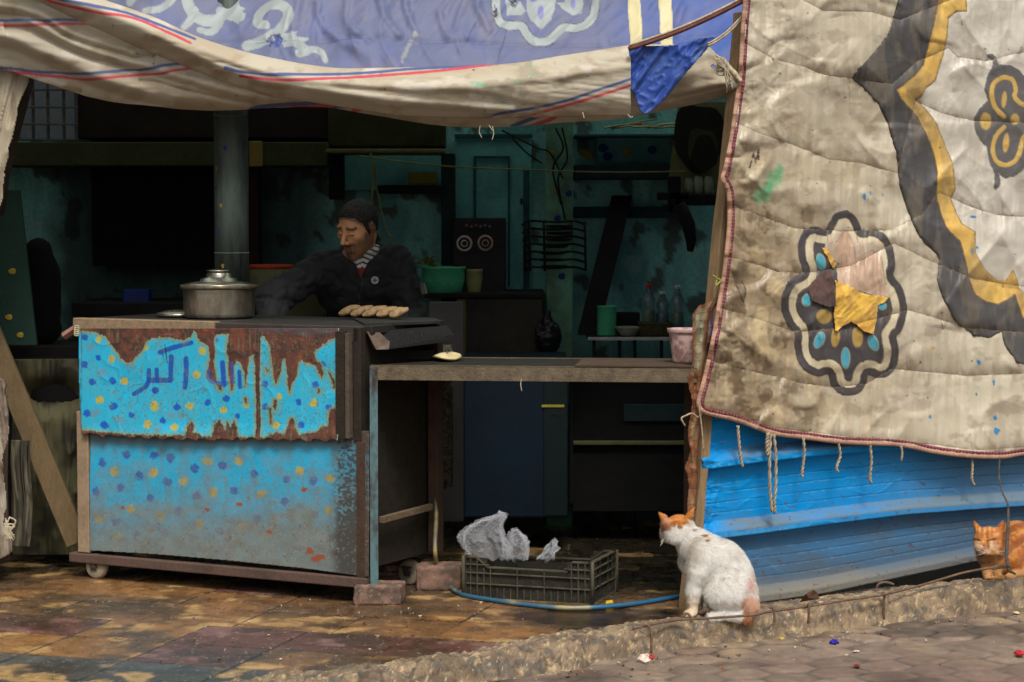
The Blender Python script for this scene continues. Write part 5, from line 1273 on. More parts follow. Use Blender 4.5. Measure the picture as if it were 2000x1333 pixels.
    X, Y = np.meshgrid(np.arange(-160, 60, 2.), np.arange(70, 500, 2.)); outl = smooth_path([(-160, 70), (10, 128), (56, 150), (40, 200), (22, 280), (8, 350), (-10, 420), (-160, 500), (-160, 70)], 5)
    pt = Paint(X, Y, S(170, 158, 134), .8); pt.mix(.7 * sstep(.4, .6, fbm(X / 20, Y / 60, 4, 2)), S(120, 108, 88))
    V = P(X, Y, 7.72 - .05 * ridge((X + Y * .25) / 24, Y / 200, 3, 3)); sheet('upper_canvas', V, pt, MA('canvas'), t, inpoly(X + 6 * (fbm(Y / 20, X / 30, 2, 1) - .5), Y, outl), solid=.003)
    X, Y = np.meshgrid(np.arange(-160, 26, 2.), np.arange(700, 1095, 2.)); outl = smooth_path([(-160, 700), (-5, 735), (12, 770), (18, 850), (6, 900), (14, 980), (8, 1020), (18, 1085), (-160, 1095), (-160, 700)], 5)
    pt = Paint(X, Y, S(160, 150, 132), .8); pt.mix(.7 * sstep(.4, .6, fbm(X / 20, Y / 60, 4, 5)), S(104, 84, 70))
    V = P(X, Y, 7.8 - .06 * ridge((X - Y * .1) / 22, Y / 180, 3, 4)); sheet('lower_canvas', V, pt, MA('canvas'), t, inpoly(X, Y, outl), solid=.003)
    q = P(np.array([62, 44, 22, 4, -6]), np.array([120, 190, 270, 350, 420]), 7.85); MB().tube(q, .026, 12).build('pole', M('pole_dark', (52, 42, 32), .8, bump=.5), t, smooth=True)
    q = P(np.array([4, 3, 5, 8]), np.array([860, 940, 1010, 1092]), 7.9); MB().tube(q, .022, 10).build('lower_pole', M('pole_brown', (92, 72, 58), .8, bump=.5), t, smooth=True)
    m = MB(); rs = np.random.RandomState(6)
    for i in range(10):
        pts = [(rs.uniform(0, 20), rs.uniform(1000, 1030)), (rs.uniform(5, 36), rs.uniform(1020, 1045)), (rs.uniform(0, 34), rs.uniform(1030, 1065))]; q = smooth_path(pts, 5); m.tube(P(q[:, 0], q[:, 1], 7.68), .003, 5)
    m.build('string_knot', M('pale_rope', (190, 178, 150)), t, smooth=True)
interior_left()

# ================================================================== THE PAINTED CART
CE = np.array([.8870, -.4610, 0]); CN = np.array([-.4610, -.8870, 0])     # CE runs left to right along the front, CN faces the street
CA = np.array([-1.530, 7.890, 0])
def cart_pt(px, py, off=0.0): return PL(px, py, CA + CN * off, CN)
def cart_az(px, py, off=0.0):
    p = cart_pt(px, py, off); return float((p - CA) @ CE), float(p[2])
def cbox(m, a0, a1, d0, d1, z0, z1):
    """box in cart axes: along, depth (away from the street), height"""
    return m.box(CA + CE * a0 - CN * d0 + [0, 0, z0], CE * (a1 - a0), -CN * (d1 - d0), (0, 0, z1 - z0))
def build_cart():
    aL, zT = cart_az(150, 640); aR, _ = cart_az(716, 650); aR = aR; _, zB = cart_az(155, 1078)
    aF, _ = cart_az(664, 700)
    DEP = .46
    t = thing('food_cart', 'turquoise steel food cart with rust, painted dots and blue Arabic lettering', 'cart', CA + CE * aR * .5 - CN * .2)
    print('cart', aL, aR, zT, zB, aF)
    rustM = M('rusty_steel', (74, 56, 44), .8, rgb2=(42, 32, 26), scale=14, bump=.6, bscale=120)
    grime = M('greasy_steel', (52, 44, 36), .55, rgb2=(26, 22, 20), scale=12, bump=.6, bscale=90)
    # body carcass
    m = MB(); cbox(m, aL + .03, aR - .02, .02, DEP, zB + .02, .925); m.build('carcass', M('speckled_dark', (42, 36, 26), .8, rgb2=(16, 14, 12), scale=30, bump=.6, bscale=160), t)
    # top slab, left pale and right dark steel edge
    a1, z1 = cart_az(152, 646); a2, _ = cart_az(424, 640); a3, _ = cart_az(704, 650); zt = cart_az(152, 621)[1]
    m = MB(); cbox(m, a1 - .005, a2, -.022, .02, z1, zt); m.build('pale_top_edge', M('speckled_edge', (150, 128, 100), .7, rgb2=(96, 78, 60), scale=40, bump=.6, bscale=150), t, bevel=.003)
    m = MB(); cbox(m, a2 + .002, a3, -.012, .02, z1 - .012, zt - .004); m.build('dark_top_edge', M('dark_edge', (70, 60, 56), .45, rgb2=(38, 34, 33), scale=9, bump=.3), t, bevel=.003)
    m = MB(); cbox(m, a1 - .003, aR + .01, .0205, DEP + .06, zt - .03, zt - .003); m.build('top_plate', M('sooty_plate', (50, 47, 43), .55, rgb2=(24, 22, 21), scale=10, bump=.5), t, bevel=.003)
    # upper flap: painted sheet hanging from the edge
    def cz(px, py): return (130 + px / 3.39, 600 + py / 3.39)
    x = np.arange(150, 668, 1.15); y = np.arange(636, 872, 1.15); X, Y = np.meshgrid(x, y)
    pt = Paint(X, Y, S(44, 184, 222), .4)
    n = fbm(X / 40, Y / 40, 5, 2); pt.mix(.5 * sstep(.45, .65, n), S(60, 174, 204)); pt.mix(.35 * sstep(.5, .7, fbm(X / 5, Y / 60, 3, 4)), S(88, 184, 190))
    B_, Yw, RU, VE = S(28, 92, 190), S(196, 176, 50), S(98, 58, 46), S(120, 158, 128)
    blues = [(125, 200, 22), (215, 335, 19), (125, 382, 22), (178, 497, 22), (306, 491, 22), (140, 705, 24), (313, 657, 24), (434, 716, 21), (252, 783, 26), (641, 752, 21), (733, 661, 22), (938, 634, 22), (1060, 606, 21), (990, 220, 16), (1133, 722, 17), (988, 757, 14), (812, 772, 14), (1320, 507, 21), (1322, 660, 21), (1650, 516, 22), (1541, 630, 22), (1742, 664, 23), (1557, 780, 23), (1702, 377, 18), (1720, 243, 14), (1285, 375, 15), (1490, 515, 12)]
    yel = [(218, 212, 22), (300, 342, 23), (382, 490, 24), (223, 616, 27), (583, 655, 30), (541, 777, 26), (718, 797, 25), (820, 656, 25), (865, 448, 24), (904, 290, 24), (1040, 680, 22), (1190, 650, 20), (1205, 370, 14), (1412, 592, 22), (1638, 632, 26), (1388, 782, 24), (1600, 372, 16), (527, 268, 20), (1742, 805, 20)]
    for i, (a, b, r) in enumerate(blues):
        q = cz(a, b); pt.ell(q[0], q[1], r / 3.39 * 1.05, r / 3.39, B_, i, rag=.42, soft=.12, a=.95, seed=i)
    for i, (a, b, r) in enumerate(yel):
        q = cz(a, b); pt.ell(q[0], q[1], r / 3.39 * .95, r / 3.39 * 1.05, Yw, i * .7, rag=.35, soft=.15, a=.92, seed=i)
    for a, b in ((162, 262), (243, 436), (430, 392), (355, 748), (690, 720), (765, 720), (610, 805), (190, 700)):
        q = cz(a, b); pt.ell(q[0], q[1], 8, 7, S(130, 128, 126), 0, rag=1.1, soft=.6, a=.55)
    TX = S(30, 84, 176)
    def st(pts, w, a=.95): pt.stroke(smooth_path([cz(*p) for p in pts], 4), w * 1.18 / 3.39, TX, 1.3, .7, 4, a=a)
    st([(622, 300), (700, 272), (828, 236)], 27); st([(697, 328), (694, 400), (690, 488)], 27); st([(690, 484), (620, 486), (548, 484)], 30)
    st([(548, 418), (546, 480)], 24); st([(599, 414), (600, 480)], 23); st([(548, 486), (522, 530), (448, 575)], 26)
    q = cz(588, 553); pt.ell(q[0], q[1], 7.2, 7, TX, rag=.1)
    st([(792, 342), (794, 430), (787, 532)], 28)
    st([(943, 425), (946, 470), (985, 500), (1046, 508)], 26, .85); st([(1034, 368), (1040, 440), (1046, 515)], 28, .9); st([(1046, 508), (1110, 498)], 22, .85); st([(1094, 372), (1100, 440), (1106, 498)], 22, .85); st([(1148, 428), (1150, 480), (1153, 530)], 22, .85); st([(965, 410), (985, 402), (990, 420)], 12, .7)
    pt.stroke([cz(655, 250), cz(660, 300), cz(672, 370)], 1.6, S(24, 40, 60), 1, 1, 4); pt.stroke([cz(640, 310), cz(650, 350)], 1.4, S(24, 40, 60), 1, 1, 4)
    # rust
    rust = [[(80, 130), (1800, 130), (1800, 180), (1792, 200), (1740, 225), (1690, 262), (1640, 300), (1650, 345), (1690, 385), (1704, 440), (1690, 472), (1668, 430), (1650, 388), (1610, 376), (1560, 352), (1536, 372), (1530, 450), (1498, 500), (1482, 575), (1466, 520), (1468, 440), (1450, 340), (1432, 345), (1424, 420), (1408, 480), (1386, 515), (1372, 440), (1358, 330), (1345, 250), (1300, 190), (1282, 200), (1284, 880), (1256, 880), (1258, 640), (1250, 400), (1240, 320), (1215, 330), (1205, 400), (1190, 530), (1182, 440), (1150, 370), (1122, 350), (1106, 420), (1108, 545), (1092, 560), (1080, 470), (1070, 350), (1060, 260), (1078, 185), (1000, 180), (975, 215), (985, 300), (968, 420), (955, 460), (930, 440), (950, 340), (940, 262), (905, 238), (870, 212), (862, 165), (840, 160), (828, 195), (780, 222), (700, 205), (640, 200), (560, 206), (520, 250), (500, 300), (470, 325), (440, 362), (398, 364), (362, 345), (342, 300), (300, 255), (270, 205), (200, 168), (95, 160)],
            [(960, 880), (985, 770), (1020, 750), (1052, 820), (1066, 760), (1090, 800), (1108, 745), (1130, 800), (1140, 880)], [(790, 880), (800, 800), (830, 762), (850, 800), (840, 830), (900, 850), (960, 880)],
            [(1310, 900), (1325, 855), (1400, 830), (1452, 845), (1480, 740), (1505, 735), (1520, 790), (1545, 850), (1650, 830), (1700, 792), (1760, 800), (1800, 820), (1800, 900)],
            [(1728, 820), (1740, 690), (1775, 660), (1800, 700), (1800, 830)], [(1370, 620), (1392, 612), (1402, 650), (1385, 690), (1372, 665)], [(1342, 668), (1360, 664), (1362, 772), (1350, 776)],
            [(1005, 520), (1030, 515), (1030, 550), (1010, 552)], [(1315, 400), (1340, 415), (1330, 440)], [(1180, 600), (1196, 600), (1196, 640), (1184, 640)], [(1735, 425), (1755, 440), (1776, 500), (1780, 540), (1765, 545), (1756, 490)], [(1664, 540), (1680, 545), (1675, 572), (1662, 565)],
            [(80, 812), (200, 824), (400, 846), (700, 850), (1000, 858), (1280, 866), (1800, 872), (1800, 930), (80, 930)], [(955, 375), (965, 300), (985, 420), (1000, 520), (975, 500), (940, 470)]]
    D = np.full(X.shape, -99.)
    xw = X + 2.4 * (fbm(X / 4, Y / 6, 3, 1) - .5) * 2; yw = Y + 3.6 * (fbm(X / 3.2, Y / 9, 3, 4) - .5) * 2
    for p_ in rust:
        pp = [cz(*q) for q in p_]; pn = np.array(pp)
        bb = (X > pn[:, 0].min() - 16) & (X < pn[:, 0].max() + 16) & (Y > pn[:, 1].min() - 16) & (Y < pn[:, 1].max() + 16)
        d_ = pdist(xw[bb], yw[bb], pp, True); d_ = np.where(inpoly(xw[bb], yw[bb], pp), d_, -d_); D[bb] = np.maximum(D[bb], d_)
    pt.mix(.75 * sstep(-9, -1, D + 5 * (fbm(X / 6, Y / 10, 3, 3) - .5)), VE)
    pt.mix(.55 * sstep(-3.5, -.5, D), S(150, 140, 70))
    ru = np.ones(X.shape + (3,)) * RU; nn = fbm(X / 14, Y / 14, 4, 6)
    ru = ru + (S(74, 50, 42) - ru) * sstep(.42, .62, nn)[..., None]; ru = ru + (S(128, 72, 48) - ru) * (sstep(.55, .72, fbm(X / 9, Y / 12, 3, 2)) * .55)[..., None]
    pur = sstep(655, 648 - 0, Y - 20 * (fbm(X / 30, X * 0, 2, 2) - .5)) * sstep(480, 520, X); ru = ru + (S(84, 76, 80) - ru) * (pur * .8)[..., None]
    mk = sstep(-.6, .6, D); pt.c += (ru - pt.c) * mk[..., None]; pt.r += (.85 - pt.r) * mk; pt.h -= .0014 * mk
    st([(943, 425), (946, 470), (985, 500), (1046, 508)], 24, .55); st([(1034, 368), (1040, 440), (1046, 515)], 27, .8); st([(1094, 372), (1100, 440), (1106, 498)], 22, .5); st([(1148, 428), (1150, 480), (1153, 530)], 22, .7)
    # chips, pits and drips
    pit = sstep(.70, .74, fbm(X / 2.4, Y / 3.2, 2, 5)) * sstep(.35, .65, fbm(X / 60, Y / 40, 3, 7) + .25 * sstep(330, 560, X)); pt.mix(pit * .5, S(92, 90, 72), .8, -.0006)
    pt.mix(.6 * sstep(.66, .7, fbm(X / 3, Y / 5, 3, 1)) * sstep(.5, .62, fbm(X / 50, Y / 50, 2, 3)), S(110, 112, 84))
    drip = sstep(.66, .72, fbm(X / 2.0, Y / 46, 2, 2)) * sstep(.45, .6, fbm(X / 30, Y / 30, 2, 6)); pt.mix(.35 * drip, S(120, 128, 96))
    pt.stroke([cz(1282, 170), cz(1280, 500), cz(1284, 870)], 1.6, S(40, 30, 26), 1, .4); pt.stroke([cz(102, 160), cz(100, 800)], 1.2, S(70, 90, 90), 1, .4)
    low = interp(X, [(150, 838), (160, 846), (200, 851), (260, 855), (330, 857), (430, 860), (500, 858), (560, 861), (640, 862), (668, 857)]) + 5 * (fbm(X / 9, X * 0, 3, 3) - .5) * 2 + 1.5 * np.sin(X / 5)
    lft = interp(Y, [(636, 153), (760, 156), (850, 160)])
    mask = (Y < low) & (X > lft) & (X < 663 + 1.2 * fbm(Y / 8, Y * 0, 2, 1)) & (Y > 641)
    bend = .010 * (fbm(X / 100, Y / 90, 3, 4) - .5) + .0012 * mk * fbm(X / 3, Y / 3, 2, 2) + .0016 * crease(X / 60, Y / 50, 12, 3) + .02 * sstep(825, 862, Y) * (fbm(X / 26, Y * 0, 2, 6) - .2) + .004 * np.exp(-((X - 506) / 2.5) ** 2)
    V = cart_pt(X, Y, .022) + CN * (bend + pt.h)[..., None]
    fo = sheet('upper_flap', V, pt, MA('enamel_paint', fine=.10, fscale=350, bump=.2, bscale=350, spec=.45), t, mask, solid=.0025)
    fo['label'] = 'rust-streaked turquoise flap with blue Arabic lettering and dots'
    # lower panel
    def lz(a, b): return (a * .375, 833 + .375 * b)
    x = np.arange(152, 722, 1.3); y = np.arange(842, 1156, 1.3); X, Y = np.meshgrid(x, y)
    pt = Paint(X, Y, S(40, 168, 208), .5)
    pt.mix(.4 * sstep(.45, .65, fbm(X / 30, Y / 30, 5, 1)), S(76, 164, 192))
    for i, (a, b) in enumerate([(535, 190), (660, 145), (805, 150), (890, 165), (730, 255), (875, 290), (630, 320), (505, 340), (1017, 218), (1160, 203), (785, 372), (1030, 362), (1220, 335), (1325, 250), (1493, 275), (1635, 283), (1485, 390), (605, 498), (930, 442), (862, 555), (715, 565), (1145, 545), (1340, 483), (1640, 460), (1000, 580)]):
        q = lz(a, b); pt.ell(q[0], q[1], 7.8, 8.2, S(44, 84, 168), i, rag=.5, soft=.2, a=.9, seed=i)
    for i, (a, b) in enumerate([(600, 235), (803, 240), (960, 285), (1083, 182), (1245, 183), (1565, 232), (1112, 342), (1365, 350), (685, 430), (520, 483), (838, 468), (1040, 512), (1255, 525), (610, 578), (1720, 270), (1715, 440)]):
        q = lz(a, b); pt.ell(q[0], q[1], 8, 9.5, S(184, 160, 56), i * .6, rag=.35, soft=.2, a=.9, seed=i)
    n = fbm(X / 34, Y / 26, 5, 3); n2 = fbm(X / 4, Y / 5, 3, 6)
    bowl = 960 + 70 * np.exp(-((X - 255) / 170) ** 2) * 0 + 20 * np.sin(X / 90)
    mud = .95 * sstep(925, 1062, Y + 18 * (n - .5) * 2 + .03 * (X - 400)) * (.9 + .2 * n2) + .25 * sstep(.5, .62, n)
    mud = np.clip(mud, 0, 1); GR = S(126, 124, 112)
    pt.mix(mud * (.84 + .14 * n2), GR); pt.mix(mud * .3 * sstep(.45, .65, fbm(X / 20, Y / 14, 4, 2)), S(104, 92, 72))
    pt.mix(.7 * sstep(882, 858, Y + 14 * (n - .5)) , S(96, 78, 52))
    tar = sstep(640, 668, X + 22 * (fbm(X / 12, Y / 16, 4, 5) - .5)); sp_ = sstep(.40, .52, fbm(X / 4.5, Y / 4.5, 4, 2) + .18 * sstep(985, 1040, Y) - .1 * sstep(940, 900, Y) * sstep(690, 670, X))
    pt.mix(.45 * sstep(.54, .70, fbm(X / 2.8, Y / 3.4, 3, 7)), S(104, 128, 130)); pt.mix(.35 * sstep(.52, .66, fbm(X / 14, Y / 60, 3, 4)), S(110, 124, 120))
    pt.mix(.55 * sstep(620, 700, X + 16 * (n - .5)), S(74, 84, 82)); pt.mix(tar * sp_ * .85, S(64, 60, 56), .5, .0012); pt.mix(tar * .6 * sstep(690, 705, X), S(84, 66, 48))
    pt.mix(.45 * sstep(.74, .8, n2) * (.3 + mud), S(84, 74, 60)); pt.mix(.5 * sstep(.80, .84, fbm(X / 3, Y / 3, 2, 2)) * mud, S(176, 170, 150))
    for a, b, r in ((1615, 650, 8), (1668, 683, 11), (1635, 690, 7), (1585, 330, 6), (1405, 550, 5), (1085, 435, 5), (1250, 405, 5), (640, 425, 4)):
        q = lz(a, b); pt.ell(q[0], q[1], r, r * .75, S(150, 82, 56), 0, rag=.7)
    for p_ in ([(1085, 370), (1120, 420), (1105, 450)], [(1078, 550), (1075, 590), (1082, 620)], [(1440, 565), (1415, 610)]): pt.stroke(smooth_path([lz(*q) for q in p_], 4), 1.5, S(100, 150, 170), 1, .6, 4, a=.6)
    bot = interp(X, [(150, 1076), (175, 1076), (300, 1083), (450, 1096), (600, 1112), (722, 1128)])
    mask = (Y < bot) & (X > 176)
    V = cart_pt(X, Y, .004) + CN * (.006 * (fbm(X / 70, Y / 60, 3, 2) - .5) + pt.h)[..., None]
    lo = sheet('lower_panel', V, pt, MA('worn_enamel', fine=.14, fscale=300, bump=.35, bscale=300), t, mask, solid=.0025)
    lo['label'] = 'lower turquoise panel fading into grey mud and black tar'
    # left stile, bottom rail, right uprights
    a0, _ = cart_az(154, 900); a1, _ = cart_az(176, 900)
    m = MB(); cbox(m, a0, a1, -.012, .03, cart_az(156, 1078)[1], .60); m.build('left_stile', M('cream_paint', (156, 134, 108), .7, rgb2=(112, 92, 72), scale=10, bump=.4), t, bevel=.003)
    a0, z0 = cart_az(141, 1090); a1, _ = cart_az(722, 1136)
    m = MB(); cbox(m, a0, a1, -.02, .03, z0 - .012, z0 + .022); m.build('bottom_rail', M('rail_rust', (94, 74, 64), .8, rgb2=(64, 54, 46), scale=10, bump=.6), t, bevel=.004)
    m = MB(); cbox(m, a0, a0 + .03, .03, DEP, z0 - .012, z0 + .02); cbox(m, a0, a1, DEP - .03, DEP, z0 - .011, z0 + .021); m.build('bottom_frame', rustM, t)
    for x0, x1, y0, y1, o_, mt, nm in ((664, 683, 646, 858, .03, grime, 'upright'), (684, 692, 650, 856, .034, M('pale_greased', (88, 78, 66), .5, rgb2=(70, 60, 48), scale=30, bump=.5), 'upright'), (693, 709, 640, 862, .012, grime, 'upright'), (700, 716, 862, 1136, .012, M('rusty_steel', (74, 56, 44)), 'upright')):
        a0, z1 = cart_az(x0, y0); a1, z0 = cart_az(x1, y1)
        m = MB(); cbox(m, a0, a1, -o_, .02, z0, z1); m.build(nm, mt, t, bevel=.002)
    # side wall: rear post, rail
    side = lambda px, py, off=0: PL(px, py, CA + CE * (aR + off), CE)
    m = MB(); cbox(m, aR - .005, aR + .035, DEP - .04, DEP, .12, .90); m.build('rear_post', rustM, t, bevel=.002)
    p = side(740, 1022, .01); q = side(836, 996, .01)
    MB().box(p, q - p, CE * .02, (0, 0, .022)).build('side_rail', M('pale_rust', (112, 94, 72), .8, rgb2=(70, 54, 42), scale=30, bump=.6), t, bevel=.002)
    # bracket stub on the left, latch
    p = cart_pt(156, 640, .0); q = cart_pt(122, 658, .02); MB().tube([p + [0, .02, .008], q + [0, .02, 0]], .014, 4).build('handle_stub', M('pinkish_rust', (150, 110, 94), .7, rgb2=(90, 64, 54), scale=20), t)
    p = cart_pt(150, 645, .024); r_ = MB()
    for i in range(5): a = np.linspace(0, 6.3, 10); r_.tube(p + np.stack([.008 * np.cos(a), 0 * a - .004 * i * .5, .004 * np.sin(a) - .007 * i + .012], 1), .0028, 5)
    r_.build('wire_binding', M('pale_rope', (190, 178, 150)), t, smooth=True)
    # casters
    def caster(a, d):
        w = thing('caster_wheel', None, None, (0, 0, 0)); w.parent = t
        for k in ('label', 'category'): 
            if k in w: del w[k]
        c = CA + CE * a - CN * d; ctr = np.array([c[0] + .012, c[1], .046])
        w.location = tuple(ctr - np.array(t.location))
        ax = CN; ex = CE; V = []; F = []; S_ = 28
        prof = [(.012, -.013), (.028, -.014), (.040, -.012), (.0455, -.006), (.0455, .006), (.040, .012), (.028, .014), (.012, .013)]
        for r, o in prof:
            for j in range(S_):
                an = 2 * math.pi * j / S_; V.append(ctr + ax * o + ex * r * math.cos(an) + np.array([0, 0, r * math.sin(an)]))
        for i in range(len(prof) - 1):
            for j in range(S_): F.append((i * S_ + j, i * S_ + (j + 1) % S_, (i + 1) * S_ + (j + 1) % S_, (i + 1) * S_ + j))
        F += [tuple(range(S_))[::-1], tuple((len(prof) - 1) * S_ + j for j in range(S_))]
        mesh('tyre', V, F, M('worn_rubber', (150, 138, 116), .8, rgb2=(70, 64, 54), scale=40, bump=.4), w, smooth=False)
        hub = MB(); hub.tube([ctr - ax * .022, ctr + ax * .022], .010, 12); hub.build('axle', rustM, w)
        f = MB()
        for s_ in (-1, 1): f.box(ctr + ax * (s_ * .018 - .002) - ex * .014 + [0, 0, -.012], ex * .026, ax * .004, (-.012 * ex[0], -.012 * ex[1], z0c - .034 + .012))
        f.box(ctr - ax * .022 - ex * .026 + [0, 0, z0c - .040], ex * .04, ax * .044, (0, 0, .006)); f.build('fork', rustM, w, bevel=.001)
    z0c = cart_az(141, 1090)[1] - .012
    aw = cart_az(183, 1108)[0]
    caster(aw, .0); caster(aw + .02, DEP - .06); caster(aR - .08, DEP - .06)
    # black grill tray at the right end
    g = thing('grill_tray', 'greasy black grill tray sticking out of the right end of the cart', 'tray', P(780, 680, 7.6))
    def Pq(px, py, Y): return P(px, py, Y)
    top = [P(712, 640, 7.40), P(862, 620, 7.62), P(846, 606, 7.86), P(690, 617, 7.8)]
    topV = [np.array([v[0], v[1], zt + .004]) for v in top]
    V = topV + [v - [0, 0, .012] for v in topV]
    mesh('tray_top', V, [(0, 1, 2, 3), (7, 6, 5, 4), (0, 4, 5, 1), (1, 5, 6, 2), (2, 6, 7, 3), (3, 7, 4, 0)], M('grill_grey', (44, 43, 39), .7, rgb2=(20, 20, 19), scale=14, bump=.8, bscale=80), g, smooth=False, bevel=.002)
    V = [P(738, 664, 7.42), P(752, 684, 7.40), P(880, 668, 7.60), P(889, 654, 7.62), P(874, 636, 7.64), P(748, 646, 7.44)]
    V2 = [v + np.array([-.09, .20, 0]) for v in V]
    n = 6; F = [tuple(range(6)), tuple(range(11, 5, -1))] + [(i, i + 6, (i + 1) % 6 + 6, (i + 1) % 6) for i in range(6)]
    mesh('tray_body', V + V2, F, M('charred', (20, 19, 18), .6, rgb2=(10, 9, 9), scale=12, bump=.8, bscale=90), g, smooth=False, bevel=.004)
    V = [P(716, 648, 7.36), P(735, 684, 7.36), P(760, 683, 7.38), P(762, 668, 7.40), P(742, 650, 7.39)]; V2 = [v + np.array([-.02, .08, 0]) for v in V]
    mesh('tray_bracket', V + V2, [(0, 1, 2, 3, 4), (9, 8, 7, 6, 5)] + [(i, i + 5, (i + 1) % 5 + 5, (i + 1) % 5) for i in range(5)], M('bracket_brown', (104, 86, 74), .6, rgb2=(56, 46, 40), scale=20, bump=.5), g, smooth=False, bevel=.002)
    PB('tray_underside', 722, 684, 846, 704, 7.62, .2, M('charred', (34, 32, 30)), parent=g)
    return zt
TOPZ = build_cart()
print('topz', TOPZ)

# ------------------------------------------------------------------ on the cart: pot, chimney, loaves
def on_top(px, py, z): return G(px, py, z)
def build_pot():
    c = P(428, 618, 7.93); c[2] = TOPZ; sc = c[1] / FPX; R = 69.5 * sc
    t = thing('cooking_pot', 'large dented aluminium cooking pot with a domed lid on the left of the cart', 'pot', c)
    H = (612 - 553) * sc
    alu = M('brushed_alu', (206, 198, 180), .27, .92, rgb2=(128, 112, 88), amt=.75, scale=16, bump=.3, bscale=40, stretch=(1, 1, .4))
    MB().lathe([(R * .93, 0), (R * .985, .006), (R, .016), (R, H * .9), (R * 1.01, H), (R * .96, H), (R * .95, .02), (R * .5, .01)], c, 56).build('pot_wall', alu, t, smooth=True)
    MB().lathe([(R * 1.0, H * .93), (R * 1.085, H * .95), (R * 1.09, H * 1.04), (R * 1.07, H * 1.08), (R * 1.0, H * 1.06)], c, 56).build('rolled_rim', M('rim_alu', (120, 108, 86), .5, .6, rgb2=(44, 38, 30), scale=60, bump=.6), t, smooth=True)
    l = MB().lathe([(R * 1.0, H * 1.055), (R * .98, H * 1.10), (R * .72, H * 1.17), (R * .55, H * 1.20), (R * .50, H * 1.28), (R * .36, H * 1.33), (R * .33, H * 1.46), (R * .30, H * 1.50), (R * .20, H * 1.52)], c, 56).build('lid', M('lid_alu', (196, 190, 172), .25, .92, rgb2=(110, 100, 84), scale=10, bump=.2), t, smooth=True)
    MB().lathe([(R * .20, H * 1.50), (R * .34, H * 1.525), (R * .35, H * 1.56), (R * .24, H * 1.58), (R * .12, H * 1.57)], c, 40).build('lid_knob', M('lid_alu', (176, 170, 150)), l, smooth=True)
    c2 = P(346, 613, 7.98); c2[2] = TOPZ; o = MB().lathe([(.075, 0), (.082, .006), (.075, .014), (.04, .022), (.02, .024)], c2 + [.0, .03, 0], 40).build('spare_lid', M('lid_alu', (176, 170, 150)), smooth=True); tag(o, 'flat aluminium lid lying on the cart to the left of the big pot', 'lid')
    # chimney
    cx = 453.5; Yp = 8.12; a = P(cx, 600, Yp); r = 33.5 * Yp / FPX
    t = thing('stovepipe', 'thick grey-green metal stovepipe with paint spots rising behind the pot', 'stovepipe', (a[0], Yp, TOPZ))
    MB().tube([(a[0], Yp, TOPZ), (a[0], Yp, 1.4), (a[0], Yp, ROOF_Z + .1)], r, 40).build('pipe', M('pipe_paint', (84, 94, 88), .55, .2, rgb2=(34, 36, 32), amt=1.0, scale=7, bump=.5, bscale=60, stretch=(1.6, 1, .25)), t, smooth=True)
    for z in (1.16, 1.66): MB().lathe([(r * 1.0, -.004), (r * 1.03, 0), (r * 1.0, .004)], (a[0], Yp, z), 40).build('pipe_seam', M('pipe_paint', (112, 128, 116)), t, smooth=True)
    for x, y, k in ((446, 290, 'b'), (427, 368, 'b'), (437, 402, 'y'), (431, 452, 'b'), (428, 330, 'y'), (440, 520, 'y')):
        th = math.asin((x - cx) / 33.5); zc = P(x, y, Yp - r)[2]; V = []; nn = 9
        for j in range(nn): an = j * 6.283 / nn; V.append((a[0] + (r + .0012) * math.sin(th + .09 * math.cos(an) * (1 + .3 * math.sin(j * 2))), Yp - (r + .0012) * math.cos(th + .09 * math.cos(an)), zc + .009 * math.sin(an)))
        mesh('paint_dot', V, [tuple(range(nn))], M('dot_yellow', (190, 160, 40), .7) if k == 'y' else M('dot_blue', (30, 56, 130), .7), t, smooth=False)
build_pot()

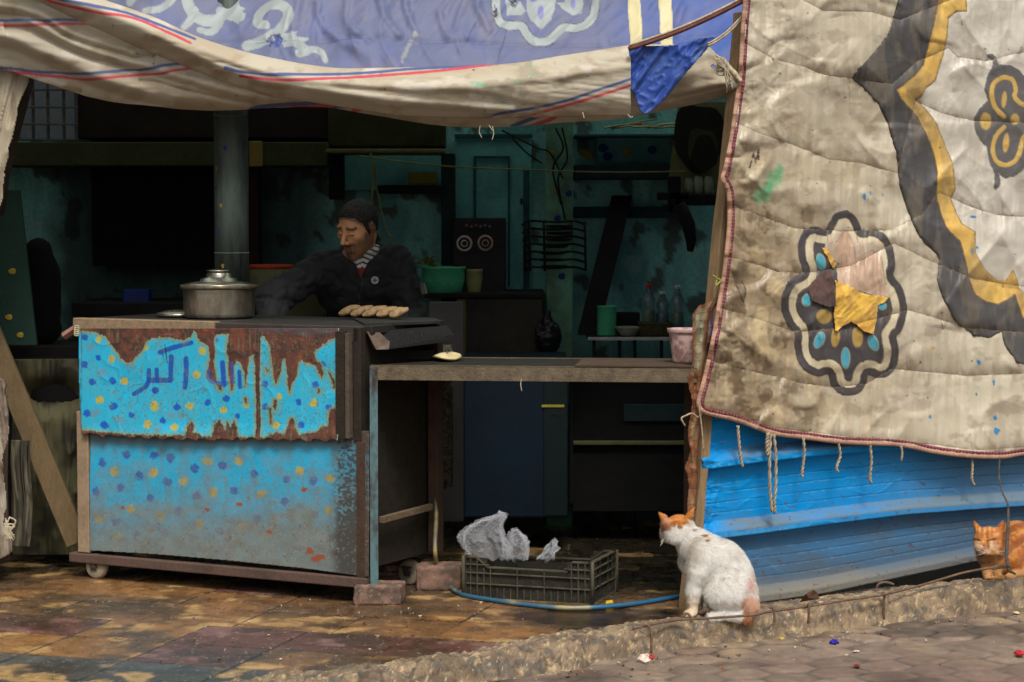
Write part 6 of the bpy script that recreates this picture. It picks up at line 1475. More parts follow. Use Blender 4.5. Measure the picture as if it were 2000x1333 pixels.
def build_bread():
    proto = None
    pos = [(683, 607, .10, 'leftmost'), (707, 608, .25, 'second from the left'), (732, 609, .2, 'middle'), (756, 612, .3, 'second from the right'), (779, 613, .45, 'rightmost')]
    sz = [.043, .047, .050, .044, .042]
    for i, (px, py, an, w) in enumerate(pos):
        c = P(px, py, 7.86 - .045 * i); c[2] = TOPZ + .006
        L = sz[i]; n, s_ = 26, 20; V = []; F = []
        for a in range(n + 1):
            t = a / n; x = (t - .5) * 2 * L * .98; rr = max(1e-4, math.sin(math.pi * min(max(t, .0), 1)) ** .55) * .021
            for b in range(s_):
                ph = 2 * math.pi * b / s_; k = 1 + .34 * (float(vn2(t * 4 + i * 3, math.cos(ph) * 1.6 + i, i)) - .5)
                V.append((x, rr * 1.3 * k * math.cos(ph), .013 + rr * .8 * k * math.sin(ph) - (.003 if math.sin(ph) > .9 else 0)))
        for a in range(n):
            for b in range(s_): F.append((a * s_ + b, a * s_ + (b + 1) % s_, (a + 1) * s_ + (b + 1) % s_, (a + 1) * s_ + b))
        V = np.array(V); ca, sa = math.cos(an + .35), math.sin(an + .35)
        tilt = .30; x, y, z = V.T; z = z + .30 * x + .010; X2 = x * ca - y * sa; Y2 = x * sa + y * ca
        V = np.stack([X2, Y2, np.maximum(z, 0)], 1) + c
        o = mesh('flatbread_roll', V, F, M('crust', (160, 132, 94), .9, rgb2=(84, 62, 42), amt=.85, scale=46, bump=.4, bscale=120))
        tag(o, 'flour-dusted puffed bread roll, ' + w + ' of the five lying on the grill', 'bread roll', 'bread rolls on the grill')
    # knife-like flatbread on the table
    c = G(872, 697, .812); a = np.arange(36) * 2 * math.pi / 36
    k = 1 + .06 * np.sin(3 * a)
    V = []
    for r, z in ((.9, 0), (1, .005), (.9, .010), (.5, .016), (.1, .017)): V.append(np.stack([c[0] + .052 * r * k * np.cos(a), c[1] + .10 * r * k * np.sin(a), .807 + z + 0 * a + .004 * np.sin(2 * a)], 1))
    V = np.vstack(V); F = [(i * 36 + j, i * 36 + (j + 1) % 36, (i + 1) * 36 + (j + 1) % 36, (i + 1) * 36 + j) for i in range(4) for j in range(36)] + [tuple(range(36))[::-1], tuple(range(144, 180))]
    tag(mesh('flatbread', V, F, M('pale_crust', (214, 198, 150), .8, rgb2=(170, 140, 90), scale=24, bump=.3)), 'flat round bread lying on the left end of the table', 'flatbread')
build_bread()

# ------------------------------------------------------------------ table, blocks, duct, hose, bucket
def build_table():
    L = P(722, 714, 7.335); R = P(1362, 716, 7.21); zt = L[2]
    d = R - L; d[2] = 0; ln = np.linalg.norm(d); e = d / ln; n = np.array([-e[1], e[0], 0]); L = np.array([L[0], L[1], 0])
    print('table', zt, L, R)
    t = thing('long_table', 'long steel-edged table with a dark worn top between the cart and the timber post', 'table', L + e * ln / 2)
    hF = (743 - 714) * 7.33 / FPX
    steel = M('speckled_apron', (108, 94, 74), .65, rgb2=(66, 57, 46), amt=.7, scale=26, bump=.7, bscale=140)
    m = MB().box(L + [0, 0, zt - hF], e * ln, n * .006, (0, 0, hF)); m.box(L + [0, 0, zt - .004], e * ln, n * .03, (0, 0, .004)); m.build('front_apron', steel, t, bevel=.0015)
    m = MB().box(L + n * .031 + [0, 0, zt - .012], e * ln, n * .43, (0, 0, .009)); m.build('table_top', M('dark_top', (48, 44, 37), .45, rgb2=(34, 32, 28), scale=7, bump=.5), t)
    m = MB().box(L + n * .455 + [0, 0, zt - hF], e * ln, n * .006, (0, 0, hF)); m.build('rear_apron', steel, t)
    m = MB().box(L + n * .0065 + [0, 0, zt - hF], e * .006, n * .448, (0, 0, hF - .013)); m.build('end_apron', steel, t)
    x1, _ = .0, 0
    w = 16 * 7.33 / FPX
    V = lambda: None
    m = MB().box(L + e * 0 - n * .003 + [0, 0, .062], e * w, n * .004, (0, 0, zt - .004 - .062)); m.box(L + [0, 0, .062], e * .004, n * w, (0, 0, zt - hF - .064))
    m.build('front_leg', M('peeling_leg', (88, 116, 120), .6, rgb2=(62, 46, 38), amt=1.0, scale=26, bump=.6, bscale=100, stretch=(1, 1, .4)), t, bevel=.001)
    c = L + n * .43 + e * .02; m = MB().box(c + [0, 0, .09], e * .03, n * .03, (0, 0, zt - hF - .09)); m.build('rear_leg', M('rusty_steel', (74, 56, 44)), t, bevel=.001)
    for k in (.2, .43): m = MB().box(L + e * (ln - .05) + n * k + [0, 0, 0], e * .03, n * .03, (0, 0, zt - hF)); m.build('far_leg', M('rusty_steel', (74, 56, 44)), t, bevel=.001)
    q = smooth_path([(1018, 742), (1017, 752), (1019, 764)], 4); MB().tube(P(q[:, 0], q[:, 1], 7.26), .0018, 5).build('stuck_straw', M('pale_rope', (190, 178, 150)), t, smooth=True)
    # second layer plate on the right half
    m = MB().box(L + e * (ln * .63) - n * .002 + [0, 0, zt + .0005], e * (ln * .36), n * .36, (0, 0, .007)); m.build('loose_board', M('brown_board', (78, 62, 48), .8, rgb2=(48, 38, 30), scale=20, bump=.6), t, bevel=.001)
    return zt, e, n
TZ, TE, TN = build_table()

def block(name, px0, px1, py_top, py_bot, label, depth=.10, dy=.0):
    a = G(px0, py_bot); b = G(px1, py_bot); h = (py_bot - py_top) * a[1] / FPX
    nx, ny, nz = 15, 9, 7; f = MB()
    # subdivided, chipped stone
    u = np.linspace(0, 1, 16); w = np.linspace(0, 1, 10); V = []; F = []
    def face(o, ex, ey, nu, nv):
        base = len(V)
        for j in range(nv + 1):
            for i in range(nu + 1): V.append(o + ex * i / nu + ey * j / nv)
        for j in range(nv):
            for i in range(nu): k = base + j * (nu + 1) + i; F.append((k, k + 1, k + nu + 2, k + nu + 1))
    ex = np.array([b[0] - a[0] - .0, dy, 0]); ey = np.array([-dy * .6 + .01, depth, 0]); ez = np.array([0, 0, h]); o = np.array([a[0], a[1], 0])
    face(o, ex, ez, 24, 12); face(o + ex, ey, ez, 16, 12); face(o + ey + ex, -ex, ez, 24, 12); face(o + ey, -ey, ez, 16, 12); face(o + ez, ex, ey, 24, 16); face(o + ey, ex, -ey, 24, 16)
    V = np.array(V); c = o + ex / 2 + ey / 2 + ez / 2
    q = (V - c); r = np.abs(q) / np.array([abs(ex[0]) / 2, depth / 2, h / 2]); corner = np.clip(np.sort(r, 1)[:, 1] - .86, 0, 1)
    V = V - q * (corner * .5)[:, None] * 1.0 + (fbm3(V, 60, 3)[:, None] - .5) * .010 * (q / (np.linalg.norm(q, axis=1)[:, None]))
    C = S(128, 98, 82) * (.55 + .9 * fbm3(V, 70, 3, 2))[:, None]; C = C + (S(78, 66, 56) - C) * (sstep(.45, .6, fbm3(V, 24, 3, 5)) * .8)[:, None]
    C = C + (S(170, 150, 128) - C) * ((vn3(V, 260, 3) > .85) * .5)[:, None]
    tag(mesh(name, V, F, MA('stone_block', fine=.4, fscale=300, bump=.8, bscale=250), col=np.hstack([C, np.full((len(C), 1), .85)])), label, 'stone block')
block('stone_block', 690, 784, 1143, 1184, 'reddish chipped stone block under the blue front leg of the table', .11, .0)
block('stone_block', 812, 900, 1106, 1156, 'dark chipped stone block under the rear leg, beside the crate', .12, .0)

def build_misc():
    # speckled duct and pale board behind the table
    a = P(863, 950, 7.85); r = 22 * 7.85 / FPX
    t = thing('speckled_duct', 'fat pipe covered in pale speckles hanging below the table beside the cart', 'duct', a)
    MB().tube([a, (a[0], a[1], .70), (a[0], a[1], .84)], r, 28).build('duct_tube', M('splattered', (40, 36, 32), .7, rgb2=(92, 86, 68), amt=1.0, scale=60, bump=.8, bscale=120), t, smooth=True)
    PB('duct_foot', 836, 940, 872, 956, 7.80, .06, blk(), parent=t)
    o = PB('grey_board', 838, 590, 905, 1020, 8.25, .03, M('grey_board', (40, 39, 36), .85, rgb2=(24, 23, 22), scale=6, bump=.3)); tag(o, 'grey upright board standing behind the table beside the blue cabinet', 'board')
    o = PB('pale_sheet', 560, 560, 640, 640, 8.75, .02, M('olive_board', (104, 100, 68), .8, rgb2=(70, 68, 50), scale=6)); tag(o, 'pale olive board visible under the arm of the cook', 'board')
    # hose
    pts = [P(851, 948, 7.72), P(852, 1010, 7.70), P(850, 1080, 7.62), G(862, 1128, .03), G(900, 1160, .012), G(960, 1172, .012), G(1050, 1184, .012), G(1130, 1188, .012), G(1220, 1182, .012), G(1300, 1170, .012), G(1400, 1150, .012)]
    q = smooth_path(pts, 10); q[:, 2] = np.maximum(q[:, 2], .011)
    m = MB().tube(q, .0078, 9); n = len(q); tt = np.arange(n) / n; c = np.where((tt < .36)[:, None], S(112, 104, 84), np.where((tt < .72)[:, None], S(52, 96, 120), S(40, 96, 132)))
    ws = sstep(.45, .65, fbm(tt * 30, tt * 0, 3, 2)); c = c + (S(176, 160, 96) - c) * (ws * .7)[:, None]
    o = mesh('rubber_hose', np.vstack(m.V), m.F, MA('hose_skin', fine=.2, bump=.2), None, np.hstack([np.repeat(c, 9, 0), np.full((n * 9, 1), .4)])); tag(o, 'worn blue and yellow hose lying on the tiles in front of the crate', 'hose')
    o = MB().add([G(1183, 1180, .006), G(1198, 1178, .01), G(1196, 1172, .02), G(1184, 1174, .016)], [(0, 1, 2, 3)]).build('yellow_scrap', M('yellow_paper', (214, 180, 40), .6), solid=.001); tag(o, 'tiny yellow scrap lying on the hose near the crate corner', 'litter')
    # pink bucket
    t = thing('pink_bucket', 'dirty pale pink plastic bucket on the right end of the table', 'bucket', P(1340, 712, 7.33))
    a, b = P(1304, 645, 7.33), P(1380, 645, 7.33); r = (b[0] - a[0]) / 2; zb = TZ + .009; h = a[2] - zb + .004
    c = ((a[0] + b[0]) / 2, 7.36, zb)
    X, Y = None, None
    prof = [(r * .66, 0), (r * .70, .003), (r * .90, h * .86), (r * .97, h * .88), (r * 1.0, h * .97), (r, h), (r * .93, h), (r * .9, h * .93), (r * .66, .006), (.002, .005)]
    n = 60; pr = []
    for i in range(len(prof) - 1):
        k = 14 if i == 1 else 2
        for j in range(k): pr.append((prof[i][0] + (prof[i + 1][0] - prof[i][0]) * j / k, prof[i][1] + (prof[i + 1][1] - prof[i][1]) * j / k))
    m = MB().lathe(pr, c, n); V = np.vstack(m.V); C = S(206, 172, 166) * np.ones((len(V), 1)); q = fbm3(V, 30, 4, 3); C = C + (S(120, 84, 72) - C) * (sstep(.56, .64, q) * .75)[:, None]; C = C + (S(140, 104, 92) - C) * (sstep(.62, .68, fbm3(V, 90, 3, 1)) * .7)[:, None]
    mesh('bucket_body', V, m.F, MA('pink_plastic', fine=.06, bump=.05, sss=.0), t, np.hstack([C, np.full((len(C), 1), .4)]))
build_misc()

# ------------------------------------------------------------------ crate and plastic bags
def build_crate():
    O = G(905, 1168); E1 = G(1157, 1183); E1 = E1 - O; ln = np.linalg.norm(E1); e = E1 / ln; n = np.array([-e[1], e[0], 0]); D = .29
    H = (1168 - 1086) * O[1] / FPX
    print('crate', O, ln, H)
    t = thing('plastic_crate', 'dirty dark olive plastic crate holding crumpled clear bags, standing on the wet tiles', 'crate', O + e * ln / 2 + n * D / 2)
    mud = M('muddy_plastic', (52, 49, 40), .7, rgb2=(32, 30, 26), amt=.9, scale=14, bump=.8, bscale=90)
    mudd = M('muddy_plastic_light', (82, 77, 60), .75, rgb2=(46, 43, 36), amt=.8, scale=22, bump=.8, bscale=90)
    def side(o, ex, L, nrm, cut, nm):
        s = thing(nm, None, None, o); s.parent = t; s.location = tuple(np.array(o) - np.array(t.location))
        for k in ('label', 'category'):
            if k in s: del s[k]
        inn = -nrm
        m = MB(); m.box(o + inn * .008 + ex * .004 + [0, 0, .006], ex * (L - .008), inn * .004, (0, 0, H * .60)); 
        if cut: m.box(o + inn * .008 + ex * .004 + [0, 0, .006 + H * .60], ex * L * .17, inn * .004, (0, 0, H * .34)); m.box(o + inn * .008 + ex * L * .80 + [0, 0, .006 + H * .60], ex * L * .19, inn * .004, (0, 0, H * .34))
        else: m.box(o + inn * .008 + ex * .004 + [0, 0, .0065 + H * .60], ex * (L - .008), inn * .004, (0, 0, H * .34))
        m.build('panel', mud, s)
        m = MB()
        for z, a0, a1 in ((.0, 0, 1), (.34, 0, 1), (.60, 0, 1), (.80, 0, .2 if cut else 1), (.80, .78, 1)):
            if a0 >= a1: continue
            m.box(o + ex * L * a0 + [0, 0, H * z], ex * L * (a1 - a0), inn * .010, (0, 0, .0045))
        if cut:
            k = H * .80
            m.box(o + ex * L * .19 + [0, 0, H * .74], ex * L * .62, inn * .014, (0, 0, .006))
            m.box(o + [0, 0, H * .97], ex * L * .10, inn * .016, (0, 0, .006)); m.box(o + ex * L * .84 + [0, 0, H * .97], ex * L * .16, inn * .016, (0, 0, .006))
            m.add([o + ex * L * .10 + [0, 0, H * .97], o + ex * L * .19 + [0, 0, H * .74], o + ex * L * .19 + [0, 0, H * .74 + .006], o + ex * L * .10 + [0, 0, H * .97 + .006]] + [v + inn * .014 for v in [o + ex * L * .10 + [0, 0, H * .97], o + ex * L * .19 + [0, 0, H * .74], o + ex * L * .19 + [0, 0, H * .74 + .006], o + ex * L * .10 + [0, 0, H * .97 + .006]]], [(0, 1, 2, 3), (7, 6, 5, 4), (0, 4, 5, 1), (1, 5, 6, 2), (2, 6, 7, 3), (3, 7, 4, 0)])
        else: m.box(o + [0, 0, H * .97], ex * L, inn * .016, (0, 0, .006))
        m.build('rim_bars', mudd, s, bevel=.001)
        m = MB(); k = max(6, int(L / .023))
        for i in range(k + 1):
            a = i / k; wide = i % 4 == 0 or i in (1, k - 1)
            top = .97 if (not cut or a < .12 or a > .84) else .74
            if not cut and False: pass
            zt_ = top if (wide or a < .18 or a > .8) else .28
            m.box(o + ex * (L - .004) * a + inn * .0004 + [0, 0, .0], ex * .0035, inn * .0085, (0, 0, H * zt_))
        m.build('ribs', mudd if cut else mud, s)
    side(O, e, ln, -n, True, 'front_side'); side(O + e * ln, n, D, e, False, 'end_side'); side(O + n * D + e * ln, -e, ln, n, True, 'back_side'); side(O + n * D, -n, D, -e, False, 'end_side')
    MB().box(O + e * .01 + n * .01 + [0, 0, .006], e * (ln - .02), n * (D - .02), (0, 0, .005)).build('base', mud, t)
    for c in (O, O + e * ln, O + n * D, O + n * D + e * ln): MB().tube([c + [0, 0, 0], c + [0, 0, H * 1.03]], .006, 8).build('corner_post', mudd, t, smooth=True)
    # bags
    bm = bpy.data.materials.new('clear_bag'); bm.use_nodes = True; nt = bm.node_tree; b = nt.nodes['Principled BSDF']
    b.inputs['Base Color'].default_value = (.95, .96, 1.0, 1); b.inputs['Roughness'].default_value = .10; b.inputs['Alpha'].default_value = .17
    wn_ = nd(nt, 'ShaderNodeTexNoise', Scale=38.0, Detail=3.0, Distortion=1.6); sb = nd(nt, 'ShaderNodeMath', operation='SUBTRACT'); sb.inputs[1].default_value = .5; ab = nd(nt, 'ShaderNodeMath', operation='ABSOLUTE'); mr = nd(nt, 'ShaderNodeMapRange'); mr.inputs[1].default_value = .0; mr.inputs[2].default_value = .05; mr.inputs[3].default_value = .34; mr.inputs[4].default_value = .03
    lw = nd(nt, 'ShaderNodeLayerWeight', Blend=.22); mxm = nd(nt, 'ShaderNodeMath', operation='MULTIPLY_ADD', use_clamp=True); mxm.inputs[1].default_value = .28
    nt.links.new(wn_.outputs[0], sb.inputs[0]); nt.links.new(sb.outputs[0], ab.inputs[0]); nt.links.new(ab.outputs[0], mr.inputs[0]); nt.links.new(lw.outputs['Facing'], mxm.inputs[0]); nt.links.new(mr.outputs[0], mxm.inputs[2]); nt.links.new(mxm.outputs[0], b.inputs['Alpha']); b.inputs['Specular IOR Level'].default_value = .8
    nz = nd(nt, 'ShaderNodeTexNoise', Scale=30.0, Detail=4.0); bp = nd(nt, 'ShaderNodeBump', Strength=.5, Distance=.01); nt.links.new(nz.outputs[0], bp.inputs['Height']); nt.links.new(bp.outputs[0], b.inputs['Normal'])
    tr = nd(nt, 'ShaderNodeBsdfTranslucent'); tr.inputs[0].default_value = (.9, .91, .96, 1); ad = nd(nt, 'ShaderNodeMixShader'); ad.inputs[0].default_value = .05
    nt.links.new(b.outputs[0], ad.inputs[1]); nt.links.new(tr.outputs[0], ad.inputs[2]); nt.links.new(ad.outputs[0], nt.nodes['Material Output'].inputs[0])
    def bag(outline, Yc, dep, seed, label, group=None):
        """crumpled closed bag: an outline ring at every height, folded"""
        q = np.array(outline, float); ymin, ymax = q[:, 1].min(), q[:, 1].max(); nv, nu = 130, 220
        ys = np.linspace(ymin + .5, ymax - .5, nv); V = np.zeros((nv, nu, 3))
        for i, y in enumerate(ys):
            xs_ = []
            for a, c in zip(q, np.roll(q, -1, 0)):
                if (a[1] - y) * (c[1] - y) < 0: xs_.append(a[0] + (c[0] - a[0]) * (y - a[1]) / (c[1] - a[1]))
            x0, x1 = (min(xs_), max(xs_)) if len(xs_) > 1 else (q[:, 0].mean() - 2, q[:, 0].mean() + 2)
            ang = np.linspace(0, 2 * math.pi, nu, endpoint=False); k = math.sin(math.pi * (i + 1) / (nv + 1)) ** .5
            xx = (x0 + x1) / 2 + (x1 - x0) / 2 * np.cos(ang); wd = (x1 - x0) / FPX * Yc * .5
            p = P(xx, y + 0 * xx, Yc); p[:, 1] += dep * min(1, wd / .03) * np.sin(ang) * k
            V[i] = p
        W_ = V.reshape(-1, 3); c = W_.mean(0); dd = (W_ - c); dd /= np.linalg.norm(dd, axis=1)[:, None] + 1e-6
        nn = (1 - np.abs(2 * fbm3(W_, 15, 2, seed) - 1)) ** 2; n3 = (1 - np.abs(2 * vn3(W_ * [1, 1, .5], 70, seed + 2) - 1)) ** 3
        n5 = (1 - np.abs(2 * vn3(W_ + W_[:, [1, 2, 0]], 34, seed + 4) - 1)) ** 6
        ai = np.tile(np.arange(nu) / nu * 2 * math.pi, nv); vi = np.repeat(np.linspace(1, 0, nv), nu)      # vi: 0 at the top
        up_ = sstep(.75, .0, 1 - (1 - vi)) ; ca_, sa_ = np.cos(ai), np.sin(ai)
        fold = vn3(np.stack([ca_ * 2.6 + seed, sa_ * 2.6, (1 - vi) * 1.3], 1), 1.0, seed) - .5
        f2 = (1 - np.abs(2 * vn3(np.stack([ca_ * 4.2, sa_ * 4.2 + seed, (1 - vi) * 2.4], 1), 1.0, seed + 3) - 1)) ** 3
        hd_ = dd.copy(); hd_[:, 2] *= .4
        W_ = W_ + hd_ * (.050 * fold + .018 * (f2 - .4) + .004 * (n3 - .5) - .006 * n5)[:, None]
        W_[:, 2] += .030 * (vn3(np.stack([ca_ * 2, sa_ * 2, ca_ * 0], 1), 1.0, seed + 6) - .5) * sstep(.6, 1, 1 - np.abs(1 - vi) if False else (vi))
        F = [(i * nu + j, i * nu + (j + 1) % nu, (i + 1) * nu + (j + 1) % nu, (i + 1) * nu + j) for i in range(nv - 1) for j in range(nu)]
        tag(mesh('plastic_bag', W_, F, bm), label, 'plastic bag', group)
    bag([(908, 1045), (918, 1030), (935, 1018), (955, 1010), (972, 1003), (990, 1006), (984, 1022), (990, 1045), (1002, 1070), (1004, 1092), (925, 1092), (912, 1070)], 7.50, .06, 1, 'large crumpled clear plastic bag rising highest out of the crate at its left end', 'clear bags in the crate')
    bag([(990, 1060), (1000, 1040), (1015, 1038), (1028, 1050), (1033, 1075), (1030, 1094), (985, 1094)], 7.50, .05, 4, 'rounded clear plastic bag in the middle of the crate', 'clear bags in the crate')
    bag([(1046, 1094), (1062, 1076), (1078, 1058), (1088, 1062), (1090, 1076), (1082, 1094)], 7.52, .03, 7, 'small thin clear plastic bag with a loop, rightmost in the crate', 'clear bags in the crate')
build_crate()

# ------------------------------------------------------------------ wire along the kerb, hooks, litter
def build_wire():
    pts = [(1236, 1229), (1250, 1225), (1317, 1212), (1385, 1208), (1467, 1202), (1505, 1195), (1576, 1185), (1644, 1174), (1719, 1163), (1775, 1150), (1835, 1133), (1887, 1118), (1962, 1105)]
    zz = [.038, .042, .044, .046, .046, .046, .05, .052, .055, .06, .075, .09, .105]
    q = np.array([G(a, b, z) for (a, b), z in zip(pts, zz)]); q = smooth_path(q, 8)
    o = MB().tube(q, .0042, 7).build('kerb_wire', M('rust_wire', (98, 74, 58), .8, rgb2=(140, 120, 96), scale=40), smooth=True); tag(o, 'long rusty wire running along the top edge of the broken kerb', 'wire')
    m = MB().tube([G(1940, 1112, .1), G(1966, 1106, .1), G(1972, 1116, .09), G(1984, 1122, .08)], [.003, .006, .006, .003], 8); tag(m.build('cord_knot', M('cord_dark', (84, 76, 68)), smooth=True), 'dark knot where the hanging cord meets the kerb wire', 'knot')
    hooks = [[(1252, 1228), (1256, 1222), (1266, 1222), (1272, 1240), (1272, 1276)], [(1330, 1206), (1340, 1199), (1347, 1203), (1351, 1216)], [(1503, 1188), (1508, 1186), (1512, 1196), (1513, 1216)], [(1578, 1180), (1580, 1184), (1579, 1218)], [(1722, 1158), (1727, 1162), (1726, 1210)], [(1862, 1148), (1864, 1154), (1863, 1186)], [(1712, 1148), (1718, 1140), (1732, 1138), (1746, 1142)], [(1796, 1142), (1797, 1160)]]
    lab = ['first bent rusty wire hook from the left, over the broken kerb', 'small bent hook just in front of the white cat paw', 'rusty hook on the kerb just right of the white cat', 'rusty upright pin in the kerb below the second short cord', 'rusty pin in the kerb face below the middle of the blue wall', 'rusty pin in the kerb face left of the ginger cat', 'low rusty loop of wire on the kerb under the gap of the blue wall', 'short rusty pin between the wire loop and the ginger cat']
    for h, l in zip(hooks, lab):
        p0 = G(h[0][0], interp(h[0][0], [(a, b) for a, b in pts]), .05)
        q = smooth_path([P(a, b, p0[1] - .012) for a, b in h], 6); tag(MB().tube(q, .0042, 7).build('rusty_hook', M('rust_wire', (98, 74, 58)), smooth=True), l, 'hook', 'rusty hooks in the kerb')
    # dead leaf by the wall
    q = [G(1562, 1176, .05), G(1574, 1160, .085), G(1588, 1152, .09), G(1596, 1158, .07), G(1600, 1170, .05), G(1580, 1168, .07)]
    tag(MB().add(q, [(0, 1, 5), (1, 2, 5), (2, 3, 5), (3, 4, 5), (4, 0, 5)]).build('dead_leaf', M('leaf_brown', (96, 66, 44), .8, rgb2=(60, 44, 32), scale=30), solid=.001), 'curled dry brown leaf lying on the kerb against the blue wall', 'leaf')
    def bit(name, px, py, rx, ry, rgb, label, seed, z=STREET, h=.012):
        c = G(px, py, z); a = np.arange(14) * 2 * math.pi / 14; rs = np.random.RandomState(seed); k = .7 + .5 * rs.rand(14); s_ = c[1] / FPX
        V = [np.stack([c[0] + rx * s_ * k * r * np.cos(a), c[1] + ry * s_ * 4 * k * r * np.sin(a), z + .006 + zz_ * (.6 + .6 * rs.rand(14))], 1) for r, zz_ in ((.8, 0), (1, h * .5), (.6, h), (.1, h * 1.1))]
        V = np.vstack(V); F = [(i * 14 + j, i * 14 + (j + 1) % 14, (i + 1) * 14 + (j + 1) % 14, (i + 1) * 14 + j) for i in range(3) for j in range(14)] + [tuple(range(14))[::-1], tuple(range(42, 56))]
        tag(mesh(name, V, F, M('litter_' + str(rgb[0]) + str(rgb[1]), rgb, .6, rgb2=tuple(int(v * .7) for v in rgb), scale=60, bump=.4), smooth=False), label, 'litter')
    bit('blue_wrapper', 1628, 1261, 10, 4, (44, 34, 150), 'small violet-blue wrapper lying on the street below the kerb', 1)
    bit('crumpled_paper', 1262, 1297, 18, 7, (222, 206, 190), 'crumpled white and red paper lying at the foot of the kerb', 2, h=.02)
    bit('red_scrap', 1272, 1291, 7, 3, (184, 50, 44), 'red bit sticking to the crumpled paper at the kerb foot', 3, z=STREET + .012, h=.012)
    bit('red_wrapper', 1990, 1283, 9, 4, (190, 44, 54), 'bright red wrapper on the street at the right edge of the photo', 4)
    bit('red_stain_scrap', 1674, 1306, 7, 3, (130, 50, 50), 'dull red scrap low on the street right of the middle', 5, h=.005)
    bit('yellow_scrap', 1527, 1253, 6, 2.5, (196, 170, 80), 'tiny yellow scrap close to the kerb foot under the white cat', 6, h=.006)
    bit('white_chip', 1672, 1277, 7, 1.5, (200, 190, 170), 'thin pale chip on the street right of the violet-blue wrapper', 8, h=.004)
    bit('white_chip', 1985, 1202, 7, 3, (214, 196, 160), 'pale chip on the street close under the ginger cat', 9, h=.006)
    rs = np.random.RandomState(12); px = rs.uniform(950, 2100, 500); py = kerb_front(px) + rs.exponential(14, 500); px2 = rs.uniform(300, 1320, 260); py2 = rs.uniform(1170, 1300, 260)
    m = MB()
    for i in range(760):
        if i % 3: continue
        x, y, z = (px[i], py[i], STREET + .004) if i < 500 else (px2[i - 500], py2[i - 500], .004)
        if i >= 500 and y > kerb_back(x) - 4: continue
        c = G(x, y, z); r = rs.uniform(.0015, .005); d_ = rs.randn(5, 3) * r; d_[:, 2] = np.abs(d_[:, 2]) * .8
        k = rs.rand(); m.add(c + np.vstack([d_ , [[0, 0, -.004]]]), [(0, 1, 2), (0, 2, 3), (0, 3, 4), (1, 4, 2), (0, 4, 1), (5, 1, 0), (5, 3, 2), (5, 4, 3)], S(*( (190, 176, 150) if k < .4 else (96, 84, 72) if k < .85 else (150, 96, 70))))
    tag(m.build('grit', MA('grit', fine=.2, bump=0), usecol=True, rough=.8), kind='stuff')
build_wire()

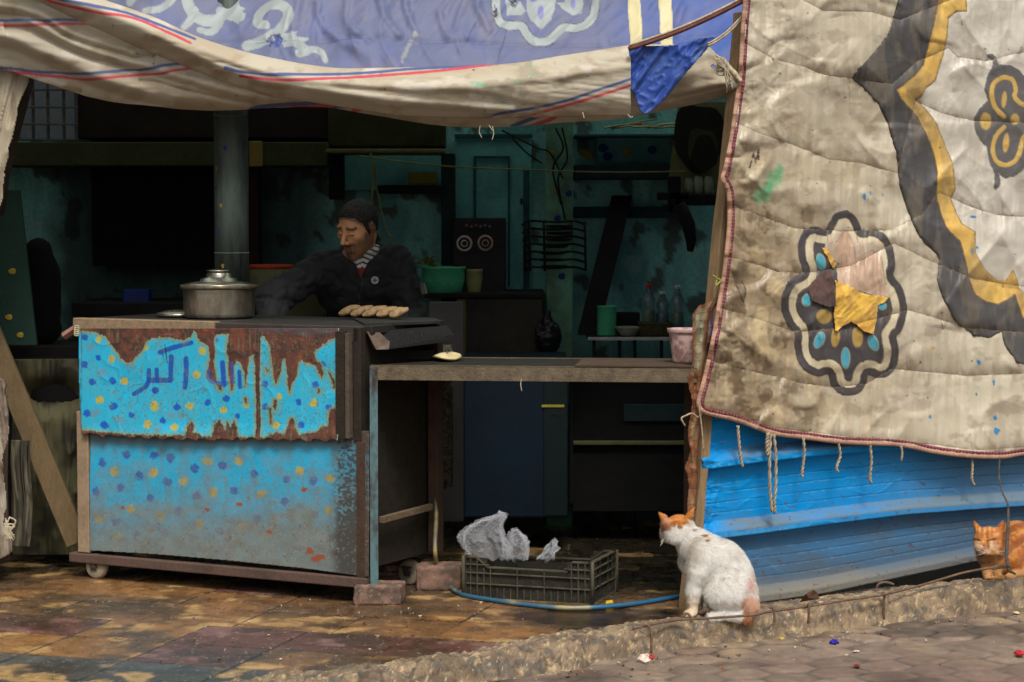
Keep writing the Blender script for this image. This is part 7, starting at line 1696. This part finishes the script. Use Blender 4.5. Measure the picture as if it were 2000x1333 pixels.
# ================================================================== THE COOK
def build_man():
    H = P(699, 444, 8.42)
    yaw, pit = math.radians(38), math.radians(24)
    fwd = np.array([-math.sin(yaw) * math.cos(pit), -math.cos(yaw) * math.cos(pit), -math.sin(pit)])
    rt = np.array([-math.cos(yaw), math.sin(yaw), 0.0]); up = np.cross(rt, fwd); up /= np.linalg.norm(up)
    roll = math.radians(4); rt, up = rt * math.cos(roll) + up * math.sin(roll), up * math.cos(roll) - rt * math.sin(roll)
    R = np.stack([rt, fwd, up], 1)                      # local -> world columns
    w = lambda x, y, z: H + R @ np.array([x, y, z])
    root = thing('person', 'man in a dark zipped jacket and striped shirt bending over the cart', 'person', (H[0], 8.6, 0))
    SL, SR = np.array([-.448, 8.52, 1.118]), np.array([-.722, 8.45, 1.095])
    CH = np.array([-.60, 8.53, 1.05]); NB = np.array([-.59, 8.50, 1.17]); HP = np.array([-.58, 8.70, .86])
    EL, ER = np.array([-.375, 8.46, .90]), np.array([-.90, 8.36, .985])
    WL, WR = np.array([-.44, 8.28, .87]), np.array([-.900, 8.28, .885])
    def torso(f, g, k=.04):
        f.cap(HP, CH, .095 + g, .100 + g, k); f.cap(CH - [.045, 0, .02], CH + [.06, 0, -.01], .100 + g, .104 + g, k); f.cap(SL * .8 + NB * .2 - [0, 0, .02], SR * .8 + NB * .2 - [0, 0, .02], 0.058 + g, .058 + g, k); f.ell(HP, (.15 + g, .11 + g, .12 + g), k)
    def arms(f, g, k=.025, a=1.0):
        for s_, e_, w_ in ((SL, EL, WL), (SR, ER, WR)):
            f.cap(s_, e_, .056 + g, .044 + g * 1.2, k); f.cap(e_, w_, .044 + g * 1.2, .030 + g, k)
    f = Field(axis(-1.02, -.28, .011, (H[0] - .13, H[0] + .13), .0032), axis(8.08, 9.0, .012, (H[1] - .14, H[1] + .13), .0034), axis(.0, 1.42, .011, (1.10, 1.41), .0032))
    torso(f, 0); arms(f, 0)
    for s_ in (-1, 1):
        kn = HP + [s_ * .10, -.06, -.42]; an = HP + [s_ * .11, .02, -.79]
        f.cap(HP + [s_ * .07, 0, -.03], kn, .085, .058, .03); f.cap(kn, an, .058, .038, .02); f.cap(an + [0, .02, -.04], an + [0, -.15, -.045], .036, .026, .02)
    # hands, five fingers each
    for wr, s_, dirv in ((WL, 1, np.array([-.35, -.9, -.1])), (WR, -1, np.array([.25, -.9, -.25]))):
        d_ = dirv / np.linalg.norm(dirv); sd_ = np.cross(d_, [0, 0, 1]); sd_ /= np.linalg.norm(sd_); dn = np.cross(sd_, d_)
        pc = wr + d_ * .055; f.cap(wr, pc + d_ * .02, .028, .030, .015)
        for i, L in enumerate((.062, .072, .068, .052)):
            b_ = pc + d_ * .03 + sd_ * (i - 1.5) * .019; m_ = b_ + d_ * L * .5 - dn * .004; e_ = m_ + d_ * L * .42 - dn * (.018 + .004 * i)
            f.cap(b_, m_, .0098, .009, .006); f.cap(m_, e_, .009, .0078, .004)
        b_ = pc - d_ * .02 - sd_ * s_ * -.026; f.cap(b_, b_ + d_ * .035 + sd_ * s_ * .026, .012, .0105, .008); f.cap(b_ + d_ * .035 + sd_ * s_ * .026, b_ + d_ * .062 + sd_ * s_ * .03 - dn * .01, .0105, .008, .005)
    # neck and head
    f.cap(NB - [0, -.01, .02], w(0, -.03, -.05), .062, .052, .02)
    f.ell(w(0, -.014, .036), (.073, .092, .078), .02, R); f.ell(w(0, .026, -.028), (.059, .062, .086), .03, R)
    f.ell(w(0, .034, -.078), (.043, .044, .030), .02, R); f.ell(w(0, .072, -.100), (.018, .015, .014), .015)
    f.cap(w(-.036, .074, .028), w(.036, .074, .028), .012, .012, .012)
    for s_ in (-1, 1):
        f.ell(w(s_ * .043, .060, -.014), (.022, .018, .018), .02); f.ell(w(s_ * .030, .095, .008), (.0165, .015, .013), .010, op='sub'); f.ell(w(s_ * .030, .0745, .007), (.0125, .0125, .0125), .004)
        f.cap(w(s_ * .018, .090, .0035), w(s_ * .042, .082, .0035), .0030, .0028, .003)
        f.ell(w(s_ * .0125, .098, -.033), (.0085, .010, .008), .006)
        f.ell(w(s_ * .074, -.012, -.006), (.008, .016, .027), .006, R); f.ell(w(s_ * .083, -.006, -.004), (.005, .010, .018), .004, R, op='sub')
    f.cap(w(0, .084, .022), w(0, .114, -.024), .0075, .0115, .012)
    f.cap(w(-.022, .084, -.060), w(.022, .084, -.060), .0065, .0065, .006); f.cap(w(-.019, .083, -.072), w(.019, .083, -.072), .0075, .0075, .006); f.cap(w(-.022, .094, -.0663), w(.022, .094, -.0663), .0012, .0012, .002, 'sub')
    V, F = f.mesh()
    def shrink(V): return H + [.004, 0, -.004] + (V - H) * (1 - .09 * sstep(1.10, 1.17, V[:, 2]))[:, None] if False else H + (V - H) * (1 - .12 * sstep(1.09, 1.17, V[:, 2]))[:, None]
    q = (V - H) @ R; skin = S(226, 166, 118)
    C = skin * (.9 + .25 * fbm3(V, 60, 3)[:, None]); head = (V[:, 2] > 1.12) & (np.abs(q[:, 1]) < .16)
    st = sstep(-.028, -.05, q[:, 2] + .010 * (fbm3(V, 120, 2, 3) - .5)) * (q[:, 1] > -.03) * head
    st = np.maximum(st, head * (np.abs(q[:, 0]) > .045) * sstep(.0, -.02, q[:, 2]) * (q[:, 1] < .04) * (q[:, 1] > -.01))
    C = C + (S(56, 44, 34) - C) * (st * .62)[:, None]
    hl = head * sstep(-.016, .002, q[:, 2] - np.where(q[:, 1] > 0, -.012 + 1.2 * q[:, 1], -.012 + .55 * q[:, 1])); C = C + (S(44, 36, 30) - C) * (hl * .85 * (.6 + .5 * fbm3(V, 220, 2, 1)))[:, None]
    mo = head * (np.abs(q[:, 0]) < .030) * np.exp(-((q[:, 2] + .051) / .0055) ** 2) * (q[:, 1] > .07); C = C + (S(26, 20, 16) - C) * (mo * .75)[:, None]
    goat = head * np.exp(-((q[:, 0]) / .02) ** 2 - ((q[:, 2] + .094) / .014) ** 2) * (q[:, 1] > .06); C = C + (S(34, 26, 20) - C) * (goat * .75)[:, None]
    br = head * (np.abs(np.abs(q[:, 0]) - .031) < .021) * np.exp(-((q[:, 2] - .030 + .15 * (np.abs(q[:, 0]) - .03)) / .0055) ** 2) * (q[:, 1] > .06); C = C + (S(22, 17, 13) - C) * (np.clip(br, 0, 1) * .92)[:, None]
    ey = head * (np.hypot((np.abs(q[:, 0]) - .030) / .015, (q[:, 2] - .001) / .0035) < 1) * (q[:, 1] > .06); C = C + (S(30, 22, 18) - C) * (ey * .85)[:, None]
    lp = head * (np.abs(q[:, 0]) < .024) * (np.abs(q[:, 2] + .067) < .009) * (q[:, 1] > .08); C = C + (S(150, 92, 74) - C) * (lp * .7)[:, None]
    mesh('body', shrink(V), F, MA('skin', fine=.10, bump=.25, sss=.05), root, np.hstack([C, np.full((len(C), 1), .5)]))
    # hair: cropped, over the top, sides and nape
    f = Field(axis(H[0] - .13, H[0] + .13, .0030), axis(H[1] - .15, H[1] + .14, .0032), axis(H[2] - .13, H[2] + .15, .0030))
    f.ell(w(0, -.014, .036), (.0765, .0955, .082), .01, R); f.ell(w(0, -.02, -.01), (.071, .079, .08), .02, R)
    g = np.stack(np.meshgrid(*f.ax, indexing='ij'), -1); qq = (g - H) @ R
    line = np.where(qq[..., 1] > 0, -.012 + 1.2 * qq[..., 1] - .8 * (np.abs(qq[..., 0]) > .058) * 0, -.012 + .55 * qq[..., 1])
    side = (np.abs(qq[..., 0]) > .056) & (qq[..., 1] > -.002) & (qq[..., 1] < .03); line = np.where(side, line - .03, line)
    line = line + .012 * (vn3(g, 90, 4) - .5) + .008 * np.exp(-((np.abs(qq[..., 0]) - .045) / .014) ** 2) * (qq[..., 1] > .02)
    f.F = np.maximum(f.F, (line - qq[..., 2]) * .8); dl_ = np.clip(qq[..., 2] - line, 0, 1); f.F = f.F + .0085 * np.exp(-dl_ / .006); f.F = f.F + .004 * (vn3(g, 160, 2) - .5) + .003 * (vn3(g, 400, 1) - .5)
    ear = np.hypot((np.abs(qq[..., 0]) - .078) / .02, (qq[..., 1] + .010) / .019); ear = np.maximum(ear, np.abs(qq[..., 2] + .004) / .033); f.F = np.where(ear < 1, np.maximum(f.F, .004), f.F)
    V, F = f.mesh(); c = np.where((fbm3(V, 200, 2, 2) > .52)[:, None], S(24, 20, 18), S(52, 46, 40)); hair = mesh('hair', H + (V - H) * .88, F, MA('hair', fine=.4, fscale=700, bump=.8, bscale=900), root, np.hstack([c, np.full((len(c), 1), .6)]))
    # striped shirt
    f = Field(axis(-.78, -.40, .0045), axis(8.3, 8.75, .006), axis(.98, 1.25, .004)); torso(f, .006); f.cap(NB - [0, 0, .05], w(0, -.02, -.075), .071, .058, .02)
    g = np.stack(np.meshgrid(*f.ax, indexing='ij'), -1); qq = (g - H) @ R; f.F = np.maximum(f.F, (g[..., 2] - 1.19) - .35 * (g[..., 1] - 8.5)); gx_, gy_ = topx(g); f.F = np.maximum(f.F, (np.abs(gx_ - 707) - 34) / 500); f.F = np.maximum(f.F, (gy_ - 556) / 500); V, F = f.mesh()
    pz = topx(V)[1]; zz = pz + .10 * np.abs(topx(V)[0] - 708) * -4; stripe = ((zz / 10.5) % 1) < .62
    C = np.where(stripe[:, None], S(196, 192, 184), S(34, 32, 36)); C = np.where((pz > 524)[:, None], S(110, 30, 24), C)
    mesh('striped_shirt', V, F, MA('jersey', fine=.1, bump=.2, sheen=.2), root, np.hstack([C, np.full((len(C), 1), .85)]))
    # jacket
    f = Field(axis(-1.05, -.24, .0062), axis(8.1, 8.95, .0085), axis(.74, 1.28, .0062)); torso(f, .020); arms(f, .018)
    f.cap(NB + [.01, .03, -.02], NB + [.02, .03, .022], .078, .066, .025)
    g = np.stack(np.meshgrid(*f.ax, indexing='ij'), -1)
    # folds in the sleeves and body
    f.F = f.F + .010 * (fbm3(g, 12, 2, 3) - .5) + .010 * (1 - np.abs(2 * vn3(g * [1, 1, 1.6] + g[..., [2, 0, 1]] * .6, 15, 5) - 1)) ** 3 - .004 + .007 * (1 - np.abs(2 * vn3(g * [1.3, 1, 1] - g[..., [1, 2, 0]] * .5, 27, 7) - 1)) ** 4
    gx, gy = topx(g); vv = np.maximum(np.abs(gx - (708 + (gy - 480) * -.05)) - np.clip((545 - gy) * .36, 0, 30), gy - 545) * 8.4 / FPX
    carve = np.maximum(-.0 - vv, -.5)      # inside V -> positive
    hd = np.linalg.norm((g - w(0, 0, -.03)) / np.array([.085, .10, .115]), axis=-1)
    f.F = np.where((g[..., 1] < 8.50), np.maximum(f.F, carve), f.F); f.F = np.maximum(f.F, (.98 - hd) * .08)
    cufL = ((g - WL) @ ((WL - EL) / np.linalg.norm(WL - EL))); near = np.linalg.norm(g - WL, axis=-1) < .09; f.F = np.where(near, np.maximum(f.F, cufL + .01), f.F)
    cufR = ((g - WR) @ ((WR - ER) / np.linalg.norm(WR - ER))); near = np.linalg.norm(g - WR, axis=-1) < .09; f.F = np.where(near, np.maximum(f.F, cufR + .01), f.F)
    V, F = f.mesh(); C = S(12, 12, 15) * (.7 + .6 * fbm3(V, 18, 3))[:, None]
    jk = mesh('jacket', V, F, MA('jacket_cloth', fine=.2, bump=.3, bscale=300, sheen=.05), root, np.hstack([C, np.full((len(C), 1), .8)]))
    def surf(px, py):
        """front-most point of the jacket under a photo pixel"""
        X_, Y_ = topx(V); d_ = np.hypot(X_ - px, Y_ - py); k = np.where(d_ < 4)[0]
        return V[k[np.argmin(V[k, 1])]] if len(k) else P(px, py, 8.38)
    c = surf(734, 550); a = np.arange(24) * 2 * math.pi / 24
    def disc(r, y, nm, mat, par):
        Vd = [c + [0, y, 0]] + [c + np.array([r * math.cos(t), y, r * math.sin(t)]) for t in a]; return mesh(nm, Vd + [v + np.array([0, .004, 0]) for v in Vd], [(0, 1 + (i + 1) % 24, 1 + i) for i in range(24)] + [(1 + i, 1 + (i + 1) % 24, 26 + (i + 1) % 24, 26 + i) for i in range(24)], mat, par, smooth=False)
    b = disc(.0145, -.006, 'chest_badge', M('badge_grey', (170, 172, 168), .5, rgb2=(120, 122, 120), scale=60), jk)
    m = MB(); m.box(c + [-.002, -.0078, -.009], (.004, 0, 0), (0, .002, 0), (0, 0, .018)); m.box(c + [-.009, -.0082, -.002], (.018, 0, 0), (0, .002, 0), (0, 0, .004)); m.build('badge_cross', M('badge_dark', (60, 60, 62), .6), jk)
    m = MB(); q = np.array([surf(705 - (y - 545) * .04, y) for y in np.arange(548, 606, 6.)]) + [0, -.002, 0]; m.tube(q, .0022, 6); m.build('zip', M('zip_grey', (84, 84, 90), .4, .5), jk, smooth=True)
    p = [surf(822, 554), surf(827, 553), surf(832, 574), surf(826, 576)]; p = [v + np.array([.003, -.006, 0]) for v in p]; mesh('sleeve_patch', p, [(3, 2, 1, 0)], M('patch_white', (150, 148, 136), .7), jk, smooth=False, solid=.002)
    # trousers and shoes
    f = Field(axis(-.82, -.34, .011), axis(8.5, 8.95, .011), axis(.04, .95, .012)); f.ell(HP, (.162, .125, .12), .04)
    for s_ in (-1, 1):
        kn = HP + [s_ * .10, -.06, -.42]; an = HP + [s_ * .11, .02, -.79]; f.cap(HP + [s_ * .07, 0, -.03], kn, .10, .075, .03); f.cap(kn, an, .075, .062, .02)
    V, F = f.mesh(); V = V + .01 * (fbm3(V, 16, 3)[:, None] - .5); mesh('trousers', V, F, M('trouser_dark', (38, 38, 44), .85), root)
build_man()

# ================================================================== THE CATS
def build_white_cat():
    Y0 = 6.99
    def L(px, py, d=0.0): p = P(px, py, Y0); return np.array([p[0], Y0 + d, p[2]])
    s = Y0 / FPX
    base = L(1415, 1205)
    root = thing('white_cat', 'white cat with an orange crown and back spots sitting on the kerb, seen from behind', 'cat', (base[0], Y0, .045))
    f = Field(np.arange(L(1265, 1100)[0], L(1500, 1100)[0], .0036), np.arange(Y0 - .14, Y0 + .17, .0042), np.arange(L(1400, 1222)[2], L(1400, 985)[2], .0036))
    f.ell(L(1424, 1152, .0), (50 * s, .078, 54 * s), .03)
    f.ell(L(1416, 1120, .01), (50 * s, .072, 52 * s), .03)
    f.cap(L(1402, 1095, .0), L(1362, 1068, .01), 42 * s, 31 * s, .03)
    f.cap(L(1362, 1085, .01), L(1350, 1100, .03), 27 * s, 22 * s, .03)
    f.cap(L(1356, 1066, .01), L(1332, 1044, .015), 27 * s, 22 * s, .025)
    f.ell(L(1327, 1032, .015), (29 * s, .046, 25 * s), .012); f.ell(L(1310, 1044, .035), (17 * s, .030, 17 * s), .015); f.cap(L(1306, 1052, .05), L(1302, 1054, .062), 9 * s, 7 * s, .012)
    f.ell(L(1318, 1046, -.005), (17 * s, .03, 15 * s), .015)
    for a, m_, tip in (((1302, 1022), (1296, 1012), (1286, 1001)), ((1340, 1018), (1347, 1007), (1355, 991))):
        d0 = .0 if a[0] < 1320 else -.01
        f.cap(L(*a, d0), L(*m_, d0 - .002), 9.5 * s, 6.5 * s, .008); f.cap(L(*m_, d0 - .002), L(*tip, d0 - .004), 6.5 * s, 1.6 * s, .005)
    # shoulder blade, front legs
    f.ell(L(1362, 1092, -.045), (20 * s, .022, 34 * s), .02); f.cap(L(1357, 1110, -.04), L(1353, 1150, -.035), 17 * s, 12.5 * s, .018); f.cap(L(1353, 1150, -.035), L(1352, 1187, -.035), 12 * s, 9 * s, .012); f.ell(L(1346, 1193, -.045), (12.5 * s, .020, 6.5 * s), .008)
    for i in range(3): f.ell(L(1338 + i * 6, 1195, -.058), (3.4 * s, .008, 4 * s), .004)
    f.cap(L(1352, 1105, .05), L(1364, 1150, .035), 17 * s, 12 * s, .018); f.cap(L(1364, 1150, .035), L(1367, 1184, .03), 11 * s, 8 * s, .012); f.ell(L(1363, 1188, .02), (11 * s, .018, 6 * s), .008)
    # thigh, hind foot, tail
    f.ell(L(1412, 1150, -.052), (40 * s, .036, 37 * s), .018); f.cap(L(1410, 1192, -.055), L(1450, 1198, -.045), 11 * s, 12 * s, .015); f.cap(L(1400, 1196, -.06), L(1385, 1198, -.065), 8 * s, 7 * s, .01)
    f.cap(L(1464, 1150, -.035), L(1464, 1180, -.05), 12 * s, 12 * s, .014); f.cap(L(1464, 1180, -.05), L(1458, 1204, -.055), 11.5 * s, 7.5 * s, .012)
    g = np.stack(np.meshgrid(*f.ax, indexing='ij'), -1); f.F = f.F + .0012 * (vn3(g, 55, 2) - .5)
    V, F = f.mesh()
    def col(p, k=1.0):
        x, y = topx(p); nx = x + 8 * (fbm3(p, 90, 2) - .5) * 2; ny = y + 7 * (fbm3(p, 90, 2, 4) - .5) * 2
        C = S(250, 246, 238) * np.ones((len(p), 1)) * k
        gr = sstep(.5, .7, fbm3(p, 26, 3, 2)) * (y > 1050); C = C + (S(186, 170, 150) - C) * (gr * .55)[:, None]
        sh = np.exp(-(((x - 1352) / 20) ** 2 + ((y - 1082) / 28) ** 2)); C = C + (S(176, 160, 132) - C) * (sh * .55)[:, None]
        O = S(206, 134, 54) * k
        cw = np.maximum(sstep(3, -3, ny - (1026 - (x - 1322) * .12)) * sstep(1349, 1342, nx), sstep(1017, 1012, ny)); C = C + (O * (.75 + .5 * fbm3(p, 120, 2, 5))[:, None] - C) * cw[:, None]
        cw = sstep(1314, 1308, nx) * sstep(1042, 1036, ny) * sstep(1014, 1020, ny); C = C + (S(206, 150, 106) * k - C) * (cw * .8)[:, None]
        inner = (nx < 1304) & (ny < 1022) & (nx > 1284) ; C = np.where((inner & (x + y > 2308))[:, None], S(206, 150, 120) * k, C)
        for cx, cy, rx, ry in ((1374, 1047, 6, 3), (1379, 1056, 5, 3.2), (1353, 1035, 4, 2.5), (1326, 1029, 5, 4)):
            d_ = np.hypot((x - cx) / rx, (y - cy) / ry); C = C + (S(170, 116, 62) - C) * (1 - sstep(.7, 1.2, d_))[:, None]
        t_ = sstep(1446, 1454, nx) * sstep(1158, 1172, ny); C = C + (S(206, 148, 108) - C) * (t_ * .8)[:, None]
        t_ = sstep(1446, 1454, nx) * sstep(1186, 1198, ny); C = C + (S(186, 112, 50) - C) * (t_ * .75)[:, None]
        pk = np.exp(-(((x - 1464) / 8) ** 2 + ((y - 1142) / 14) ** 2)); C = C + (S(212, 150, 130) - C) * (pk * .75)[:, None]
        leg = sstep(1150, 1180, y) * (x < 1372); C = C + (S(214, 180, 128) - C) * (leg * .6)[:, None]
        ptt = (vn3(p, 170, 5) > .80) & (x > 1385) & (y < 1150) & (fbm3(p, 30, 2, 6) > .5); C = C + (S(150, 140, 124) - C) * (ptt * .4)[:, None]
        return C
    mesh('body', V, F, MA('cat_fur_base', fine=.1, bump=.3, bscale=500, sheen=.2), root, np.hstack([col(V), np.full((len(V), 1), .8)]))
    def flow(p):
        x, y = topx(p); d_ = np.zeros((len(p), 3)); d_[:, 0] = .35 + .35 * (y < 1120) ; d_[:, 2] = -.75; d_[:, 1] = -.05
        lg = (y > 1110) & (x < 1375); d_[lg] = (0, 0, -1)
        hd = (y < 1050) & (x < 1350); d_[hd] = (.75, -.3, -.35); er = y < 1016; d_[er] = (0, 0, 1.0); return d_
    fur('fur', V, F, col, flow, 90000, .0115, .00042, MA('cat_hair', fine=.05, bump=0, sheen=.1), root, 3, .46, keep=lambda p: np.where(topx(p)[1] < 1018, .35, np.where((topx(p)[1] > 1175) & (topx(p)[0] < 1376), .35, 1.0)))
    m = MB(); rs = np.random.RandomState(2)
    for i in range(9):
        a = L(1306 + rs.uniform(-2, 3), 1050 + rs.uniform(-2, 3), .02); b = L(1290 + rs.uniform(-2, 5), 1058 + rs.uniform(0, 12), .0); m.tube([a, (a + b) / 2 + [0, 0, .003], b], [.0009, .0008, .0004], 5)
    m.build('whiskers', M('whisker', (214, 208, 196), .4), root, smooth=True)
build_white_cat()

def build_ginger_cat():
    Y0 = 7.66; s = Y0 / FPX
    def L(px, py, d=0.0): p = P(px, py, Y0); return np.array([p[0], Y0 + d, p[2]])
    root = thing('ginger_cat', 'ginger tabby cat crouching on the kerb with its eyes nearly shut', 'cat', (L(1950, 1120)[0], Y0, .06))
    f = Field(np.arange(L(1886, 1100)[0], L(2110, 1100)[0], .0033), np.arange(Y0 - .13, Y0 + .2, .0038), np.arange(L(1950, 1140)[2], L(1950, 1005)[2], .0033))
    hx, hy = 1924, 1050
    f.ell(L(hx, hy, -.06), (30 * s, .040, 26 * s), .01); 
    for e_ in (-1, 1):
        f.ell(L(hx + e_ * 15, hy + 13, -.075), (15 * s, .026, 12 * s), .012)
        f.ell(L(hx + e_ * 6 - 1, hy + 20, -.108), (8.5 * s, .014, 6.5 * s), .006)
        a, m_, tp = ((hx + e_ * 20, hy - 19), (hx + e_ * 24, hy - 27), (hx + e_ * 28.5, hy - 37))
        f.cap(L(*a, -.055), L(*m_, -.055), 7.5 * s, 5 * s, .006); f.cap(L(*m_, -.055), L(*tp, -.052), 5 * s, 1.2 * s, .004)
        f.ell(L(hx + e_ * 14, hy + 3, -.106), (9 * s, .010, 5 * s), .006, op='sub'); f.ell(L(hx + e_ * 14, hy + 3, -.090), (8 * s, .010, 5 * s), .004)
    f.cap(L(hx - 1, hy - 4, -.094), L(hx - 1, hy + 13, -.114), 6 * s, 5 * s, .008); f.ell(L(hx - 1, hy + 27, -.095), (9 * s, .014, 5 * s), .006)
    f.cap(L(1935, 1078, -.02), L(1950, 1092, .0), 31 * s, 34 * s, .02); f.ell(L(1990, 1072, .03), (52 * s, .075, 52 * s), .03); f.ell(L(2035, 1082, .06), (50 * s, .08, 42 * s), .03)
    f.cap(L(1932, 1085, -.04), L(1932, 1108, -.04), 22 * s, 17 * s, .015)
    for x in (1920, 1938): f.cap(L(x, 1104, -.055), L(x - 1, 1117, -.085), 10 * s, 7.5 * s, .008)
    for x in (1914, 1920, 1926, 1933, 1939, 1944): f.ell(L(x, 1119, -.10), (3.2 * s, .010, 4 * s), .003)
    f.ell(L(1985, 1096, -.035), (24 * s, .035, 26 * s), .014); f.cap(L(1995, 1112, -.05), L(1968, 1117, -.07), 11 * s, 8 * s, .01); f.ell(L(1962, 1119, -.08), (9 * s, .014, 5.5 * s), .006)
    V, F = f.mesh()
    def col(p, k=1.0):
        x, y = topx(p); n = fbm3(p, 60, 3, 2); w_ = 3 * (n - .5) * 2
        C = S(186, 112, 46) * np.ones((len(p), 1)) * k; C = C + (S(222, 162, 84) - C) * (sstep(.45, .65, n) * .7)[:, None]
        head = (np.hypot((x - hx) / 33, (y - hy) / 31) < 1.0) & (p[:, 1] < Y0 - .02)
        body = ~head
        st = (np.sin((x * .35 + y * .45) / 2.6 + 5 * fbm3(p, 18, 2, 3)) > .35) & body & (y < 1098); C = C + (S(150, 80, 32) - C) * (st * .75)[:, None]
        fs = head & (y < hy + 1) & (np.abs(np.sin((x - hx) / 3.1 + .2)) > .72) & (np.abs(x - hx) < 15); C = C + (S(150, 84, 34) - C) * (fs * .7)[:, None]
        ck = head & (np.abs(x - hx) > 15) & (np.sin(y / 2.4 + np.abs(x - hx) * .1) > .5); C = C + (S(160, 92, 40) - C) * (ck * .5)[:, None]
        wh = head & (((y > hy + 12 + w_) & (np.abs(x - hx) > 3)) | (y > hy + 22)); C = C + (S(204, 180, 146) - C) * (wh * .6)[:, None]
        ew = head & (np.hypot((np.abs(x - hx + 1) - 15) / 8, (y - hy - 9) / 2.4) < 1); C = C + (S(214, 184, 144) - C) * (ew * .6)[:, None]
        el = head & (np.abs((y - hy - 4.2) + (np.abs(x - hx + 1) - 14) * .30) < 1.5) & (np.abs(np.abs(x - hx + 1) - 14) < 8.5); C = C + (S(46, 28, 18) - C) * (el * .92)[:, None]
        ns = np.hypot((x - hx + 1) / 4.2, (y - hy - 16) / 3.2) < 1; C = C + (S(176, 104, 78) - C) * (ns & head)[:, None]
        mt = head & (np.abs(y - hy - 22 - np.abs(x - hx + 1) * .25) < .9) & (np.abs(x - hx + 1) < 8); C = C + (S(110, 70, 50) - C) * (mt * .7)[:, None]
        br_ = head & (np.abs(x - hx + 1) < 3.2) & (y > hy - 2) & (y < hy + 12); C = C + (S(214, 140, 70) - C) * (br_ * .8)[:, None]
        ch = body & (x < 1948) & (y > 1078) & (y < 1106); C = C + (S(190, 150, 98) - C) * (ch * .6)[:, None]
        bd = ch & (np.sin(y / 2.1 - np.abs(x - 1930) * .04) > .6); C = C + (S(140, 88, 46) - C) * (bd * .5)[:, None]
        pw = (y > 1112); C = C + (S(210, 168, 112) - C) * (pw * .5)[:, None]
        return C
    mesh('body', V, F, MA('cat_fur_base', fine=.1), root, np.hstack([col(V), np.full((len(V), 1), .8)]))
    def flow(p):
        x, y = topx(p); d_ = np.zeros((len(p), 3)); d_[:, 0] = .7; d_[:, 2] = -.5; hd = (x < 1956) & (y < 1082); d_[hd, 0] = (x[hd] - hx) / 25; d_[hd, 2] = -(y[hd] - hy - 8) / 30; er = (y < hy - 20) & hd; d_[er] = (0, 0, 1); return d_
    fur('fur', V, F, col, flow, 60000, .0075, .0004, MA('cat_hair', fine=.05), root, 5, .38, keep=lambda p: np.where((topx(p)[0] < 1956) & (topx(p)[1] < 1078), .38, .9))
    m = MB(); rs = np.random.RandomState(3)
    for i in range(12):
        e_ = -1 if i % 2 else 1; a = L(hx + e_ * 8, hy + 19 + rs.uniform(-2, 3), -.115); b = L(hx + e_ * rs.uniform(26, 36), hy + 19 + rs.uniform(-6, 9), -.11); m.tube([a, (a + b) / 2 - [0, .004, 0], b], [.0007, .0006, .0003], 5)
    m.build('whiskers', M('whisker', (214, 208, 196)), root, smooth=True)
build_ginger_cat()
